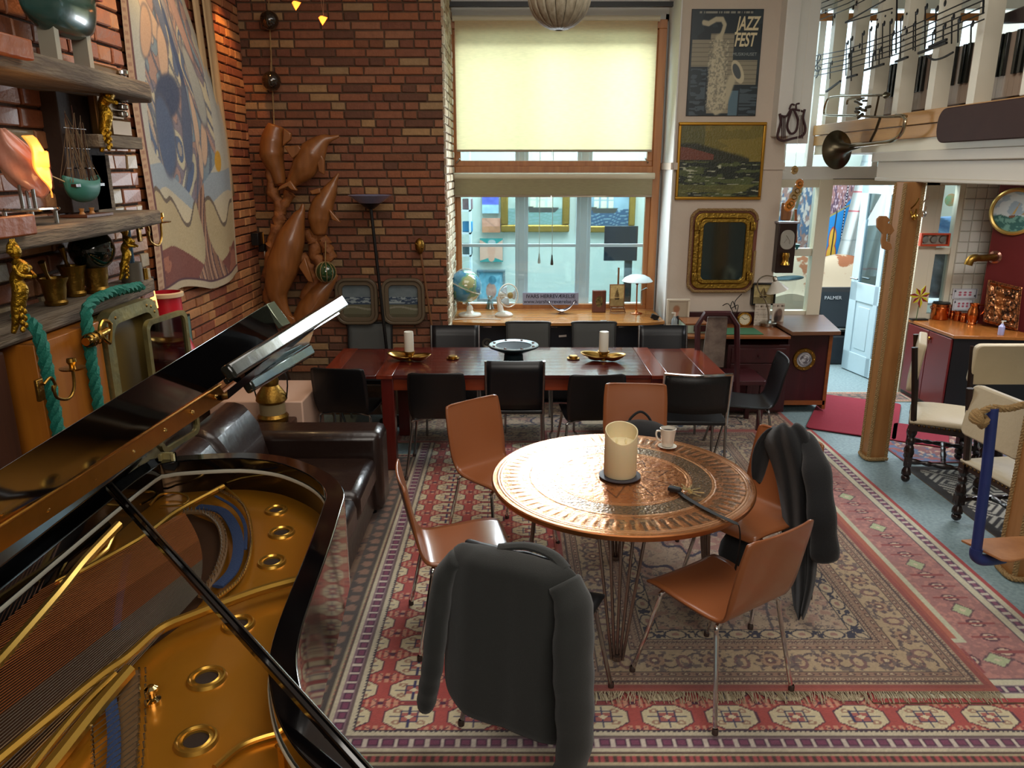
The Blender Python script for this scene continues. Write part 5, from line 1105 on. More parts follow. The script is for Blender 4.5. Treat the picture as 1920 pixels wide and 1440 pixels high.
fy0, fy1 = mid2 + .01, yb - .02; cy, cz_ = (fy0 + fy1) / 2, 1.28; o_ = rrect(fy1 - fy0, .68, .09, 6, (cy, cz_)); i_ = rrect(fy1 - fy0 - .11, .57, .06, 6, (cy, cz_))
MB().ring(o_, i_, (XF - .03, XF + .015), 'x').build('porthole_frame', PORT, t); pf = t.children[-1]
for k in range(0, len(o_), 2): p = V(o_[k]).lerp(V(i_[k]), .5); MB().ball((XF + .015, p.x, p.y), (.004, .007, .007), 8).build('rivet', OLDBRASS, pf)
# opened porthole sash standing out from the frame
hx, hy = XF + .02, fy1 + .02; dirv = V((.50, -.86, 0)); 
def sash(o2, i2, d, nm, m_, par):
    n = len(o2); vs = []
    for q in d:
        for ol in (o2, i2):
            for s_, z_ in ol: p = V((XF + .10, fy1 + .10, 0)) + V((-.15, -.99, 0)).normalized() * s_ + V((.99, -.15, 0)) * q; vs.append((p.x, p.y, z_))
    fs = []
    for i in range(n):
        j = (i + 1) % n; fs += [(i, j, n + j, n + i), (2 * n + i, 3 * n + i, 3 * n + j, 2 * n + j), (i, 2 * n + i, 2 * n + j, j), (n + i, n + j, 3 * n + j, 3 * n + i)]
    return MB().add(vs, fs).build(nm, m_, par)
o2 = rrect(.30, .58, .04, 5, (.19, 1.26)); i2 = rrect(.26, .54, .03, 5, (.19, 1.26)); ps = sash(o2, i2, (0, .02), 'porthole_sash', PORT, t)
i3 = rrect(.255, .535, .03, 5, (.19, 1.26)); c0_ = [(.19, 1.26)] * len(i3); sash(i3, c0_, (.008, .010), 'glass', glass('smoky_glass', '8a8a90', .25), ps)
h = PX(195, 622, XF + .05); MB().tube(smoothpts([h + V((0, .03, -.05)), h + V((.0, .05, .02)), h + V((0, .0, .04)), h + V((0, -.03, 0)), h + V((0, .03, -.05))], 5), .007, 8).build('sash_handle', BRASS, t); MB().cyl(h + V((0, -.13, -.01)), h + V((0, .02, 0)), .015, n=12).build('sash_bolt', BRASS, t)
for q in (.11, .085, .05): MB().lathe([(.022, -.008), (.026, 0), (.022, .008)], h + V((0, -q, -.01)), 14, rot=(R(90), 0, 0)).build('nut', OLDBRASS, t)
# dark timber side at the lower left
tag(MB().bx(-1.77, -1.62, 1.7, 2.38, .2, 1.59).build('timber_side', wood('red_brown_timber', '4a2410', '341808', .6, 2, 2), bev=.01), 'dark reddish timber upright left of the pine cabinet', 'post')
# red lamp and seascape picture right of the cabinet
c = PX(318, 610, -1.93); t = thing('red_lamp', 'red lampshade-like lantern with white bands in the corner behind the cabinet', 'lamp', tuple(c)); REDL = mat('red_enamel', 'b01526', .35)
k_ = .9; MB().lathe([(.10 * k_, .17), (.085 * k_, .19), (.085 * k_, .175), (.09 * k_, .0), (.11 * k_, -.08), (.145 * k_, -.17), (.14 * k_, -.17), (.08 * k_, 0), (.08 * k_, .18)], c, 32).build('shade', REDL, t)
MB().lathe([(.087 * k_, .16), (.102 * k_, .165), (.104 * k_, .185), (.088 * k_, .19)], c, 32).build('rim', mat('cream_trim', 'd0b896', .5), t); MB().lathe([(.145 * k_, -.17), (.15 * k_, -.18), (.158 * k_, -.25), (.15 * k_, -.25), (.14 * k_, -.18)], c, 32).build('fringe_band', mat('cream_trim', 'd0b896', .5), t)
m_ = MB()
for k in range(30): a = 2 * math.pi * k / 30; m_.box(c + V((.155 * k_ * math.cos(a), .155 * k_ * math.sin(a), -.215)), (.006, .006, .05), (0, 0, a))
m_.build('fringe_slots', mat('slot_dark', '3a2a20', .8), t); MB().cyl((c.x, c.y, .01), c + V((0, 0, -.17)), .02, n=10).build('stem', DARKWOOD, t)
cc = PX(281, 545, -1.85); t = thing('lamp_bulb', 'small warm glowing lamp below the stone ledge', 'lamp', tuple(cc)); MB().lathe([(.0, .02), (.022, .02), (.03, -.07), (.0, -.07)], cc + V((0, 0, -.02)), 16).build('bulb_shade', mat('warm_glow', 'ffb060', .5, emit=2.5), t); MB().lathe([(.024, 0), (.026, .07), (0, .075)], cc, 16).build('cap', BLACKM, t); MB().tube([cc + V((0, 0, .06)), cc + V((0, -.1, .09)), (-1.79, 3.7, cc.z + .1)], .006, 6).build('bracket', BLACKM, t)
def sea1(u, v):
    P = Paint(u, v, '5d7a72'); P.c += (fbm(u * 5, v * 8, 3)[:, None] - .5) * .25; P.put(v < .42 + .1 * (u - .5), '244a78'); P.put((v < .36) & (fbm(u * 9, v * 9, 8) > .42), 'b7bfae'); P.put((v < .4) & (fbm(u * 14, v * 12, 2) > .6), '6d8a6a'); return P.c
a, b = PX(322, 705, -2.13), PX(357, 592, -2.13); t = thing('seascape_picture', 'small blue and green seascape leaning at the left wall behind the red lamp', 'painting', (-2.13, a.y, a.z))
ya_, yb_, za_, zb_ = 4.15, 4.98, .80, 1.20; a = PX(352, 592, -2.12); ya_ = a.y - .62; yb_ = a.y; zb_ = a.z; za_ = zb_ - .45
gridmesh('canvas', sea1, 60, 50, lambda u, v: np.stack([np.full(u.size, -2.108), ya_ + (yb_ - ya_) * u, za_ + (zb_ - za_) * v], 1), PAINTED, t); MB().bx(-2.15, -2.11, ya_ - .012, yb_ + .012, za_ - .012, zb_ + .012).build('frame', BLACKM, t)
# ================================================================ TAPESTRY
def tap(u, v):
    # u 0 left..1 right, v 0 bottom..1 top
    P = Paint(u, v, 'cdbd9a'); n = fbm(u * 4, v * 8, 2); P.put(ss(.05, .5, v) * (1 - ss(.9, 1, v)) * ss(.55, .3, np.abs(v - .3)), '9fb2c4', .55)
    P.put((v < .33) & (v > .24 + .03 * np.sin(u * 9)), '7e97b4', .6); hills = .22 + .035 * np.sin(u * 13) + .02 * np.sin(u * 29); P.put(v < hills + .012, '6d6258'); P.put(v < hills, 'b5a684'); P.put((v < .09 + .05 * ss(.9, .5, u) * 0 + .03 * np.sin(u * 6 + 1)), '7d4f48')
    P.put((v < .1) & (n > .5), 'a06a58'); tx = .60 + .03 * np.sin(v * 18) - .12 * (v > .4) * (v - .4); wt = .055 + .16 * np.exp(-(v / .07) ** 2) + .02 * np.sin(v * 30); tm_ = np.abs(u - tx) < wt; P.put(tm_ & (v < .45), '8d6a58'); P.put(tm_ & (v < .45) & (np.sin(u * 90 + 5 * np.sin(v * 16)) > .2), 'b08c74'); P.put(tm_ & (v < .45) & (np.sin(u * 130 + 7 * np.sin(v * 13) + 2) > .75), '54444c')
    bx = .50 + .06 * np.sin(v * 9 + 1); bw = .34 * ss(.22, .38, v) * (1 - .35 * ss(.75, 1, v)) - .10 * ss(.8, 1, v); m = (np.abs(u - bx) < bw) & (v > .24)
    w1_ = vn(u * 8 + 1.2 * np.sin(v * 11), v * 5 + .8 * np.sin(u * 7), 5); w2_ = vn(u * 16 + 1.5 * np.sin(v * 14), v * 9 + .9 * np.sin(u * 9), 15)
    cols = ['68728a', '8a9490', 'c8b09a', 'a39c94', '54688c', 'cbc4a8', '857c88', 'b08e84', '7e94a4', 'd2bca8']; idx = (np.clip(w1_ * 6 + w2_ * 5, 0, 9.9)).astype(int)
    cc_ = np.array([rgb(c) for c in cols])[idx] * .96; P.put(m, cc_, .85); e = np.abs((w1_ * 6 + w2_ * 5) % 1 - .5) > .44; P.put(m & e, '5a5664', .5)
    P.put((np.abs(u - bx) < bw) & (v > .24) & (np.sin(u * 46 + 4 * np.sin(v * 12) + 9 * v) > .86), '5a6478', .75)
    for cx, cy, rx, ry, col, ro in ((.20, .80, .05, .06, 'cdae94', .2), (.27, .70, .15, .035, 'cfb299', -.5), (.22, .645, .10, .045, 'c8a890', .5), (.36, .61, .035, .07, 'cdb098', -.5), (.60, .46, .035, .085, 'cfb49c', .15), (.68, .41, .03, .06, 'cbae96', -.2), (.63, .36, .022, .05, 'cfb49c', .1), (.74, .74, .035, .12, 'b5958a', .15), (.33, .50, .11, .05, '4a5670', .3), (.46, .87, .07, .10, 'a9b0a4', .2), (.28, .40, .08, .10, '5a6a86', .2), (.50, .62, .03, .12, '46587c', .2), (.48, .44, .05, .11, '5c6880', -.2), (.70, .56, .05, .10, 'a3a8a4', .1), (.56, .76, .04, .13, '8d8c94', -.15), (.41, .73, .03, .09, '68748c', .2)):
        P.ellipse(cx, cy, rx * 1.1, ry * 1.1, '575a6a', .1, ro, .7); P.ellipse(cx, cy, rx, ry, col, .12, ro, .95)
    P.ellipse(.80, .36, .035, .03, 'c79a3c', .1); P.put(u < .045, 'b79a80'); P.put(np.abs(u - .05) < .008, '6a4a4c'); P.put((u > .975) | (v < .018), 'b9aa90'); P.put(np.abs(v - .022) < .004, '5a4048')
    P.put((np.abs(u - .02) < .012) & (np.mod(v * 60, 1) > .5), 'a3806c'); P.c += (vn(u * 200, v * 500, 2)[:, None] - .5) * .05; return P.c
TP0, TP1 = 4.55, 5.97; XW = -2.112
t = thing('tapestry', 'tall woven tapestry of a tree with flowing figures on the left brick wall', 'tapestry', (XW, 5.2, 1.4))
def tpos(u, v):
    y = TP0 + .06 * (1 - v) * 0 + (TP1 - TP0) * u; y = TP0 - .02 * v + u * (TP1 - TP0) * (1 - .50 * ss(.42, .98, v)); z = 1.385 + .04 * np.sin(u * 7) * (1 - v) - .03 * u * (1 - v) + 2.35 * v
    return np.stack([XW + .012 * np.sin(u * 17) * 1.0 + .01 * np.sin(v * 9 + u * 5), y, z], 1)
gridmesh('woven_picture', tap, 200, 340, tpos, mat('tapestry_wool', rough=.95, attr=True, bump=.4, bs=300), t, smooth=True)
RIB = mat('cream_cloth', 'c8ab80', .85, bump=.2, bs=200)
for px0, px1, pb, par in ((362, 383, 250, 0), (385, 424, 330, 1)):
    a, b = PX(px0, 0, XW), PX(px1, 0, XW); yb0 = 5.60 + .17 * par; w_ = .13
    MB().grid(lambda u, v: (XW - .012 + .008 * math.sin(u * 6 + par), (a.y if False else 5.50 + .20 * par) + (.12 + .04 * par) * u + (.22 - .05 * par) * (1 - v) * .9 + .0, (1.95 if par else 2.15) + v * 1.8), 6, 12).build('cloth_strip', RIB, t, solid=.006)
# ================================================================ CARVED DOLPHINS
DW = wood('carved_teak', '8f5a2c', '70421c', .38, 2, 1.8, coat=.25); t = thing('dolphin_carving', 'tall brown wood carving of leaping dolphins and driftwood in the brick corner', 'sculpture', tuple(PY(560, 640, 6.3)) ); YD = 6.38
def D_(x, y, dy=0): return PY(x, y, YD - .07 + dy)
def dolphin(nm, pts, rr, fins, dy=0, beak=None):
    P = smoothpts([D_(x, y, dy) for x, y in pts], 6); n = len(pts) - 1; RR = [1.2 * float(np.interp(i / 6, range(len(rr)), rr)) for i in range(len(P))]
    b = MB().tube(P, RR, 18).build(nm, DW, t, ang=80)
    for f_ in fins:
        Q = [D_(x, y, dy - .05) for x, y in f_]; c_ = sum(Q, V()) / len(Q); MB().add([q + V((0, -.012, 0)) for q in Q] + [q + V((0, .03, 0)) for q in Q], [tuple(range(len(Q)))[::-1], tuple(range(len(Q), 2 * len(Q)))] + [(i, (i + 1) % len(Q), len(Q) + (i + 1) % len(Q), len(Q) + i) for i in range(len(Q))]).build('fin', DW, b, bev=.008)
    return b
S = .0047
e_ = D_(0, 0)
dolphin('dolphin', [(636, 255), (622, 259), (606, 265), (588, 285), (570, 315), (553, 335), (543, 350)], [.008, .018, .045, .088, .085, .05, .022], [[(533, 275), (560, 272), (568, 283), (548, 298)], [(600, 285), (608, 300), (608, 328), (598, 322), (594, 300)], [(536, 343), (545, 338), (558, 358), (546, 356), (540, 350), (520, 358), (524, 350)]])
dolphin('dolphin', [(568, 382), (566, 395), (558, 412), (545, 450), (530, 500), (520, 545), (530, 575), (545, 600)], [.006, .022, .05, .095, .11, .075, .04, .02], [[(545, 450), (520, 458), (516, 470), (522, 470), (540, 462)], [(560, 500), (572, 482), (588, 530), (578, 528)], [(540, 590), (552, 596), (556, 612), (544, 608), (536, 600)]], -.05)
dolphin('dolphin', [(635, 325), (627, 340), (620, 355), (605, 385), (598, 410), (600, 440)], [.006, .022, .045, .075, .075, .04], [[(580, 358), (600, 352), (602, 362), (585, 365)], [(616, 390), (634, 410), (640, 418), (622, 412)]], .0)
dolphin('driftwood', [(518, 235), (512, 260), (510, 290), (520, 320), (526, 345)], [.05, .075, .08, .05, .035], [[(532, 240), (546, 250), (545, 262), (530, 275)]], .03)
dolphin('dolphin', [(632, 515), (618, 530), (600, 550), (580, 580), (565, 605)], [.01, .04, .07, .085, .07], [], .02)
DRF = mat('rough_driftwood', '6d3c18', .7, col2='8c5524', vs=12, bump=1.0, bs=22)
m_ = MB(); r = random.Random(11)
for pth in ([(505, 300), (510, 350), (525, 400), (515, 450), (505, 500), (505, 560), (520, 600)], [(545, 360), (530, 390), (520, 420), (505, 460)], [(595, 430), (590, 470), (600, 510), (570, 560)], [(600, 440), (615, 470), (622, 490)], [(560, 480), (580, 500), (590, 540)], [(575, 430), (590, 455), (605, 450), (615, 470)]):
    P = smoothpts([D_(x, y, .04) for x, y in pth], 5); m_.tube([p + V((r.uniform(-.012, .012), 0, r.uniform(-.012, .012))) for p in P], [r.uniform(.03, .06) for _ in P], 9)
m_.build('driftwood_base', DRF, t, ang=80)
# ================================================================ BACK BRICK WALL THINGS
def glassball(px, py, r_, lab, Y=6.5, net=True, col='1c2416'):
    c = PY(px, py, Y); t = thing('glass_float', lab, 'glass float', tuple(c)); MB().ball(c, r_, 24).build('ball', mat('glass_' + col, col, .06, coat=1), t)
    if net:
        m_ = MB()
        for k in range(5):
            a = math.pi * k / 5; m_.tube([c + V((math.cos(a) * math.sin(q), math.sin(a) * math.sin(q), math.cos(q))) * (r_ + .002) for q in [2 * math.pi * i / 20 for i in range(20)]], .003, 4, closed=True)
        m_.build('net', ROPEM, t)
    MB().cyl(c + V((0, 0, r_)), c + V((0, .06, r_ + .16)), .004, n=6).build('cord', ROPEM, t); return t
glassball(505, 38, .072, 'dark glass float high on the brick wall, the upper one', net=False, col='211a10'); glassball(509, 152, .075, 'dark glass float below the upper one on the brick wall', net=False, col='211a10')
glassball(611, 510, .082, 'green glass float in a rope net hanging before the dolphins', 6.2, True, '1d3a1c')
c0_ = PY(507, 60, 6.57); tag(MB().cyl(PY(506, 55, 6.57), PY(514, 235, 6.57), .006, n=6).build('hanging_rope', ROPEM), 'thin rope linking the two dark glass floats on the brick wall', 'rope')
for px, py, lab in ((554, 8, 'left glowing orange star light hanging on a wire'), (604, 36, 'right glowing orange star light hanging on a wire')):
    c = PY(px, py, 5.2); t = thing('star_light', lab, 'light', tuple(c)); m_ = MB(); m_.lathe([(0, -.035), (.018, -.012), (.034, .012), (0, .02)], c, 3, rot=(0, 0, .4)); m_.build('lit_star', mat('orange_glow', 'ff6a20', .4, emit=5), t, smooth=False)
    m_ = MB(); m_.cyl(c + V((.01, 0, .015)), c + V((.04, 0, .5)), .0012, n=4); m_.cyl(c + V((.01, 0, .015)), c + V((-.04, 0, .5)), .0012, n=4); m_.build('wire', mat('wire_copper', 'a07050', .4, .6), t)
    light('star_light_glow', 'POINT', tuple(c + V((0, 0, -.05))), .7, (1, .35, .1), .03)
# torchiere lamp
c = PY(694, 378, 6.35); f0 = PY(711, 610, 6.30); t = thing('floor_lamp', 'slim black uplighter floor lamp with a wide shallow bowl', 'lamp', (c.x + .1, 6.32, 0))
top = V((c.x, 6.35, c.z)); base = V((c.x + .115, 6.38, .015)); MB().cyl(base, top, .013, n=12).build('pole', BLACKM, t); MB().lathe([(.0, 0), (.13, 0), (.13, .02), (.02, .03)], (base.x, base.y, .006), 28).build('base', BLACKM, t)
MB().lathe([(.02, -.06), (.03, -.055), (.09, -.01), (.10, .0), (.09, -.002), (.03, -.04)], top, 32).build('collar', BLACKM, t); MB().lathe([(.06, -.03), (.12, .01), (.178, .05), (.176, .052), (.11, .018), (.05, -.02)], top, 40).build('shade', mat('smoked_shade', '70728a', .2, coat=.5), t)
# two framed porthole seascapes
def seapic(k):
    def f(u, v):
        P = Paint(u, v, '5f6c70'); P.c += (fbm(u * 3, v * 6, 3 + k)[:, None] - .5) * .1; P.put(v < .62, '2b3d52'); P.put((v < .62) & (v > .42) & (fbm(u * 6, v * 30, 5 + k) > .55), '8a989a'); P.put(v < .40, '5b5a44'); P.put((v < .36) & (np.abs(v - .28 - .04 * np.sin(u * 5)) < .03), '7d7a68'); P.put(v < .1, '4a4630'); return P.c
    return f
FBR = mat('greybrown_frame', '5a4c38', .5, var=.12, vs=5, coat=.1)
for k, (xa, xb, lab) in enumerate(((632, 706, 'rounded wooden porthole frame with a seascape left of the lamp pole'), (718, 795, 'rounded wooden porthole frame with a seascape right of the lamp pole'))):
    a, b = PY(xa, 608, 6.52), PY(xb, 522, 6.52); cx, cz_ = (a.x + b.x) / 2, (a.z + b.z) / 2; w_, h = b.x - a.x, b.z - a.z; t = thing('porthole_picture', lab, 'picture', (cx, 6.52, cz_), 0, None)
    o_ = rrect(w_, h, .09, 6, (cx, cz_)); i_ = rrect(w_ * .68, h * .70, .04, 6, (cx, cz_)); mid_ = rrect(w_ * .86, h * .88, .07, 6, (cx, cz_))
    MB().ring(o_, mid_, (6.50, 6.56), 'y').build('frame', FBR, t, bev=.006); MB().ring(mid_, i_, (6.515, 6.56), 'y').build('inner_frame', FBR, t, bev=.004)
    gridmesh('picture', seapic(k), 50, 60, wallpos(cx - w_ * .34, cx + w_ * .34, cz_ - h * .35, cz_ + h * .35, 6.545), PAINTED, t)
# cane with brass knob
a, b = PY(787, 462, 6.5), PY(806, 615, 6.42); t = thing('boat_hook', 'tall thin staff with a brass knob leaning on the brick wall', 'staff', (b.x, b.y, 0))
ft = V((b.x + .10, 6.56, .01)); MB().cyl(ft, a, .010, n=8).build('shaft', wood('staff_wood', '7d5230', '66401f', .5, 2, 3), t); MB().lathe([(.0, -.07), (.018, -.06), (.038, -.02), (.042, .02), (.03, .05), (.012, .065), (0, .07)], a + V((0, 0, .0)), 16).build('knob', OLDBRASS, t); MB().cyl(a + V((-.03, -.035, .03)), a + V((.03, -.035, -.01)), .006, n=6).build('bar', BRASS, t)
# small wall switch box with dangling lead
c = PY(484, 445, 6.45); c = PX(484, 447, -2.10); t = thing('wall_box', 'small black wall box with a hanging white lead near the dolphins', 'switch', tuple(c)); MB().box(c + V((0, -.02, 0)), (.06, .14, .10)).build('box', BLACKM, t, bev=.004); MB().box(c + V((.01, .06, -.08)), (.05, .06, .06)).build('box_lower', BLACKM, t, bev=.004); MB().box(c + V((.035, .03, 0)), (.006, .012, .09)).build('lit_strip', mat('amber_strip', 'd9913c', .3, .3), t); MB().tube(smoothpts([c + V((.03, .04, -.1)), c + V((.03, .05, -.2)), c + V((.03, .07, -.28))], 4), .005, 6).build('lead', CER, t)
# slatted wooden ball lamp hanging at the top
c = PY(1050, -25, 4.2); t = thing('pendant_lamp', 'round slatted grey wooden pendant lamp at the top edge', 'lamp', tuple(c)); SL = mat('grey_veneer', 'a39a84', .6, col2='857b64', vs=9, stretch=(6, 6, 1), bump=.3)
rr_ = (PY(1107, 0, 4.2) - PY(1050, 0, 4.2)).x * 1.04
c = PY(1048, 58, 4.2) + V((0, 0, rr_ * 1.02))
for k in range(18):
    a0 = 2 * math.pi * k / 18; MB().grid(lambda u, v: (c.x + rr_ * math.sin(math.pi * (.04 + .92 * v)) * math.cos(a0 + u * .33), c.y + rr_ * math.sin(math.pi * (.04 + .92 * v)) * math.sin(a0 + u * .33), c.z - rr_ * math.cos(math.pi * (.04 + .92 * v))), 3, 14).build('slat', SL, t, solid=.004)
MB().ball(c, rr_ * .93, 20).build('inner_core', mat('core_dark', '4a4438', .8), t); MB().cyl(c + V((0, 0, rr_)), (c.x, c.y, 3.99), .004, n=6).build('cord', BLACKM, t)
# ================================================================ WINDOW ALCOVE
BLD = sheer('blind_cloth', 'fff0d2', .86); BLD2 = sheer('blind_cloth_thick', 'b5a98a', .45)
def blind(lab, x0, x1, ztop, zbot, Y, m_, roll=.025):
    t = thing('roller_blind', lab, 'blind', ((x0 + x1) / 2, Y, ztop)); MB().cyl((x0 - .02, Y + .01, ztop), (x1 + .02, Y + .01, ztop), roll, n=16).build('roller', mat('blind_roller', 'c3baa0', .5), t)
    MB().bx(x0, x1, Y - .001, Y + .001, zbot, ztop - .01).build('cloth', m_, t); MB().bx(x0, x1, Y - .008, Y + .008, zbot - .018, zbot + .002).build('bottom_bar', mat('blind_bar', '8c7c66', .5), t, bev=.003)
    MB().cyl(((x0 + x1) / 2 - .02, Y - .01, zbot - .06), ((x0 + x1) / 2 - .02, Y - .01, zbot), .002, n=6).build('pull_cord', CER, t); return t
a, b = PY(852, 34, 7.44), PY(1224, 281, 7.44)
blind('large cream roller blind glowing with daylight over the upper half of the window', a.x - .0, PY(1238, 34, 7.44).x - .02, a.z, b.z, 7.44, BLD)
a, b = PY(852, 330, 7.45), PY(1222, 366, 7.45); blind('short beige roller blind across the middle of the window', a.x, b.x, a.z, b.z, 7.45, BLD2, .03)
a, b = PY(838, 8, 7.3), PY(1258, 8, 7.3); t = thing('curtain_rail', 'dark curtain rail across the very top of the window', 'rail', ((a.x + b.x) / 2, 7.3, a.z)); MB().bx(-.55, 1.40, 7.28, 7.33, a.z - .02, a.z + .02).build('rail', BLACKM, t)
# cabinet bench under the window with drop-down fronts
zt = .80; BENCH = wood('bench_top_pine', 'b07a40', '93602c', .25, 0, 1.8, coat=.3); BC2 = mat('black_cabinet_front', '12141a', .35, var=.05)
t = thing('window_cabinet', 'long black cabinet with a shiny pine top in the window alcove', 'cabinet', (.39, 7.2, 0))
MB().prism([(-.555, 7.55), (-.555, 6.90), (-.30, 6.85), (1.2, 6.85), (1.405, 6.93), (1.405, 7.55)], (zt - .03, zt)).build('worktop', BENCH, t, bev=.004)
MB().bx(-.55, 1.40, 6.96, 7.55, .04, zt - .03).build('carcass', BC2, t)
xs = [-.55, PY(975, 620, 6.93).x, PY(1095, 620, 6.93).x, 1.40]
for k in range(3):
    f_ = MB().bx(xs[k] + .012, xs[k + 1] - .012, 6.935, 6.96, .43, zt - .04).build('flap_door', BC2, t, bev=.003); MB().bx((xs[k] + xs[k + 1]) / 2 - .05, (xs[k] + xs[k + 1]) / 2 + .05, 6.925, 6.937, .74, .752).build('handle', CHROME, f_)
    MB().bx(xs[k] + .012, xs[k + 1] - .012, 6.935, 6.96, .06, .42).build('door', BC2, t, bev=.003)
for k in (1, 2): MB().bx(xs[k] - .01, xs[k] + .01, 6.93, 6.95, .43, zt - .03).build('divider', mat('aluminium', '8d8d84', .4, .8), t)
c = PY(913, 643, 6.94); MB().lathe([(.0, .01), (.015, .012), (.02, .0), (.03, .008), (.045, .01), (.05, 0)], (c.x, 6.94, c.z), 28, rot=(R(90), 0, 0)).build('speaker_cone', mat('speaker_ring', '5a564e', .3, .6), t)
c = PY(1055, 630, 6.93); MB().box(c, (.07, .006, .018), (0, R(-4), 0)).build('paper_tag', mat('tag_card', 'a89a90', .6), t)
def onb(px, py): return PZ(px, py, zt)
# globe
c = onb(881, 592); t = thing('globe', 'blue and green globe on a white foot at the left of the window bench', 'globe', (c.x, c.y, zt))
gc = PY(872, 537, c.y); gr = .155
def earth(u, v):
    P = Paint(u, v, '3f7d9c'); n = fbm(u * 6, v * 3 + 1, 5); P.put(n > .54, '6c9878'); P.put(n > .66, 'a0a070'); P.put(v > .93, 'd8e0e0'); P.put((np.abs(per(u, 1 / 18)) < .0015) | (np.abs(per(v, 1 / 12)) < .0018), '3f6a80', .6); P.put(np.abs(v - .5) < .003, 'e0d8c0'); return P.c
ti = Matrix.Rotation(R(24), 4, 'Y') @ Matrix.Rotation(R(150), 4, 'Z')
def gpos(u, v):
    a, b = u * 2 * np.pi, v * np.pi; p = np.stack([gr * np.sin(b) * np.cos(a), gr * np.sin(b) * np.sin(a), -gr * np.cos(b)], 1); return p @ np.array(ti.to_3x3()).T + np.array(gc[:])
gridmesh('sphere', earth, 120, 60, gpos, mat('globe_print', rough=.12, attr=True, coat=.8), t, smooth=True)
MB().tube([gc + (ti.to_3x3() @ V((.166 * math.sin(q), 0, .166 * math.cos(q)))) for q in [math.pi * i / 24 for i in range(25)]], .004, 6).build('meridian_arm', CER, t)
MB().tube([gc + (ti.to_3x3() @ V((.166 * math.cos(q), .166 * math.sin(q), 0))) for q in [2 * math.pi * i / 40 for i in range(40)]], .003, 6, closed=True).build('equator_ring', CHROME, t)
MB().lathe([(0, 0), (.105, 0), (.11, .01), (.105, .022), (.05, .03), (.03, .05), (.032, .075), (.02, .1), (0, .1)], (c.x, c.y, zt), 32).build('foot', CER, t)
MB().cyl((c.x, c.y, zt + .09), (gc.x, gc.y, gc.z - gr + .01), .014, n=12).build('stem', CHROME, t)
# desk fan
c = onb(945, 592); t = thing('desk_fan', 'white desk fan with a round wire guard on the window bench', 'fan', (c.x, c.y, zt)); h = PY(950, 553, c.y)
MB().lathe([(0, 0), (.085, 0), (.088, .012), (.07, .03), (.03, .045), (0, .05)], (c.x, c.y, zt), 28, sy=.8).build('base', CER, t); MB().tube([(c.x - .03, c.y + .02, zt + .04), (c.x - .055, c.y + .04, h.z - .02)], [.03, .02], 10).build('neck', CER, t)
ax_ = V((.55, -.8, .12)).normalized(); q_ = ax_.to_track_quat('Z', 'Y').to_euler(); hc = V((h.x, c.y - .03, h.z)); MB().lathe([(0, -.11), (.035, -.10), (.042, -.04), (.03, .0), (0, .0)], hc, 20, rot=q_).build('motor', CER, t)
m_ = MB(); m_.tube([hc + (q_.to_matrix() @ V((.108 * math.cos(a), .108 * math.sin(a), .03))) for a in [2 * math.pi * i / 32 for i in range(32)]], .006, 6, closed=True); m_.build('guard_rim', CER, t); m_ = MB()
for k in range(26):
    a = 2 * math.pi * k / 26; m_.tube([hc + (q_.to_matrix() @ V((rr * math.cos(a), rr * math.sin(a), zz))) for rr, zz in ((.03, .062), (.07, .058), (.108, .03), (.07, -.01), (.04, -.02))], .0011, 3)
m_.build('guard_wires', CER, t)
for k in range(3):
    a = 2.1 * k; MB().grid(lambda u, v: hc + (q_.to_matrix() @ V(((.02 + .07 * u) * math.cos(a + (v - .5) * 1.1), (.02 + .07 * u) * math.sin(a + (v - .5) * 1.1), .02 + .02 * (v - .5)))), 4, 6).build('blade', mat('fan_blade', 'aebec6', .3), t, solid=.002)
MB().lathe([(0, .066), (.03, .064), (.03, .058)], hc, 20, rot=q_).build('badge', mat('brass_badge', 'b09a60', .3, .6), t)
# sign
a, b = PY(980, 569, 7.47), PY(1085, 549, 7.47); SG = mat('sign_grey', '8d93ad', .4)
t = thing('name_sign', 'grey sign reading IVARS HERREVÆRELSE standing in the window', 'sign', ((a.x + b.x) / 2, 7.47, .857))
MB().bx(a.x, b.x, 7.47, 7.482, .857, b.z).build('board', SG, t, bev=.001)
def text(body, loc, size, m_, par, rot=(R(90), 0, 0), ext=.0006, shear=0, ax='CENTER', sx=1.0, name='lettering', offset=0.0):
    cu = bpy.data.curves.new(name, 'FONT'); cu.body = body; cu.size = size; cu.extrude = ext; cu.align_x = ax; cu.align_y = 'CENTER'; cu.shear = shear; cu.space_character = 1.0; cu.offset = offset
    cu.materials.append(m_); tmp = bpy.data.objects.new(name, cu); me = bpy.data.meshes.new_from_object(tmp); bpy.data.objects.remove(tmp); o = bpy.data.objects.new(name, me); C.objects.link(o); o.parent = par; o.location = V(loc) - chain(par); o.rotation_euler = rot; o.scale = (sx, 1, 1); return o
INK = mat('dark_lettering', '1e2233', .5); hh = b.z - .857
text('IVARS HERREVÆRELSE', ((a.x + b.x) / 2, 7.468, .857 + hh * .70), hh * .42, INK, t, offset=.0008, sx=.98); text('www.ivarsherreværelse.dk', ((a.x + b.x) / 2, 7.468, .857 + hh * .27), hh * .42, INK, t, offset=.0004, sx=.98)
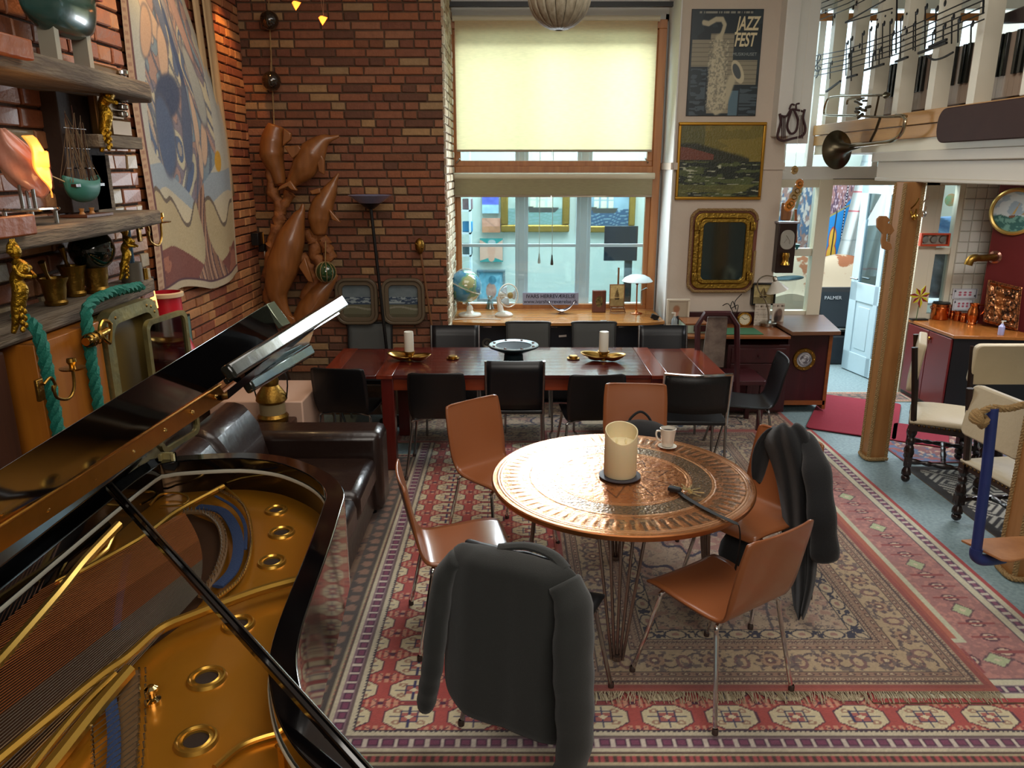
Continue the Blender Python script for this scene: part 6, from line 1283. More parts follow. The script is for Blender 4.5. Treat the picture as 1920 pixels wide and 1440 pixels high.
# crescent bowl
c = onb(1053, 588); t = thing('crescent_bowl', 'shiny silver crescent-shaped bowl on the window bench', 'bowl', (c.x, c.y, zt)); SIL = mat('silver', 'cfc8c8', .12, 1)
def cres(u, v):
    s = u * 2 - 1; y = (v - .5) * .11 * math.cos(s * math.pi / 2) ** .6; z = .035 + .085 * s * s + .35 * abs(y) * (1 - s * s) - .02 * (1 - s * s); return (c.x + s * .125, c.y + y, zt + z)
MB().grid(cres, 28, 10).build('bowl', SIL, t, solid=.005, ang=80); MB().lathe([(0, 0), (.03, 0), (.032, .006), (.018, .02), (0, .022)], (c.x, c.y, zt + .001), 20).build('foot', SIL, t)
# wooden block with an inlaid picture
c = onb(1123, 586); t = thing('carved_block', 'reddish wooden block with an inlaid oval picture on the window bench', 'ornament', (c.x, c.y, zt)); w_ = .066; hz = PY(1123, 545, c.y).z
MB().bx(c.x - w_, c.x + w_, c.y, c.y + .05, zt, hz).build('block', wood('block_wood', '6b3a28', '4f2418', .4, 2, 3), t, bev=.006); MB().prism(ell(.035, .055, 20, (c.x, (zt + hz) / 2)), (c.y - .003, c.y + .004), 'y').build('inlay', mat('inlay_brass', '8a7a4c', .3, .7, col2='2c2a1c', vs=30), t)
# small easel with framed print
c = onb(1158, 587); t = thing('mini_easel', 'little wooden easel holding a framed sepia print of a ship', 'easel', (c.x, c.y, zt)); EW = wood('easel_wood', '8a5c34', '6d4424', .4, 2, 3)
top = PY(1157, 502, c.y + .03); MB().bx(c.x - .008, c.x + .008, c.y + .03, c.y + .045, zt + .05, top.z).build('mast', EW, t); MB().bx(c.x - .07, c.x + .07, c.y, c.y + .04, zt + .035, zt + .05).build('tray', EW, t)
for s in (-1, 1): MB().cyl((c.x + s * .075, c.y - .01, zt), (c.x + s * .05, c.y + .02, zt + .08), .006, n=6).build('leg', EW, t)
MB().bx(c.x - .07, c.x + .07, c.y - .02, c.y - .01, zt + .012, zt + .024).build('rail', EW, t)
a, b = PY(1142, 575, c.y), PY(1172, 533, c.y); fr = MB(); fr.bx(a.x, b.x, c.y - .005, c.y + .012, a.z, b.z); fr.build('print_frame', EW, t, bev=.002)
def shp(u, v): P = Paint(u, v, 'c4b27c'); P.put(v < .35, '8d7f56'); P.poly([(.3, .4), (.7, .4), (.62, .3), (.38, .3)], '3a2f1c'); P.poly([(.5, .42), (.5, .85), (.68, .45)], '5c4c2c'); P.poly([(.47, .42), (.47, .8), (.3, .45)], '6a5a38'); P.c += (fbm(u * 8, v * 10, 3)[:, None] - .5) * .2; return P.c
gridmesh('print', shp, 24, 32, wallpos(a.x + .008, b.x - .008, a.z + .008, b.z - .008, c.y - .006), PRINT, t)
# mushroom lamp
c = onb(1193, 588); t = thing('table_lamp', 'table lamp with a white saucer shade at the right of the window bench', 'lamp', (c.x, c.y, zt)); s_ = PY(1195, 524, c.y)
MB().lathe([(0, 0), (.055, 0), (.058, .006), (.02, .016), (.01, .03), (0, .03)], (c.x, c.y, zt), 28).build('foot', COPPER, t); MB().cyl((c.x, c.y, zt + .02), (s_.x, c.y, s_.z), .007, n=10).build('stem', COPPER, t); MB().cyl((s_.x, c.y, s_.z - .05), (s_.x, c.y, s_.z), .013, n=12).build('socket', mat('red_brown_plastic', '5a1f18', .4), t)
MB().lathe([(.145, -.018), (.147, -.014), (.12, .018), (.07, .042), (0, .052), (0, .046), (.07, .036), (.118, .012), (.143, -.018)], (s_.x, c.y, s_.z), 40).build('shade', mat('white_shade', 'cfe0e4', .3), t)
# small clamp light on the alcove corner
c = PY(1232, 588, 7.0); t = thing('clamp_light', 'small black clamp light at the right corner of the window bench', 'light', (c.x, 7.0, zt)); MB().box((c.x - .02, 7.0, zt + .025), (.07, .04, .045), (0, R(20), 0)).build('head', BLACKM, t, bev=.004); MB().tube(smoothpts([(c.x, 7.0, zt + .02), (c.x + .02, 6.9, zt - .05), (c.x + .01, 6.88, zt - .25)], 4), .004, 6).build('lead', BLACKM, t)
tag(MB().tube(smoothpts([(-.53, 6.95, zt + .012), (-.44, 7.0, zt + .006), (-.3, 7.02, zt + .006), (-.1, 6.98, zt + .006)], 6), .004, 6).build('white_cable', CER), 'white cable lying between the globe and the fan', 'cable')
# ---- things in the garden room behind the window
def sheetpic(lab, x0, y0, x1, y1, Y, fn, frame_=None, fw=.05, nx=48, ny=48, nm='painting'):
    a, b = PY(x0, y1, Y), PY(x1, y0, Y); t = thing(nm, lab, 'painting', ((a.x + b.x) / 2, Y, a.z)); gridmesh('canvas', fn, nx, ny, wallpos(a.x, b.x, a.z, b.z, Y - .006), PAINTED, t); MB().bx(a.x, b.x, Y - .004, Y + .02, a.z, b.z).build('backing', mat('panel_backing', '6a5a44', .8), t)
    if frame_:
        f_ = MB(); frame(f_, a.x - fw, b.x + fw, a.z - fw, b.z + fw, fw * 1.05, Y - .03, Y + .03); f_.build('frame', frame_, t, bev=fw * .2)
    return t
YG = 10.16
def ship(sky, sea, sx, big=1.0):
    def f(u, v):
        P = Paint(u, v, sky); P.c += (fbm(u * 4, v * 5, 7)[:, None] - .5) * .25; P.put(v < .33 + .02 * np.sin(u * 22), sea); P.put((v < .33) & (np.abs(np.mod(v * 14 + .6 * np.sin(u * 9), 1) - .5) < .1), '8ba3a8', .8)
        for k, (dx, w_) in enumerate(((-.16, .12), (0, .14), (.15, .11))):
            for j in range(3): P.poly([(sx + dx * big - w_ / 2 * big, .36 + .17 * j), (sx + (dx + w_ / 2) * big, .36 + .17 * j), (sx + (dx + w_ * .42) * big, .51 + .17 * j), (sx + (dx - w_ * .38) * big, .51 + .17 * j)], 'd6d0b4')
        P.poly([(sx - .3 * big, .38), (sx + .32 * big, .36), (sx + .24 * big, .26), (sx - .22 * big, .26)], '3a3a34'); return P.c
    return f
GF = mat('gold_frame', 'a8853c', .35, .8, var=.3, vs=30, bump=.5, bs=60)
sheetpic('gilt framed sailing ship painting seen through the left and middle window lights', 952, 330, 1056, 422, YG, ship('a9b5a8', '6f8f86', .62), GF, .09)
sheetpic('gilt framed sailing ship painting seen through the right window light', 1092, 330, 1182, 424, YG, ship('86a0ac', '2c4c68', .45), GF, .08)
def two(a_, b_, k):
    def f(u, v): P = Paint(u, v, a_); P.put(v < .45, b_); P.c += (fbm(u * 5, v * 5, k)[:, None] - .5) * .2; P.line([(.2, .9), (.8, .3)], .03, '6a4a44', .5 * (k == 3)); return P.c
    return f
sheetpic('small blue abstract picture at the upper left beyond the window', 904, 362, 935, 400, YG, two('5a64c0', '9ec0cc', 2), nx=20, ny=20); sheetpic('small orange picture below the blue one beyond the window', 904, 409, 938, 436, YG, two('c88a70', 'b87c58', 3), nx=20, ny=20)
def fig(u, v):
    P = Paint(u, v, '2f8a84'); P.poly([(0, .95), (.45, .7), (.4, .5), (.45, .2), (0, .05)], 'd8a890'); P.poly([(1, .95), (.6, .7), (.62, .5), (.58, .2), (1, .05)], 'd8a890'); P.ellipse(.5, .5, .17, .3, 'd29a80'); P.ellipse(.52, .82, .17, .13, 'a9aca8'); P.ellipse(.5, .18, .14, .17, 'd29a80'); return P.c
sheetpic('teal and pink figure picture beyond the window', 900, 447, 943, 491, YG, fig, nx=44, ny=44)
def por(u, v): P = Paint(u, v, '6fa9bc'); P.ellipse(.5, .3, .22, .3, 'b08070'); P.ellipse(.55, .7, .16, .16, '3f7f94'); P.c += (fbm(u * 6, v * 6, 9)[:, None] - .5) * .3; return P.c
sheetpic('framed blue picture low beyond the window behind the fan', 899, 510, 943, 560, YG, por, mat('slate_frame', '5c6c70', .5), .03)
t = thing('television', 'dark flat television on a stand seen through the right window light', 'television', tuple(PY(1165, 490, 9.3))); a, b = PY(1132, 489, 9.3), PY(1197, 424, 9.3)
MB().bx(a.x, b.x, 9.3, 9.34, a.z, b.z).build('screen', mat('tv_screen', '141c28', .2), t, bev=.004); MB().bx(b.x - .14, b.x - .05, 9.33, 9.38, .0, a.z + .3).build('stand', BLACKM, t)
t = thing('garden_shelf', 'white shelf unit with blue boxes at the left edge beyond the window', 'shelf', (-.55, 9.6, 0)); x0 = PY(868, 450, 9.6).x - .25; x1 = PY(884, 450, 9.6).x
for k in range(8): MB().bx(x0, x1, 9.45, 9.75, .3 + k * .27, .32 + k * .27).build('board', PALEW, t)
MB().bx(x1 - .02, x1, 9.45, 9.75, .0, 2.4).build('side', PALEW, t)
for k, (py, col) in enumerate(((420, '2f8fc0'), (480, '5a6c70'), (548, '4a6a88'), (385, '8a6c70'))):
    c = PY(877, py, 9.6); tag(MB().box((c.x, 9.6, .32 + round((c.z - .32) / .27) * .27 + .065 + .0), (.12, .12, .12)).build('box', mat('box_' + col, col, .5), bev=.004), ['bright blue box', 'grey tangle of tools', 'steel blue box', 'mauve box'][k] + ' on the shelf beyond the window', 'box')
for px, py, lab in ((1011, 475, 'left hanging pull cord with a white knob in the middle window light'), (1035, 478, 'right hanging pull cord with a dark knob in the middle window light')):
    c = PY(px, py, 7.67); t = thing('pull_cord', lab, 'cord', tuple(c)); MB().cyl((c.x, 7.67, c.z), (c.x, 7.67, 3.44), .003, n=5).build('cord', CER, t); MB().lathe([(.012, -.10), (.016, -.09), (.008, -.03), (.006, 0)], c, 12).build('knob', CER if px < 1020 else BLACKM, t)
t = thing('water_carafe', 'clear glass carafe behind the fan', 'carafe', tuple(onb(925, 590))); c = onb(919, 580); MB().lathe([(0, 0), (.05, 0), (.055, .01), (.03, .07), (.022, .10), (.035, .13), (.033, .13), (.02, .10), (.028, .07), (.05, .012), (0, .01)], (c.x, c.y, zt + .001), 24).build('glass_body', glass('carafe_glass', 'd8ecf0', .3), t)
# ================================================================ PIER WALL: poster, painting, mirror, desk
YP = 7.1
a, b = PY(1287, 216, YP), PY(1430, 20, YP); x0, x1, z0, z1 = 1.527, 2.128, 2.597, 3.445
t = thing('jazz_poster', 'black and cream jazz festival poster with a saxophone above the sea painting', 'poster', (1.83, YP, 2.6))
def poster(u, v):
    P = Paint(u, v, '1f2a30'); P.put(fbm(u * 3, v * 4, 2) > .52, '2a363c')
    for a_ in ((.02, .47, .38, .72), (.60, .3, .97, .53), (.28, .02, .62, .78)): P.put((u > a_[0]) & (u < a_[2]) & (v > a_[1]) & (v < a_[3]), '8f8873'); P.put((u > a_[0]) & (u < a_[2]) & (v > a_[1]) & (v < a_[3]) & (np.abs(np.mod(v * 24, 1) - .5) < .06), '5a5648')
    P.put((u > .03) & (u < .25) & (v < .45) & (vn(u * 14, v * 60, 3) > .5), '46545c'); P.put((u > .75) & (v < .28) & (vn(u * 5, v * 70, 4) > .45), '46545c'); P.put((u > .60) & (u < .73) & (v < .24), '55707e')
    S_ = 'b5ac90'; P.line([(.17, .88), (.24, .87), (.34, .91), (.43, .91), (.47, .86), (.45, .80), (.40, .72), (.36, .55), (.33, .35), (.33, .12), (.42, .03), (.53, .08), (.58, .2), (.62, .34), (.70, .42)], .025, S_)
    P.line([(.40, .72), (.37, .55), (.34, .3), (.34, .12)], .055, S_); P.line([(.36, .10), (.44, .06), (.52, .10), (.57, .22), (.62, .34)], .055, S_); P.line([(.40, .66), (.46, .5), (.46, .3), (.47, .12)], .05, S_)
    P.ellipse(.70, .42, .13, .07, 'c0b698', .04, -.9); P.ellipse(.685, .425, .085, .045, '4c5355', .06, -.9); n = fbm(u * 55, v * 66, 6); m = (u > .26) & (u < .55) & (v > .05) & (v < .72); P.put(m & (n > .58), '6a6a60', .55); P.put(m & (n < .40), 'c8c0a4', .6); P.put((v > .965) & (vn(u * 60, v, 3) > .35) & (v < .985) & (u > .1) & (u < .9), '8c8c80'); return P.c
gridmesh('print', poster, 150, 210, wallpos(x0, x1, z0, z1, YP - .012), PRINT, t); MB().bx(x0 - .004, x1 + .004, YP - .011, YP - .001, z0 - .004, z1 + .004).build('board', BLACKM, t)
PT = mat('cream_print', 'd8cba4', .5); W_, H_ = x1 - x0, z1 - z0
text('JAZZ', (x0 + W_ * .79, YP - .014, z0 + H_ * .865), .150, PT, t, shear=.25, sx=.56, offset=.0035, ext=.001); text('FEST', (x0 + W_ * .765, YP - .014, z0 + H_ * .715), .150, PT, t, shear=.25, sx=.58, offset=.0035, ext=.001); text('MUSIKHUSET', (x0 + W_ * .78, YP - .014, z0 + H_ * .585), .036, mat('grey_print', '8f9a98', .5), t, ext=.001)
# sea painting
def seap(u, v):
    n = fbm(u * 3, v * 7, 3); P = Paint(u, v, '6f6428'); P.put(n > .5, '857430', .7); P.put((v > .72) & (u < .3), '4a5034', .6); P.put(ss(.05, 0, np.abs(v - .62 + .32 * (u - .2) * (u > .2)) - .10) * (u < .85), '23271c', .9); P.put((u < .42) & (v > .52) & (v < .72 - .3 * u) & (n > .35), '7a3f30', .85)
    P.put(v < .50, '20281e'); P.put((v < .5) & (fbm(u * 5, v * 22, 8) > .52), '4c5630'); P.put((v < .47) & (vn(u * 14, v * 60, 5) > .84), 'a8ab90'); P.put((v < .18) & (fbm(u * 3, v * 8, 1) > .45), '6a6a34', .7); return P.c
t = thing('sea_painting', 'dark green stormy sea painting in a thin gold frame above the mirror', 'painting', (1.85, YP, 1.88)); x0, x1, z0, z1 = 1.463, 2.235, 1.88, 2.542
gridmesh('canvas', seap, 150, 120, wallpos(x0 + .02, x1 - .02, z0 + .02, z1 - .02, YP - .02), mat('oil_paint', rough=.35, attr=True, bump=.3, bs=70), t); f_ = MB(); frame(f_, x0, x1, z0, z1, .026, YP - .035, YP); f_.build('frame', mat('thin_gold', 'b98a35', .3, .9), t, bev=.006)
# porthole mirror
x0, x1, z0, z1 = 1.617, 2.230, 1.045, 1.802; cx, cz_ = (x0 + x1) / 2, (z0 + z1) / 2; w_, h = x1 - x0, z1 - z0
t = thing('porthole_mirror', 'rectangular brass porthole mirror edged with rope', 'mirror', (cx, YP, cz_)); MB().ring(rrect(w_, h, .10, 8, (cx, cz_)), rrect(w_ - .07, h - .07, .08, 8, (cx, cz_)), (YP - .03, YP), 'y').build('backboard', mat('red_wood', '6d3a26', .5), t)
rope(MB(), [(p[0], YP - .04, p[1]) for p in rrect(w_ - .02, h - .02, .09, 4, (cx, cz_))] + [(x1 - .01, YP - .04, cz_)], .014, .05).build('rope_edge', ROPEM, t)
BR = mat('hammered_brass', '9c7c34', .3, .95, var=.3, vs=16, bump=.6, bs=50); MB().ring(rrect(w_ - .07, h - .07, .08, 8, (cx, cz_)), rrect(w_ - .17, h - .17, .06, 8, (cx, cz_)), (YP - .05, YP), 'y').build('outer_ring', BR, t, bev=.008); MB().ring(rrect(w_ - .16, h - .17, .06, 8, (cx, cz_)), rrect(w_ - .23, h - .24, .045, 8, (cx, cz_)), (YP - .075, YP), 'y').build('inner_ring', BR, t, bev=.008)
MB().prism(rrect(w_ - .22, h - .23, .045, 8, (cx, cz_)), (YP - .055, YP - .05), 'y').build('mirror_glass', mat('dusky_mirror', '5c6a6c', .08, 1), t)
for sx, sz in ((-1, .3), (-1, -.3), (1, .3), (1, -.3)): c = V((cx + sx * (w_ / 2 - .055), YP - .075, cz_ + sz * h)); m_ = MB(); m_.box(c, (.05, .03, .07)); m_.cyl(c + V((0, -.02, -.04)), c + V((0, -.02, .04)), .010, n=8); m_.build('hinge', BR, t, bev=.004)
# oak desk
DK = wood('oxblood_wood', '3a1214', '2c0d10', .35, 2, 2); DT = wood('desk_top_wood', '8a5026', '6e3c1a', .3, 0, 2, coat=.2); z = .75
t = thing('writing_desk', 'dark red wooden desk with three drawers under the porthole mirror', 'desk', (1.9, 6.8, 0))
MB().bx(1.435, 2.42, 6.50, 7.09, z - .025, z).build('desk_top', DT, t, bev=.003); MB().bx(1.44, 2.41, 7.05, 7.09, z, z + .11).build('back_rail', DK, t, bev=.003); MB().bx(1.9, 2.44, 6.56, 7.08, .04, z - .09).build('pedestal', DK, t, bev=.003); MB().bx(1.45, 1.50, 6.55, 7.05, .0, z - .03).build('side_panel', DK, t)
for k, (za, zb) in enumerate(((.50, .63), (.34, .49), (.06, .33))):
    d_ = MB().bx(1.93, 2.41, 6.545, 6.562, za, zb).build('drawer', DK, t, bev=.003); MB().lathe([(.006, 0), (.006, .01), (.013, .018), (.010, .025), (0, .026)], (2.17, 6.546, (za + zb) / 2), 14, rot=(R(90), 0, 0)).build('knob', mat('dark_knob', '2a0c0c', .3), d_)
t = thing('side_desk', 'walnut topped side cupboard with a round porthole in its door right of the desk', 'cabinet', (2.75, 6.9, 0)); MB().prism([(2.43, 7.33), (2.435, 6.52), (2.87, 6.545), (3.02, 7.33)], (z, z + .035)).build('top', wood('walnut_top', '6a4630', '54351f', .35, 0, 2, coat=.15), t, bev=.004)
MB().bx(2.46, 2.84, 6.66, 7.3, .10, z).build('body', DK, t, bev=.003); MB().bx(2.82, 2.85, 6.65, 7.3, .04, z).build('edge_strip', DT, t); MB().bx(2.46, 2.84, 6.65, 6.68, .08, .12).build('plinth_rail', DT, t)
c = PY(1508, 674, 6.655); hh_ = .098; pr = MB().lathe([(hh_ * .68, -.006), (hh_ * .72, .012), (hh_ * 1.0, .012), (hh_ * 1.06, 0)], (c.x, 6.66, c.z), 40, rot=(R(90), 0, 0)).build('porthole_ring', OLDBRASS, t)
for k in range(8): a = k * math.pi / 4; MB().ball((c.x + hh_ * .88 * math.cos(a), 6.647, c.z + hh_ * .88 * math.sin(a)), .006, 8).build('bolt', BRASS, pr)
def chrt(u, v): P = Paint(u, v, '5a565a'); P.put(fbm(u * 5, v * 9, 4) > .5, 'b0b0b0'); P.put(fbm(u * 4, v * 12, 9) > .6, '34303a'); return P.c
gridmesh('porthole_view', chrt, 30, 30, lambda u, v: np.stack([c.x + hh_ * .7 * np.sqrt(v) * np.cos(u * 6.2832), np.full(u.size, 6.652), c.z + hh_ * .7 * np.sqrt(v) * np.sin(u * 6.2832)], 1), PRINT, t)
# desk things
def ond(px, py, zz=z): return PZ(px, py, zz)
a, b = PY(1248, 612, 6.95), PY(1294, 561, 6.95); t = thing('framed_portrait', 'cream framed picture of a person beside the window alcove', 'picture', ((a.x + b.x) / 2, 6.95, z)); f_ = MB(); frame(f_, a.x, b.x, z, b.z, .018, 6.94, 6.965); f_.build('frame', mat('cream_frame', 'c8bda8', .4), t, bev=.002)
def port(u, v): P = Paint(u, v, 'a89a84'); P.ellipse(.42, .55, .14, .2, 'b48870'); P.ellipse(.42, .66, .17, .15, '8a5a3c', .2, 0, .7); P.poly([(.15, 0), (.3, .34), (.55, .36), (.72, 0)], '2c2a30'); return P.c
gridmesh('print', port, 30, 34, wallpos(a.x + .015, b.x - .015, z + .015, b.z - .015, 6.948), PRINT, t); MB().bx(a.x + .01, b.x - .01, 6.95, 6.96, z + .01, b.z - .01).build('backing', BLACKM, t)
c = ond(1264, 612); c.y = 6.85; c.x = PY(1264, 612, 6.85).x; t = thing('gel_bottle', 'clear pump bottle in front of the cream framed picture', 'bottle', (c.x, c.y, z)); CLR = mat('clear_gel', 'a8b4b8', .1, alpha=.6); MB().lathe([(0, 0), (.026, 0), (.028, .01), (.027, .08), (.012, .10), (.012, .11), (0, .11)], (c.x, c.y, z), 20, sy=.7).build('bottle_body', CLR, t); MB().cyl((c.x, c.y, z + .11), (c.x, c.y, z + .135), .009, n=10).build('pump', CER, t); MB().box((c.x - .01, c.y, z + .14), (.035, .012, .01)).build('nozzle', CER, t)
t = thing('desk_box', 'flat box with a wooden lid and pale green side on the desk', 'box', (1.62, 6.8, z)); MB().bx(1.53, 1.72, 6.62, 6.92, z + .001, z + .075).build('body', mat('pale_green_box', '9aa893', .5), t, bev=.003); MB().bx(1.525, 1.725, 6.615, 6.925, z + .075, z + .09).build('lid', DT, t, bev=.002); MB().bx(1.60, 1.725, 6.61, 6.62, z + .02, z + .07).build('front', DK, t)
t = tag(MB().bx(1.76, 2.20, 6.56, 6.84, z + .001, z + .006).build('desk_pad', mat('green_baize', '2c5c3a', .85)), 'flat green desk pad under the high-backed chair', 'desk pad')
tag(MB().bx(1.74, 1.80, 6.62, 6.80, z + .001, z + .03).build('red_book', mat('red_book', 'a03a3c', .5)), 'thin red and white book beside the green desk pad', 'book')
# ship's clock
c = PY(1396, 592, 6.95); rr = .062; c.z = z + rr + .002; t = thing('brass_clock', 'round brass ship clock with a cream dial on the desk', 'clock', tuple(c)); MB().lathe([(0, -.04), (rr * .9, -.04), (rr, -.03), (rr, .0), (rr * 1.1, .008), (rr * 1.02, .02), (rr * .82, .022), (rr * .78, .012)], c, 36, rot=(R(90), 0, 0)).build('case', BRASS, t); MB().lathe([(0, .015), (rr * .8, .015)], c, 30, rot=(R(90), 0, 0)).build('dial', mat('clock_dial', 'c9c0a4', .4), t); dl = t.children[-1]
for k in range(12): a = k * math.pi / 6; MB().box((c.x + rr * .66 * math.sin(a), c.y - .0165, c.z + rr * .66 * math.cos(a)), (.002, .001, .008), (0, a, 0)).build('hour_mark', BLACKM, dl)
for a, L_ in ((R(-50), .6), (R(70), .42)): MB().box((c.x + rr * L_ / 2 * math.sin(a), c.y - .0175, c.z + rr * L_ / 2 * math.cos(a)), (.003, .001, rr * L_), (0, a, 0)).build('hand', BLACKM, dl)
# desk lamp
c = PZ(1440, 611, z); t = thing('desk_lamp', 'brushed steel desk lamp with a curved neck and white cone shade', 'lamp', (c.x, c.y, z)); BS = mat('brushed_steel', 'a09a8c', .3, 1); MB().lathe([(0, 0), (.075, 0), (.078, .008), (.078, .03), (.07, .038), (.012, .045), (0, .045)], (c.x, c.y, z + .001), 32).build('base', BS, t)
Pn = [(c.x, c.y, z + .04), PY(1440, 580, c.y), PY(1434, 562, c.y), PY(1424, 548, c.y), PY(1420, 534, c.y), PY(1424, 523, c.y), PY(1436, 517, c.y), PY(1451, 519, c.y)]; MB().tube(smoothpts(Pn, 5), .006, 8).build('neck', BS, t)
e = PY(1452, 521, c.y); rt = (0, R(-18), 0); MB().lathe([(.012, 0), (.020, -.01), (.022, -.04), (.012, -.045)], e + V((0, 0, .012)), 18, rot=rt).build('socket', BS, t); MB().lathe([(.02, -.03), (.10, -.125), (.096, -.125), (.016, -.03)], e, 36, rot=rt).build('shade', mat('white_glass_shade', 'c9c4b8', .3), t)
# picture, cards
a, b = PY(1406, 571, 7.05), PY(1456, 531, 7.05); sheetpic('small sepia framed print half hidden by the desk lamp', 1410, 533, 1452, 569, 7.06, shp, BLACKM, .012)
for x_0, y_0, x_1, y_1, lab, fn in ((1413, 570, 1445, 607, 'open printed card standing behind the desk lamp', None), (1446, 569, 1472, 606, 'folded card with a brown motorcycle picture right of the desk lamp', 1)):
    a, b = PY(x_0, y_1, 6.98), PY(x_1, y_0, 6.98); t = thing('card', lab, 'card', (a.x, 6.98, z))
    def cardp(u, v, fn=fn):
        P = Paint(u, v, 'b5aa9a')
        if fn: P.ellipse(.5, .42, .34, .3, '4a3a34', .3, .5); P.ellipse(.62, .6, .2, .16, '6a5448', .2); P.ellipse(.35, .3, .16, .14, '2c2420', .2)
        else: P.put((np.abs(np.mod(v * 22, 1) - .5) < .16) & (v < .8) & (vn(u * 40, np.floor(v * 22), 2) > .35), '7c7368')
        P.put((v > .86) & (v < .92) & (vn(u * 30, v, 4) > .5), '5a5046'); return P.c
    gridmesh('printed_face', cardp, 30, 36, wallpos(a.x, b.x, z, b.z, 6.978), PRINT, t); MB().bx(a.x, b.x, 6.98, 6.984, z + .001, b.z).build('back_leaf', mat('card_back', 'a89e8e', .7), t)
tag(MB().tube(smoothpts([PY(1391, 551, 7.06), PY(1378, 566, 7.05), PY(1380, 580, 7.0), PY(1374, 565, 6.98), PY(1370, 578, 6.97), PY(1384, 572, 6.96), PY(1378, 590, 6.95), PY(1366, 570, 7.0), PY(1355, 573, 7.05)], 5), .004, 6).build('black_cable', BLACKM), 'tangled black cable hanging above the brass clock', 'cable')
# wall clock on the pier edge
YC = 7.08; a, b = PY(1452, 512, YC), PY(1489, 418, YC); t = thing('wall_clock', 'dark wooden box clock with a round glass and small brass bell at the pier edge', 'clock', ((a.x + b.x) / 2, YC, a.z)); x0, x1 = 2.40, 2.40 + .165
a = PY(1465, 510, YC); b = PY(1470, 418, YC); MB().bx(x0, x1, YC - .08, YC + .02, a.z, b.z).build('case', mat('dark_clock_wood', '241310', .3), t, bev=.006); MB().bx(x0 - .012, x1 + .012, YC - .095, YC + .02, b.z, b.z + .015).build('cornice', mat('pale_cornice', '8c8890', .4), t)
c = V(((x0 + x1) / 2, YC - .082, PY(1473, 448, YC).z)); MB().prism(rrect(.125, .175, .058, 8, (c.x, c.z)), (YC - .092, YC - .078), 'y').build('dial_glass', mat('milky_dial', '99958a', .15, coat=.5), t, bev=.004)
for k, (dx, dz, L_) in enumerate(((0, .02, .05), (.02, -.02, .03), (-.02, -.01, .04))): MB().box((c.x + dx, YC - .094, c.z + dz), (.004, .002, L_), (0, .6 * (k - 1), 0)).build('wheel_bar', CHROME, t)
q = V((c.x - .01, YC - .11, PY(1472, 482, YC).z)); MB().lathe([(.0, .055), (.03, .05), (.035, .02), (.028, 0), (.03, -.03), (.042, -.055), (.038, -.06), (0, -.05)], q, 24).build('bell', BRASS, t)
# carved handle piece, agates and yellow glass discs chain
c = PY(1480, 400, 7.0); tag(MB().bx(2.42, 2.50, 7.0, 7.06, PY(1475, 415, 7.05).z + .01, PY(1475, 380, 7.05).z).build('wooden_vase', wood('vase_wood', '9a6a44', '80522e', .4, 2, 3), bev=.01), 'square brown wooden vase standing on the wall clock', 'vase')
AMB = mat('amber_glass', 'c9761a', .08, alpha=.75, coat=1); AMB2 = mat('honey_glass', 'a8864c', .08, alpha=.7, coat=1)
t = thing('glass_mobile', 'string of amber and honey coloured glass discs hanging beside the pier', 'mobile', tuple(PY(1490, 320, 6.7)))
for k, (px, py, r_, m2) in enumerate(((1490, 319, .038, 0), (1499, 345, .045, 1), (1494, 358, .052, 0), (1488, 370, .052, 0), (1483, 382, .05, 1), (1479, 386, .05, 1))):
    c = PY(px, py, 6.7 - .01 * k); MB().lathe([(0, .006), (r_ * .9, .008), (r_, 0), (r_ * .9, -.008), (0, -.006)], c, 28, rot=(R(80), R(15), 0), sx=.8).build('glass_disc', AMB if m2 else AMB2, t)
    MB().lathe([(r_ * .3, .009), (r_ * .42, .010), (r_ * .3, .009)], c + V((0, -.006, 0)), 20, rot=(R(80), 0, 0)).build('disc_ring', OLDBRASS, t.children[-1])
MB().tube([PY(1490, 319, 6.7), PY(1499, 345, 6.69), PY(1480, 386, 6.68)], .002, 5).build('thread', CER, t); MB().cyl(PY(1490, 319, 6.7), PY(1490, 319, 6.7) + V((0, 0, 1.5)), .0015, n=4).build('thread', CER, t)
# lyre-shaped hanger
YL = 6.93; t = thing('lyre_ornament', 'small dark wooden lyre-shaped magazine rack hanging under the white beam', 'ornament', tuple(PY(1483, 262, YL))); LW = mat('lyre_wood', '3a2024', .4)
Lp = lambda *q: smoothpts([PY(x, y, YL) for x, y in q], 5)
MB().tube(Lp((1462, 213), (1464, 228), (1460, 244), (1458, 258), (1468, 264), (1485, 260), (1505, 254), (1510, 240), (1506, 222), (1509, 205)), .011, 8).build('outline', LW, t); MB().tube(Lp((1462, 216), (1474, 218), (1483, 206), (1494, 206), (1509, 210)), .009, 8).build('top_curve', LW, t); MB().tube(Lp((1484, 206), (1476, 235), (1482, 250), (1492, 246), (1496, 225), (1488, 205)), .010, 8).build('lyre_loop', LW, t)
for x in (1466, 1469, 1472, 1499, 1502, 1505): MB().cyl(PY(x, 216, YL), PY(x, 260, YL), .004, n=6).build('bar', LW, t)
MB().tube(Lp((1480, 205), (1484, 196), (1490, 197)), .008, 8).build('scroll', LW, t); MB().tube(Lp((1493, 205), (1493, 196), (1499, 194)), .008, 8).build('scroll', LW, t)
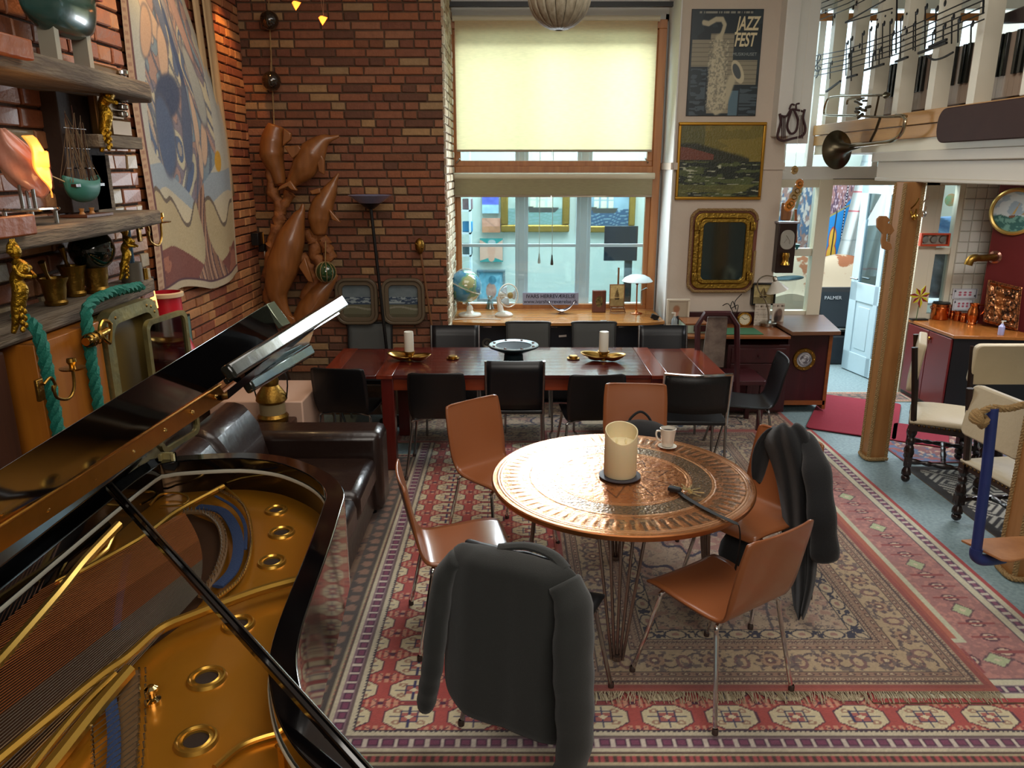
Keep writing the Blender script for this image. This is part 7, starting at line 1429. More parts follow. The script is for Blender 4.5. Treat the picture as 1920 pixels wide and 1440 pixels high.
# ================================================================ GALLERY EDGE THINGS
BLKST = mat('black_steel', '18181a', .45, .5)
XN = 2.68
t = thing('music_sculpture', 'black metal staves with musical notes hung in front of the gallery balusters', 'sculpture', tuple(PX(1650, 100, XN)))
def NP(x, y): return PX(x, y, XN)
for k in range(5):
    MB().tube([NP(1511, 108 + 9.5 * k), NP(1580, 98 + 9.0 * k - 3), NP(1680, 62 + 10 * k), NP(1845, -12 + 12 * k)], .0045, 5).build('stave_line', BLKST, t)
    MB().tube([NP(1519, 4 + 10 * k), NP(1590, -24 + 10 * k), NP(1640, -50 + 10 * k)], .0045, 5).build('stave_line', BLKST, t)
for a_, b_ in (((1511, 106), (1509, 148)), ((1520, -5), (1518, 45)), ((1682, -5), (1680, 100)), ((1845, -12), (1843, 26))): MB().tube([NP(*a_), NP(*b_)], .006, 5).build('bar_line', BLKST, t)
def note(x, y, st=None, r_=.016):
    n_ = MB().ball(NP(x, y), (.006, r_ * .85, r_ * 1.25), 10).build('note_head', BLKST, t)
    if st: MB().tube([NP(x - 3, y), NP(x - 4, y + st)], .0045, 4).build('note_stem', BLKST, n_)
for x, y, st in ((1600, 94, 58), (1590, 80, 62), (1598, 72, 60), (1620, 62, 40), (1634, 54, 72), (1646, 48, 66), (1658, 44, 66), (1672, 40, 68), (1676, 62, 44), (1652, 92, 30), (1640, 100, 26), (1692, 34, 80), (1720, 22, 74), (1716, 44, 50), (1738, 12, 80), (1758, 16, 60), (1752, 60, 28), (1772, 48, 34), (1788, 32, 50), (1800, 36, 44), (1824, 44, 40), (1560, 118, 30), (1772, 6, 0), (1592, 104, 0), (1612, 86, 0), (1700, 60, 0), (1532, 26, 0), (1548, 22, 0), (1565, 30, 18), (1600, 14, 0), (1606, 6, 0)): note(x, y, st)
for q in (((1588, 146), (1607, 140)), ((1621, 132), (1657, 120)), ((1679, 116), (1702, 107)), ((1722, 100), (1775, 80)), ((1742, 88), (1775, 74)), ((1549, 172), (1576, 152))): MB().tube([NP(*q[0]), NP(*q[1])], .010, 4).build('beam', BLKST, t)
MB().tube([NP(1585, 42), NP(1660, 0)], .006, 4).build('hairpin', BLKST, t); MB().tube([NP(1585, 43), NP(1673, 16)], .006, 4).build('hairpin', BLKST, t)
for x, y in ((1660, 30), (1672, 24), (1634, 40), (1645, 37), (1700, 26), (1697, 51), (1694, 75)): MB().ball(NP(x, y), (.005, .009, .009), 8).build('dot', BLKST, t)
MB().tube(smoothpts([NP(1739, 105), NP(1750, 112), NP(1768, 108), NP(1787, 98)], 4), .007, 5).build('slur', BLKST, t)
for ox, oy in ((1524, 24), (1530, 118)): MB().tube(smoothpts([NP(ox, oy + 28), NP(ox + 4, oy + 20), NP(ox + 2, oy), NP(ox + 5, oy - 16), NP(ox + 9, oy - 10), NP(ox + 1, oy + 4), NP(ox - 3, oy + 10), NP(ox + 4, oy + 17), NP(ox + 8, oy + 9), NP(ox + 3, oy + 7)], 4), .005, 5).build('treble_clef', BLKST, t)
# big keyboard behind the balusters
t = thing('wall_keyboard', 'old piano keyboard standing on edge behind the balusters', 'keyboard', tuple(PX(1740, 150, 2.93))); XK = 2.93
KW = mat('dusky_white_key', '9a8878', .4); KB = mat('ebony_key', '0c1412', .2, coat=.4)
y0 = 4.45; kk = 0
while y0 < 6.6:
    MB().bx(XK, XK + .02, y0, y0 + .0535, 2.56, 2.92).build('white_key', KW, t)
    if kk % 7 not in (2, 6): MB().bx(XK - .022, XK, y0 + .038, y0 + .068, 2.68, 2.92).build('black_key', KB, t, bev=.003)
    y0 += .055; kk += 1
MB().bx(XK + .02, XK + .05, 4.4, 6.65, 2.53, 2.92).build('key_rail', mat('key_rail_wood', '6b4a34', .5), t)
tag(MB().prism([(4.55, 2.92), (4.98, 2.98), (5.0, 3.03), (4.5, 3.05)], (2.90, 2.96), 'x').build('dark_plank', mat('violin_case', '1f1012', .35), bev=.01), 'dark curved wooden board above the right end of the keyboard', 'board')
# trombone
BRO = mat('tarnished_brass', '544c3c', .3, .95, var=.2, vs=9); XT = 2.63; t = thing('trombone', 'tarnished trombone hung on the gallery beam with its bell to the left', 'trombone', tuple(PX(1600, 260, XT)))
TPp = lambda q, x=XT: [PX(a, b, x) for a, b in q]
bc = PX(1570, 281, XT - .05); tip = PX(1650, 263, XT); ax_ = (tip - bc).normalized(); bell_ax = V((-.35, .93, -.1)).normalized(); rotq = bell_ax.to_track_quat('Z', 'Y').to_euler()
rb = .150; MB().lathe([(.010, -.34), (.014, -.25), (.024, -.15), (.045, -.07), (.085, -.02), (rb * .9, -.002), (rb, .004), (rb * .98, .006), (.08, -.014), (.04, -.065), (.018, -.15), (.006, -.25)], bc, 40, rot=rotq).build('bell', BRO, t)
SILV = mat('nickel_silver', 'a39a84', .2, 1)
MB().tube(smoothpts([bc - bell_ax * .12, PX(1600, 274, XT - .01), PX(1640, 269, XT), PX(1672, 264, XT), PX(1690, 250, XT), PX(1697, 228, XT), PX(1694, 218, XT), PX(1680, 217, XT)], 5), [.018] + [.013] * 35, 10).build('bell_tube', SILV, t)
MB().tube(smoothpts(TPp([(1700, 218), (1650, 219), (1600, 217), (1553, 216), (1545, 210), (1550, 190), (1560, 182), (1600, 180), (1664, 178)]), 5), .009, 8).build('slide', SILV, t); MB().tube(TPp([(1650, 222), (1642, 245), (1632, 265)]), .010, 8).build('brace', BRO, t); MB().tube(TPp([(1648, 180), (1644, 200), (1640, 218)]), .007, 8).build('brace', BRO, t); MB().lathe([(.012, -.02), (.02, .0), (.024, .02)], PX(1664, 178, XT), 16, rot=(R(-90), 0, 0)).build('mouthpiece', BRO, t)
r = random.Random(3); vv = None
for k in range(9): c = PX(1612 + r.uniform(-6, 20), 186 + k * 3.6, XT); MB().cyl(c + V((0, -.03, 0)), c + V((0, .035, r.uniform(-.02, .02))), r.uniform(.008, .014), n=8).build('valve_part', BRO, t)
MB().tube(smoothpts(TPp([(1588, 196), (1592, 186), (1620, 184)]), 4), .008, 8).build('tuning_crook', SILV, t)
# skateboard-like dark board
t = thing('dark_longboard', 'dark brown rounded wooden board fixed along the gallery beam', 'board', (2.7, 4.6, 2.4)); y1_, z0_, z1_ = PX(1760, 230, 2.70).y, PX(1800, 266, 2.70).z, PX(1800, 199, 2.70).z
MB().prism([(y1_ - .08 + p[0] - .9 + .08, (z0_ + z1_) / 2 + p[1]) for p in rrect(1.8, z1_ - z0_, .085, 8)], (2.69, 2.72), 'x').build('deck', mat('board_wood', '35201a', .7, var=.15, vs=5, spec=.2), t, bev=.006)
MB().bx(2.72, 2.75, y1_ - .3, y1_ - .2, 2.36, 2.42).build('mount', BLACKM, t)
# ================================================================ POST THINGS
c = PY(1665, 430, 5.4); t = thing('carved_bracket', 'flat cut-out wooden bracket on the left side of the pine post', 'bracket', tuple(c)); CW = wood('bracket_wood', 'a06e40', '8a5a2c', .5, 2, 3)
op = [(1644, 411), (1650, 405), (1662, 405), (1668, 412), (1664, 418), (1672, 422), (1676, 432), (1670, 440), (1662, 438), (1661, 452), (1670, 456), (1672, 466), (1664, 470), (1654, 466), (1652, 452), (1654, 438), (1644, 426)]
MB().prism([(PY(x, y, 5.44).x, PY(x, y, 5.44).z) for x, y in op], (5.43, 5.455), 'y').build('cutout', CW, t, bev=.003)
for px, py, lab in ((1708, 396, 'brass double coat hook on the front of the pine post'), (1730, 392, 'small steel coat hook on the right side of the pine post')):
    c = (PY(px, py, 5.465) if px < 1720 else V((2.852, 5.54, PY(px, py, 5.54).z))); t = thing('coat_hook', lab, 'hook', tuple(c)); m2 = BRASS if px < 1720 else CHROME
    d_ = V((0, -1, 0)) if px < 1720 else V((1, 0, 0)); MB().tube(smoothpts([c, c + d_ * .03 + V((0, 0, -.03)), c + d_ * .06 + V((0, 0, -.02)), c + d_ * .07 + V((0, 0, .02))], 4), .007, 8).build('hook', m2, t); MB().tube(smoothpts([c + V((0, 0, .02)), c + d_ * .05 + V((0, 0, .05)), c + d_ * .08 + V((0, 0, .09))], 4), .005, 8).build('upper_hook', OLDBRASS if px < 1720 else CHROME, t); MB().ball(c + d_ * .06 + V((0, 0, -.035)), (.02, .02, .024), 12).build('knob', m2, t)
# ================================================================ GARDEN DOOR
DWH = mat('door_paint', 'bcd6e2', .35, var=.03); hx, hy = 3.86, 7.42; fx, fy = 3.70, 8.30
t = thing('door_1', 'pale blue white half-glazed door standing open into the garden room', 'door', (hx, hy, 0)); t['kind'] = 'structure'; dv = V((fx - hx, fy - hy, 0)); Ld = dv.length; du = dv.normalized(); dn = V((du.y, -du.x, 0))
def dbox(s0, s1, z0, z1, nm, m_, par, d0=-.02, d1=.02, bev=.004):
    m2 = MB(); pts = [V((hx, hy, 0)) + du * s + dn * d for s, d in ((s0, d0), (s1, d0), (s1, d1), (s0, d1))]; m2.prism([(p.x, p.y) for p in pts], (z0, z1)); return m2.build(nm, m_, par, bev=bev)
for s0, s1 in ((0, .11), (Ld - .12, Ld), (Ld / 2 - .035, Ld / 2 + .035)): dbox(s0, s1, .01, 2.02, 'stile', DWH, t)
for z0, z1 in ((.01, .22), (.78, .98), (1.90, 2.02)): dbox(0, Ld, z0, z1, 'door_rail', DWH, t)
for s0, s1 in ((.11, Ld / 2 - .035), (Ld / 2 + .035, Ld - .12)):
    dbox(s0, s1, .22, .78, 'door_panel', DWH, t, -.008, .008); dbox(s0 + .05, s1 - .05, .27, .73, 'raised_field', DWH, t, -.014, .014, .006); dbox(s0, s1, .98, 1.90, 'pane', glass('door_glass', 'b8c8cc', .15), t, -.003, .003, 0)
p = V((hx, hy, 1.02)) + du * (Ld - .06); MB().tube([p + dn * -.02, p + dn * -.07, p + dn * -.07 - du * .12], .009, 8).build('door_handle', CHROME, t); MB().tube([p + dn * .02, p + dn * .07, p + dn * .07 - du * .12], .009, 8).build('door_handle', CHROME, t)
# amp, hide, curtain, painting in the garden room
c = PY(1590, 585, 8.6); t = thing('guitar_amplifier', 'black guitar amplifier tilted back beside the open garden door', 'amplifier', (c.x, 8.6, .0)); AB = mat('black_tolex', '10171b', .6, bump=.3, bs=300)
zA = .42; ax0, ax1 = 3.42, 4.0; MB().prism([(8.45, .38), (8.80, .34), (8.90, .80), (8.64, .86)], (ax0, ax1), 'x').build('cabinet_box', AB, t, bev=.01); MB().prism([(8.452, .44), (8.462, .42), (8.62, .80), (8.60, .81)], (ax0 + .06, ax1 - .02), 'x').build('grille_cloth', mat('grille_cloth', '14222a', .9, bump=.5, bs=500), t)
MB().prism([(8.452, .420), (8.45, .405), (8.46, .42)], (ax0 + .05, ax1), 'x').build('trim_strip', CHROME, t)
for z_ in (.38, .84):
    y_ = 8.45 + (z_ - .38) * .42; MB().ball((ax0 + .01, y_, z_), .022, 10).build('corner_cap', CHROME, t)
text('PALMER', (ax0 + .20, 8.572, .745), .055, mat('silver_letters', 'b8bcc0', .3, .5), t, rot=(R(66), 0, 0), ext=.002, shear=.1)
o = tag(MB().bx(ax0 - .1, ax1 + .1, 8.45, 8.95, 0, .335).build('amp_stand', mat('dark_case', '1e2730', .5), bev=.02), 'dark case under the tilted guitar amplifier', 'case')
t = thing('bench', 'bench draped with a brown and white cowhide behind the amplifier', 'bench', (3.4, 9.5, 0)); COW = mat('cowhide', '9c907a', .9, col2='7a4a2c', vs=2.2, thr=(.50, .53)); MB().bx(2.6, 4.6, 9.2, 9.9, 0, .62).build('seat_base', mat('bench_base', '6d5444', .7), t, bev=.02)
MB().grid(lambda u, v: (2.65 + 1.7 * u, 9.1 + .8 * v, .66 + .40 * ss(.35, .9, v) + .03 * math.sin(u * 17 + v * 5) - (.25 * (v < .12))), 30, 16).build('cowhide', COW, t, solid=.012)
def guit(u, v):
    P = Paint(u, v, '8c6a6a'); n = vn(u * 20, v * 14, 3); P.put(n > .5, '5a4658'); P.put(vn(u * 50, v * 30, 5) > .72, 'b8a8b4'); P.poly([(0, .5), (.6, .62), (1, .78), (1, 0), (0, 0)], '1f7fc4'); P.put((np.abs(v - .5 - .2 * u) < .012), '8a8a5a')
    P.ellipse(.45, .30, .13, .14, 'b03a3c'); P.ellipse(.45, .12, .17, .14, 'b03a3c'); P.ellipse(.45, .30, .11, .12, 'd0a83c'); P.ellipse(.45, .12, .15, .12, 'd0a83c'); P.line([(.45, .1), (.5, .6)], .02, '2a2420'); P.ellipse(.95, .25, .16, .22, 'a8405a'); P.line([(.72, .02), (.78, 1)], .022, '1c2434'); P.put((np.abs(u - .72 - .06 * v) < .012) & (np.mod(v * 30, 1) > .5), 'd8dce0'); return P.c
sheetpic('large colourful guitar painting on the garden room wall beyond the door', 1530, 330, 1605, 497, 10.15, guit, nx=120, ny=160)
def city(u, v): P = Paint(u, v, '44607c'); P.put(fbm(u * 8, v * 9, 3) > .5, '8a6c64'); P.put(fbm(u * 14, v * 18, 7) > .58, 'b8b0a8'); P.line([(.7, 1), (.2, .1)], .04, '4a4a34'); return P.c
sheetpic('dark patterned painting seen through the fixed pane beside the door', 1452, 335, 1526, 500, 10.14, city, nx=60, ny=90)
t = thing('curtain', 'white checked curtain with thin red lines in the garden room', 'curtain', (3.7, 9.7, .8))
def curt(u, v): P = Paint(u, v, 'b4bfc0'); P.put(np.abs(np.mod(v * 7.2 + .1, 1) - .5) < .018, 'a82c40'); P.put(np.abs(np.mod(v * 7.2 + .6, 1) - .5) < .01, '8a979c', .7); P.put(np.abs(np.mod(u * 9, 1) - .5) < .02, '8a979c', .7); return P.c
gridmesh('cloth', curt, 120, 110, lambda u, v: np.stack([4.42 - .26 * (1 - v) + (1.0 + .0 * v) * u, 9.98 + .04 * np.sin(u * 42), .80 + 1.75 * v], 1), mat('curtain_cloth', rough=.9, attr=True), t, smooth=True); MB().cyl((4.1, 10.0, 2.56), (5.4, 10.0, 2.56), .012, n=8).build('curtain_rod', CHROME, t)
c = PY(1520, 456, 7.30); t = thing('cone_cup', 'small teal cone cup on the pane rail', 'cup', tuple(PY(1494, 462, 7.31))); q = PY(1494, 466, 7.30); MB().lathe([(.004, 0), (.03, .05), (.034, .052), (.03, .05)], q + V((0, 0, -.012)), 16).build('cup', mat('teal_cup', '2c6a64', .4), t)
tag(MB().cyl(PY(1492, 455, 7.30), PY(1492, 392, 7.30), .016, .012, 10).build('wood_pepper_mill', wood('mill_wood', 'a8643a', '8c4c28', .4, 2, 3)), 'slim reddish wooden stick on the pane rail behind the wall clock', 'stick')
o = tag(MB().lathe([(0, 0), (.10, .004), (.14, .014), (.142, .018), (.10, .009), (0, .005)], PY(1478, 525, 7.30), 28, rot=(R(-18), 0, 0)).build('blue_plate', mat('blue_glass_plate', '5aa8c8', .1, coat=.5)), 'light blue glass dish reflected behind the desk lamp', 'dish')
# ================================================================ KITCHEN CORNER
RC = mat('red_cupboard_paint', '6a1a1a', .3, var=.05); zc = .88
CT = wood('cupboard_top', 'a5662e', '8c5020', .25, 1, 2, coat=.25)
t = thing('red_cupboard', 'dark red two-door cupboard with a wooden top in the kitchen corner', 'cupboard', (4.3, 7.0, 0))
zc = .745
A_ = V((3.85, 7.32, zc)); B_ = PZ(1789, 629, zc); Cc = V((4.62, B_.y - .1, zc)); Dd = V((4.15, 7.32, zc))
A0, B0 = V((A_.x, A_.y, 0)), V((B_.x, B_.y, 0))
# ground footprint directly below the worktop corners
MB().prism([(A_.x, A_.y), (B_.x, B_.y), (Cc.x, Cc.y), (Dd.x + .25, Dd.y)], (zc - .03, zc)).build('worktop', CT, t, bev=.004)
ins = .015; q = [V((p.x, p.y)) for p in (A_, B_, Cc, Dd)]; q[0] += V((ins, -.01)); q[1] += V((ins, ins)); q[2] += V((0, ins)); q[3] += V((.24, -.01))
MB().prism([tuple(p) for p in q], (.0, zc - .03)).build('carcass', mat('black_side', '140e10', .4), t)
e1 = (q[1] - q[0]); L_ = e1.length; e1n = e1.normalized(); nn = V((e1n.y, -e1n.x)) * (1 if e1n.y < 0 else -1)
nn = V((-abs(e1n.y), e1n.x * (1 if e1n.y < 0 else -1))); nn = V((e1n.y, -e1n.x)); nn = nn if nn.x < 0 else -nn
for s0, s1 in ((.01, L_ / 2 - .004), (L_ / 2 + .004, L_ - .01)):
    a1, b1 = q[0] + e1n * s0, q[0] + e1n * s1; d_ = MB().prism([tuple(a1), tuple(b1), tuple(b1 + nn * .018), tuple(a1 + nn * .018)], (.05, zc - .04)).build('door', RC, t, bev=.003)
    kk = q[0] + e1n * (L_ / 2 + (-.04 if s0 < .1 else .04)) + nn * .03; MB().ball((kk.x, kk.y, zc - .10), (.012, .012, .016), 12).build('knob', BRASS, d_); MB().tube([(kk.x, kk.y, zc - .115), (kk.x, kk.y, zc - .15)], .004, 6).build('key', BRASS, d_)
def onc(px, py): return PZ(px, py, zc)
def potl(nm, lab, px, py, prof, m_=COPPER, cat='pot', n=32):
    c = onc(px, py); t = thing(nm, lab, cat, (c.x, c.y, zc)); MB().lathe(prof, (c.x, c.y, zc + .001), n).build('pot_body', m_, t); return t, c
t, c = potl('copper_pot', 'large straight copper pot with a black lid on the red cupboard', 1761, 598, [(0, 0), (.075, 0), (.08, .008), (.082, .11), (.086, .112), (.088, .118), (.083, .122), (.083, .148), (.08, .15), (0, .15)]); MB().lathe([(0, .15), (.075, .15), (.077, .155), (.075, .164), (0, .166)], (c.x, c.y, zc), 32).build('lid', BLACKM, t); MB().lathe([(.083, .117), (.090, .119), (.083, .121)], (c.x, c.y, zc), 32).build('rim_band', CHROME, t)
for s in (-1, 1): MB().tube(smoothpts([(c.x + s * .082, c.y, zc + .13), (c.x + s * .105, c.y, zc + .12), (c.x + s * .084, c.y, zc + .09)], 4), .004, 6).build('handle', COPPER, t)
for k, (px, py, s) in enumerate(((1784, 598, .9), (1794, 601, 1.0), (1806, 604, .9))): potl('copper_cup', ['small copper cup next to the large copper pot', 'middle small copper cup on the red cupboard', 'small copper cup touching the copper jug'][k], px, py, [(0, 0), (.032 * s, 0), (.034 * s, .01), (.034 * s, .05), (.028 * s, .058), (.034 * s, .07), (.034 * s, .085), (.03 * s, .086), (.028 * s, .06), (0, .02)], cat='cup', n=24)
t, c = potl('copper_jug', 'bulbous copper jug with a curved handle on the red cupboard', 1822, 608, [(0, 0), (.038, 0), (.04, .008), (.035, .02), (.048, .05), (.055, .09), (.05, .13), (.037, .16), (.04, .185), (.046, .195), (.042, .195), (.033, .16), (0, .05)], cat='jug'); MB().tube(smoothpts([(c.x + .035, c.y - .01, zc + .185), (c.x + .085, c.y - .02, zc + .18), (c.x + .085, c.y - .02, zc + .13), (c.x + .05, c.y - .01, zc + .07)], 5), .007, 8).build('handle', COPPER, t)
t, c = potl('soap_bottle', 'small clear and violet pump soap bottle beside the copper relief', 1876, 628, [(0, 0), (.024, 0), (.026, .006), (.026, .075), (.012, .09), (.010, .1), (0, .1)], mat('violet_soap', 'a8a8d0', .15), 'bottle', 20); MB().cyl((c.x, c.y, zc + .1), (c.x, c.y, zc + .12), .007, n=8).build('pump', CER, t); MB().box((c.x + .008, c.y, zc + .123), (.036, .012, .008)).build('nozzle', CER, t)
# copper relief leaning on the red wall
def relief(u, v):
    P = Paint(u, v, '7d4a2a'); n = fbm(u * 9, v * 9, 4); P.put(n > .52, '3c2a20'); P.put(n > .64, 'b8784c'); P.ellipse(.4, .55, .12, .3, 'a86a3c', .3); P.put(np.maximum(np.abs(u - .5), np.abs(v - .5)) > .42, 'a0603a'); P.put((np.maximum(np.abs(u - .5), np.abs(v - .5)) > .42) & (vn(u * 40, v * 40, 3) > .55), '5c3a26'); return P.c
c4 = [onred(1843, 603, .12), onred(1906, 632, .12), onred(1917, 539, .03), onred(1853, 524, .03)]; BL, BR_, TR_, TL = [np.array(p[:]) for p in c4]; BL[2] = max(BL[2], .747); BR_[2] = max(BR_[2], .747)
t = thing('copper_relief', 'embossed copper relief panel leaning on the dark red wall', 'relief', tuple(c4[0])); 
def rpos(u, v):
    p = (BL[None] * (1 - u)[:, None] + BR_[None] * u[:, None]) * (1 - v)[:, None] + (TL[None] * (1 - u)[:, None] + TR_[None] * u[:, None]) * v[:, None]; nrm = np.cross(BR_ - BL, TL - BL); nrm = nrm / np.linalg.norm(nrm); d_ = np.maximum(np.abs(u - .5), np.abs(v - .5)); return p + nrm[None] * ((.022 * (fbm(u * 9, v * 9, 4) - .4) * (d_ < .40) + .015 * np.exp(-((d_ - .44) / .03) ** 2))[:, None])
gridmesh('relief_sheet', relief, 70, 70, rpos, mat('embossed_copper', rough=.25, metal=.85, attr=True), t, smooth=True)
# brass pipe spout, round sea picture
def onY(px, py, Y): return PY(px, py, Y)
w0 = onred(1866, 482); t = thing('brass_spout', 'brass pipe spout sticking out of the dark red wall', 'spout', tuple(w0)); L1 = w0 + rn * .0; q1 = w0 + rn * .05; e2 = PY(1822, 485, w0.y - .08); e3 = PY(1815, 497, w0.y - .08)
MB().tube(smoothpts([L1, q1, w0.lerp(e2, .5) + rn * .03, e2, e3], 5), [.028] * 3 + [.030] * 10 + [.036] * 8, 16).build('pipe', OLDBRASS, t); MB().lathe([(0, 0), (.055, 0), (.058, .008), (.04, .016), (.035, .03), (.028, .03)], w0, 28, rot=rn.to_track_quat('Z', 'Y').to_euler()).build('wall_flange', mat('pinkish_brass', '9a6a58', .2, .9), t)
w1 = onred(1903, 397, .02); w1t = onred(1903, 357, .02); rad = abs((onred(1903, 352, .02) - onred(1903, 441, .02)).z) / 2; qe = rn.to_track_quat('Z', 'Y').to_euler()
t = thing('round_seascape', 'round gilt-framed seascape with a sailing boat on the dark red wall', 'painting', tuple(w1))
def tondo(u, v):
    a, r_ = u * 2 * np.pi, v; x, y = r_ * np.cos(a), r_ * np.sin(a); P = Paint(x, y, '9aa8b0'); P.put(fbm(x * 2 + 3, y * 3, 5) > .5, 'c4c8c4'); P.put(y < -.22 + .05 * np.sin(x * 8), '2f5c54'); P.put((y < -.22) & (fbm(x * 5, y * 7, 3) > .52), '6a9484'); P.poly([(-.25, -.2), (.05, -.15), (.02, -.28), (-.2, -.3)], '7a4a2c'); P.poly([(-.12, -.15), (.18, .45), (.02, -.12)], 'c09a58'); P.poly([(.3, -.15), (.5, .1), (.55, -.15)], 'a88a5c'); return P.c
zax = rn; xax = V((-rn.y, rn.x, 0)).normalized(); xax = -xax if xax.x < 0 else xax
gridmesh('canvas', tondo, 64, 30, lambda u, v: np.array(w1[:])[None] + (rad * .88 * v * np.cos(u * 2 * np.pi))[:, None] * np.array(xax[:])[None] + (rad * .88 * v * np.sin(u * 2 * np.pi))[:, None] * np.array([0, 0, 1.])[None] + np.array(rn[:])[None] * .004, PAINTED, t)
MB().lathe([(rad * .84, .0), (rad * .86, .02), (rad * .93, .026), (rad, .015), (rad * 1.02, -.018), (rad * .84, -.018)], w1, 48, rot=qe).build('frame', mat('pale_gilt', 'c4a058', .3, .8), t)
# plates with playing-card pattern on the tiles
a, b = PY(1784, 572, 7.3), PY(1832, 542, 7.3)
def cards(u, v):
    P = Paint(u, v, 'cfcfd0'); P.put((np.abs(np.maximum(np.abs(u - .5) * 1.0, np.abs(v - .5)) - .44) < .01), '6a6a70')
    for x in (.3, .5, .7):
        for y in (.38, .62): P.ellipse(x, y, .06, .09, 'b05060', .3)
    P.ellipse(.1, .75, .035, .09, '2a2a30', .3); P.ellipse(.9, .28, .035, .09, '2a2a30', .3); return P.c
sheetpic('printed playing-card panel on the tiled wall, upper one', 1784, 541, 1834, 560, 7.33, cards, nx=60, ny=30); sheetpic('printed playing-card panel on the tiled wall, lower one', 1784, 561, 1826, 582, 7.325, cards, nx=60, ny=30)
# things at the kitchen window: orange framed plates, propeller flower, blue bag, plastic sheet
t = thing('orange_rack', 'orange frame with three round silver lids at the kitchen window', 'rack', tuple(PY(1750, 448, 7.28))); a, b = PY(1722, 461, 7.30), PY(1780, 437, 7.30); ORG = mat('orange_plastic', 'b8401c', .4)
f_ = MB(); frame(f_, a.x, b.x, a.z, b.z, .016, 7.27, 7.31); f_.build('frame', ORG, t); MB().bx(a.x + .01, b.x - .01, 7.305, 7.312, a.z + .01, b.z - .01).build('back_panel', mat('foil', 'a89c8c', .4, .5, bump=.5, bs=30), t)
for k in range(3): c = V((a.x + (b.x - a.x) * (.2 + .3 * k), 7.30, (a.z + b.z) / 2)); MB().lathe([(0, .012), (.03, .010), (.036, 0)], c, 24, rot=(R(90), 0, 0)).build('round_lid', mat('tin_lid', '8f8a80', .35, .7), t)
t = thing('lean_to_shelf', 'pale shelf behind the kitchen window holding bags', 'shelf', (4.3, 7.65, 0))
for z_ in (.85, 1.49): MB().bx(3.98, 4.75, 7.5, 7.8, z_, z_ + .02).build('board', PALEW, t)
for x_ in (3.98, 4.75): MB().bx(x_ - .02, x_, 7.5, 7.8, 0, 2.0).build('side', PALEW, t)
t = thing('paper_flower', 'red and yellow windmill flower at the kitchen window sill', 'ornament', tuple(PY(1725, 550, 7.25)));cf = PY(1726, 556, A_.y - .1)
for k in range(7):
    a_ = R(20 + 51 * k); L_ = .115 if k % 2 else .095; d1, d2 = V((math.cos(a_), 0, math.sin(a_))), V((-math.sin(a_), 0, math.cos(a_)))
    for sg, col in ((1, 'b8b01c'), (-1, '7a1a1c')): MB().add([cf, cf + d1 * L_ * .55 + d2 * .022 * sg, cf + d1 * L_, cf + V((0, .003, 0)), cf + d1 * L_ * .55 + d2 * .022 * sg + V((0, .003, 0)), cf + d1 * L_ + V((0, .003, 0))], [(0, 1, 2), (5, 4, 3), (0, 3, 4, 1), (1, 4, 5, 2), (2, 5, 3, 0)]).build('petal', mat('petal_' + col, col, .5), t)
MB().cyl(cf + V((0, 0, -.01)), (cf.x, cf.y + .02, .746), .004, n=6).build('stalk', mat('stalk_green', '3a5a2a', .6), t)
PLS = mat('plastic_sheet', '8a949c', .25, col2='5a646c', vs=6, bump=.8, bs=12)
tag(MB().grid(lambda u, v: (PY(1735, 500, 7.46).x + .42 * u, 7.52 + .03 * math.sin(u * 9 + v * 12), .92 + .50 * v), 20, 20).build('plastic_bag', PLS, solid=.004), 'crumpled clear plastic sheet behind the lower kitchen window', 'plastic sheet')
tag(MB().grid(lambda u, v: (PY(1735, 400, 7.56).x + .40 * u, 7.60 + .03 * math.sin(u * 7 + v * 9), 1.52 + .18 * v), 20, 12).build('blue_bag', mat('blue_plastic', '3a78b4', .3, col2='7aa8d0', vs=9, bump=.9, bs=14), solid=.004), 'blue plastic bag behind the upper kitchen window', 'bag')
c = PY(1783, 375, 7.6); tag(MB().lathe([(0, -.01), (.03, -.01), (.06, 0), (.03, .01), (0, .01)], c, 24, rot=(R(90), 0, 0)).build('coloured_swirl', mat('swirl', 'd0703c', .4, col2='5ab08c', vs=14)), 'small orange and green swirl disc behind the upper kitchen window', 'ornament')
tag(MB().lathe([(.055, 0), (.06, .004), (.055, .008), (.05, .004), (.055, 0)], PY(1737, 500, 7.44), 28, rot=(R(90), 0, R(20))).build('glass_ring', CHROME), 'round chrome rim hanging in the lower kitchen window', 'ring')
tag(MB().box(onc(1722, 600) + V((0, 0, .008)), (.16, .06, .012)).build('small_tray', BLACKM), 'small dark tray at the window end of the red cupboard', 'tray')
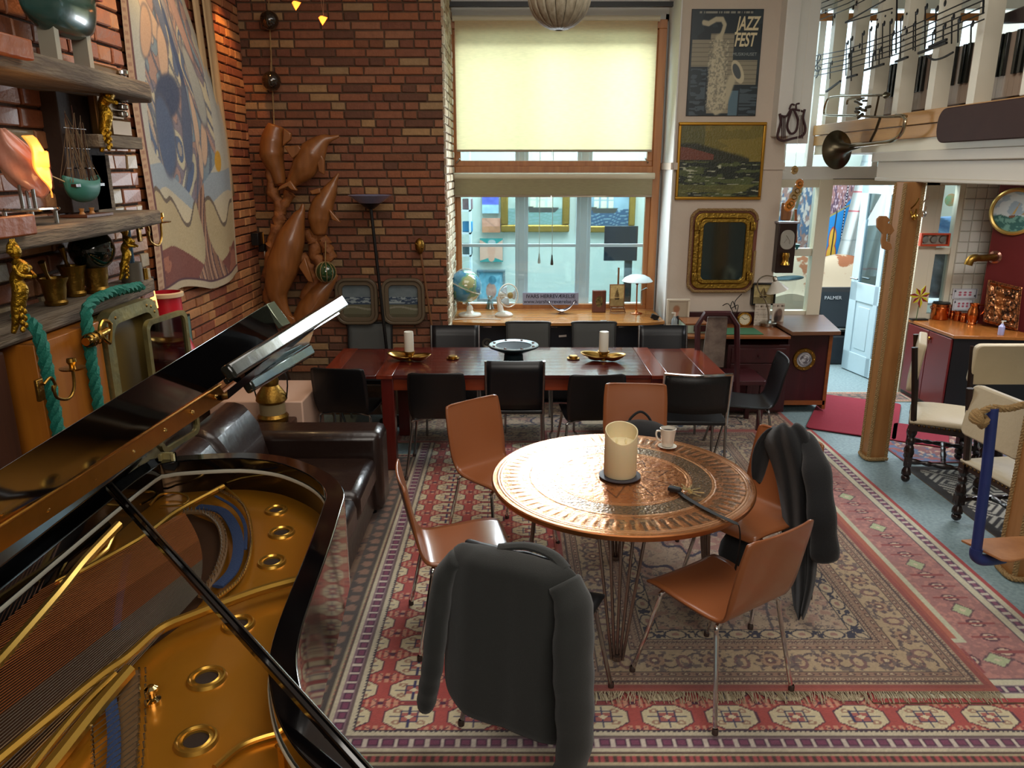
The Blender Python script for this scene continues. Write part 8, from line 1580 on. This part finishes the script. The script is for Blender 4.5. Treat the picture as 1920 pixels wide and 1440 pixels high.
# ================================================================ CARVED CHAIRS AND GLASS TABLE
DOAK = wood('dark_oak', '24140f', '160b08', .3, 2, 3, coat=.2); HIDE = mat('cream_hide', 'b8a88a', .5, bump=.2, bs=40, var=.05); NAIL = mat('nail_brass', '5c4426', .3, .9)
def turned(mb, a, b, r_): # bobbin-turned bar
    a, b = V(a), V(b); n = 30; P = []; RR = []
    for i in range(n + 1):
        f_ = i / n; P.append(a.lerp(b, f_)); RR.append(r_ * (1.25 if f_ < .1 or f_ > .9 or abs(f_ - .5) < .05 else .72 + .38 * abs(math.sin(f_ * math.pi * 6))))
    mb.tube(P, RR, 10)
def carved(label, arms=False, hb=1.0, w_=.50):
    t = thing('carved_chair', label, 'chair', (0, 0, 0), 0, 'carved oak chairs with nailed cream hide'); h = .43
    for sx in (-1, 1):
        for sy in (-1, 1):
            m_ = MB(); turned(m_, (sx * w_ / 2, sy * .22, .06), (sx * w_ / 2, sy * .22, h - .04), .026); m_.box((sx * w_ / 2, sy * .22, .16), (.05, .05, .07)); m_.ball((sx * w_ / 2, sy * .22, .03), .03, 12); m_.box((sx * w_ / 2, sy * .22, h - .03), (.05, .05, .07)); m_.build('leg', DOAK, t)
        m_ = MB(); turned(m_, (sx * w_ / 2, -.2, .16), (sx * w_ / 2, .2, .16), .017); m_.build('stretcher', DOAK, t)
        m_ = MB(); m_.tube([(sx * (w_ / 2 - .01), -.22, h), (sx * (w_ / 2 - .01), -.235, .6), (sx * (w_ / 2 - .01), -.28, hb - .03)], .022, 6); m_.build('back_post', DOAK, t)
    m_ = MB(); turned(m_, (-w_ / 2, 0, .16), (w_ / 2, 0, .16), .017); m_.build('stretcher', DOAK, t); m_ = MB(); turned(m_, (-w_ / 2, .22, .26), (w_ / 2, .22, .26), .017); m_.build('stretcher', DOAK, t)
    MB().box((0, 0, h - .02), (w_ + .02, .46, .05)).build('seat_rail', DOAK, t, bev=.004)
    MB().grid(lambda u, v: ((u - .5) * (w_ + .03), (v - .5) * .49, h + .015 + .045 * (1 - (2 * u - 1) ** 4) * (1 - (2 * v - 1) ** 4)), 14, 14).build('seat', HIDE, t, solid=.02); st = t.children[-1]
    z0, z1 = h + .22, hb; bk = MB().at((0, -.255, (z0 + z1) / 2), (R(-6), 0, 0)); bk.prism([(x, z) for x, z in rrect(w_, z1 - z0, .05, 5)], (-.025, .03), 'y').build('backrest', HIDE, t, bev=.012); bo = t.children[-1]
    for k in range(15):
        f_ = (k + .5) / 15
        for sx in (-1, 1):
            MB().ball((sx * (w_ / 2 + .018), (f_ - .5) * .46, h + .0), (.006, .009, .009), 8).build('nail', NAIL, st)
            z = z0 + .03 + (z1 - z0 - .06) * f_; MB().ball((sx * (w_ / 2 - .0), -.255 - (z - (z0 + z1) / 2) * .105, z), (.006, .008, .008), 8).build('nail', NAIL, bo)
        for sy in (-1, 1): MB().ball(((f_ - .5) * w_, sy * .245, h + .0), (.009, .006, .009), 8).build('nail', NAIL, st)
    return t
ch = carved('x', hb=1.0)
KG = 'carved oak chairs with nailed cream hide'
place(ch, True, (3.10, 5.16, .009), R(-118), 'carved oak chair seen edge-on, its back a row of brass nails', KG)
o2_ = place(ch, False, (3.05, 4.20, .009), R(-84), 'carved oak chair nearest the blue rod', KG)
o = place(ch, False, (3.66, 5.26, .009), R(180), 'carved oak chair behind the glass table, cream back toward the viewer', KG)
o.scale = (1, 1, .9); o2_.scale = (1, 1, .9)
t = thing('glass_table', 'small round table with a glass top among the carved chairs', 'table', (3.75, 4.45, 0)); MB().lathe([(0, .735), (.40, .735), (.405, .742), (.40, .75), (0, .75)], (3.75, 4.45, 0), 48).build('glass_top', mat('dark_table_glass', '20282a', .05, coat=1), t); MB().lathe([(.395, .738), (.408, .738), (.410, .752), (.395, .753)], (3.75, 4.45, 0), 48).build('rim', CHROME, t); MB().lathe([(.22, .012), (.2, .05), (.05, .1), (.04, .4), (.06, .7), (.2, .73)], (3.75, 4.45, 0), 28).build('pedestal', DOAK, t)
# rope, blue pipe and leather flap at the near post
YB = 3.30; t = thing('blue_rod', 'dark blue painted rod hanging from a rope knot at the right edge', 'rod', tuple(PY(1845, 1040, YB))); BLU = mat('navy_paint', '22306a', .5, var=.15, vs=9, bump=.2)
MB().tube([PY(1862, 765, YB), PY(1850, 880, YB), PY(1831, 1028, YB)], .024, 12).build('rod', BLU, t); MB().tube(smoothpts([PY(1831, 1028, YB), PY(1830, 1042, YB), PY(1845, 1050, YB), PY(1880, 1046, YB + .05)], 4), .028, 12).build('elbow', BLU, t); MB().tube([PY(1861, 764, YB), PY(1838, 782, YB)], .006, 6).build('wire_tail', CHROME, t)
t = thing('rope_knot', 'big sisal rope knot tied at the top of the blue rod', 'rope', tuple(PY(1835, 785, YB))); r = random.Random(5); m_ = MB(); k0 = PY(1836, 785, YB)
for k in range(7): a = r.uniform(0, 3); m_.tube([k0 + V((math.cos(q) * .035 * math.cos(a), math.sin(q) * .028, math.cos(q) * .035 * math.sin(a) + math.sin(q) * .012)) for q in [2 * math.pi * i / 12 for i in range(12)]], .012, 6, closed=True)
m_.build('knot', ROPEM, t); rope(MB(), [PY(1862, 765, YB), PY(1890, 766, YB), PY(1925, 758, YB), PY(1980, 748, YB)], .018, .06).build('rope', ROPEM, t); rope(MB(), [k0, PY(1842, 772, YB), PY(1860, 764, YB)], .016, .06).build('rope', ROPEM, t)
c = PY(1868, 1030, 3.3); t = thing('leather_flap', 'tan leather-covered board jutting out at the right edge below the blue rod', 'board', tuple(c)); zl = c.z
Lq = [PZ(1802, 1013, zl), PZ(1930, 1005, zl), PZ(1960, 1040, zl), PZ(1895, 1052, zl), PZ(1878, 1050, zl)]; MB().prism([(p.x, p.y) for p in Lq], (zl - .008, zl + .004)).build('flap', mat('tan_leather', '9a6238', .6, col2='b27a4c', vs=6, bump=.3, bs=40), t, bev=.003)
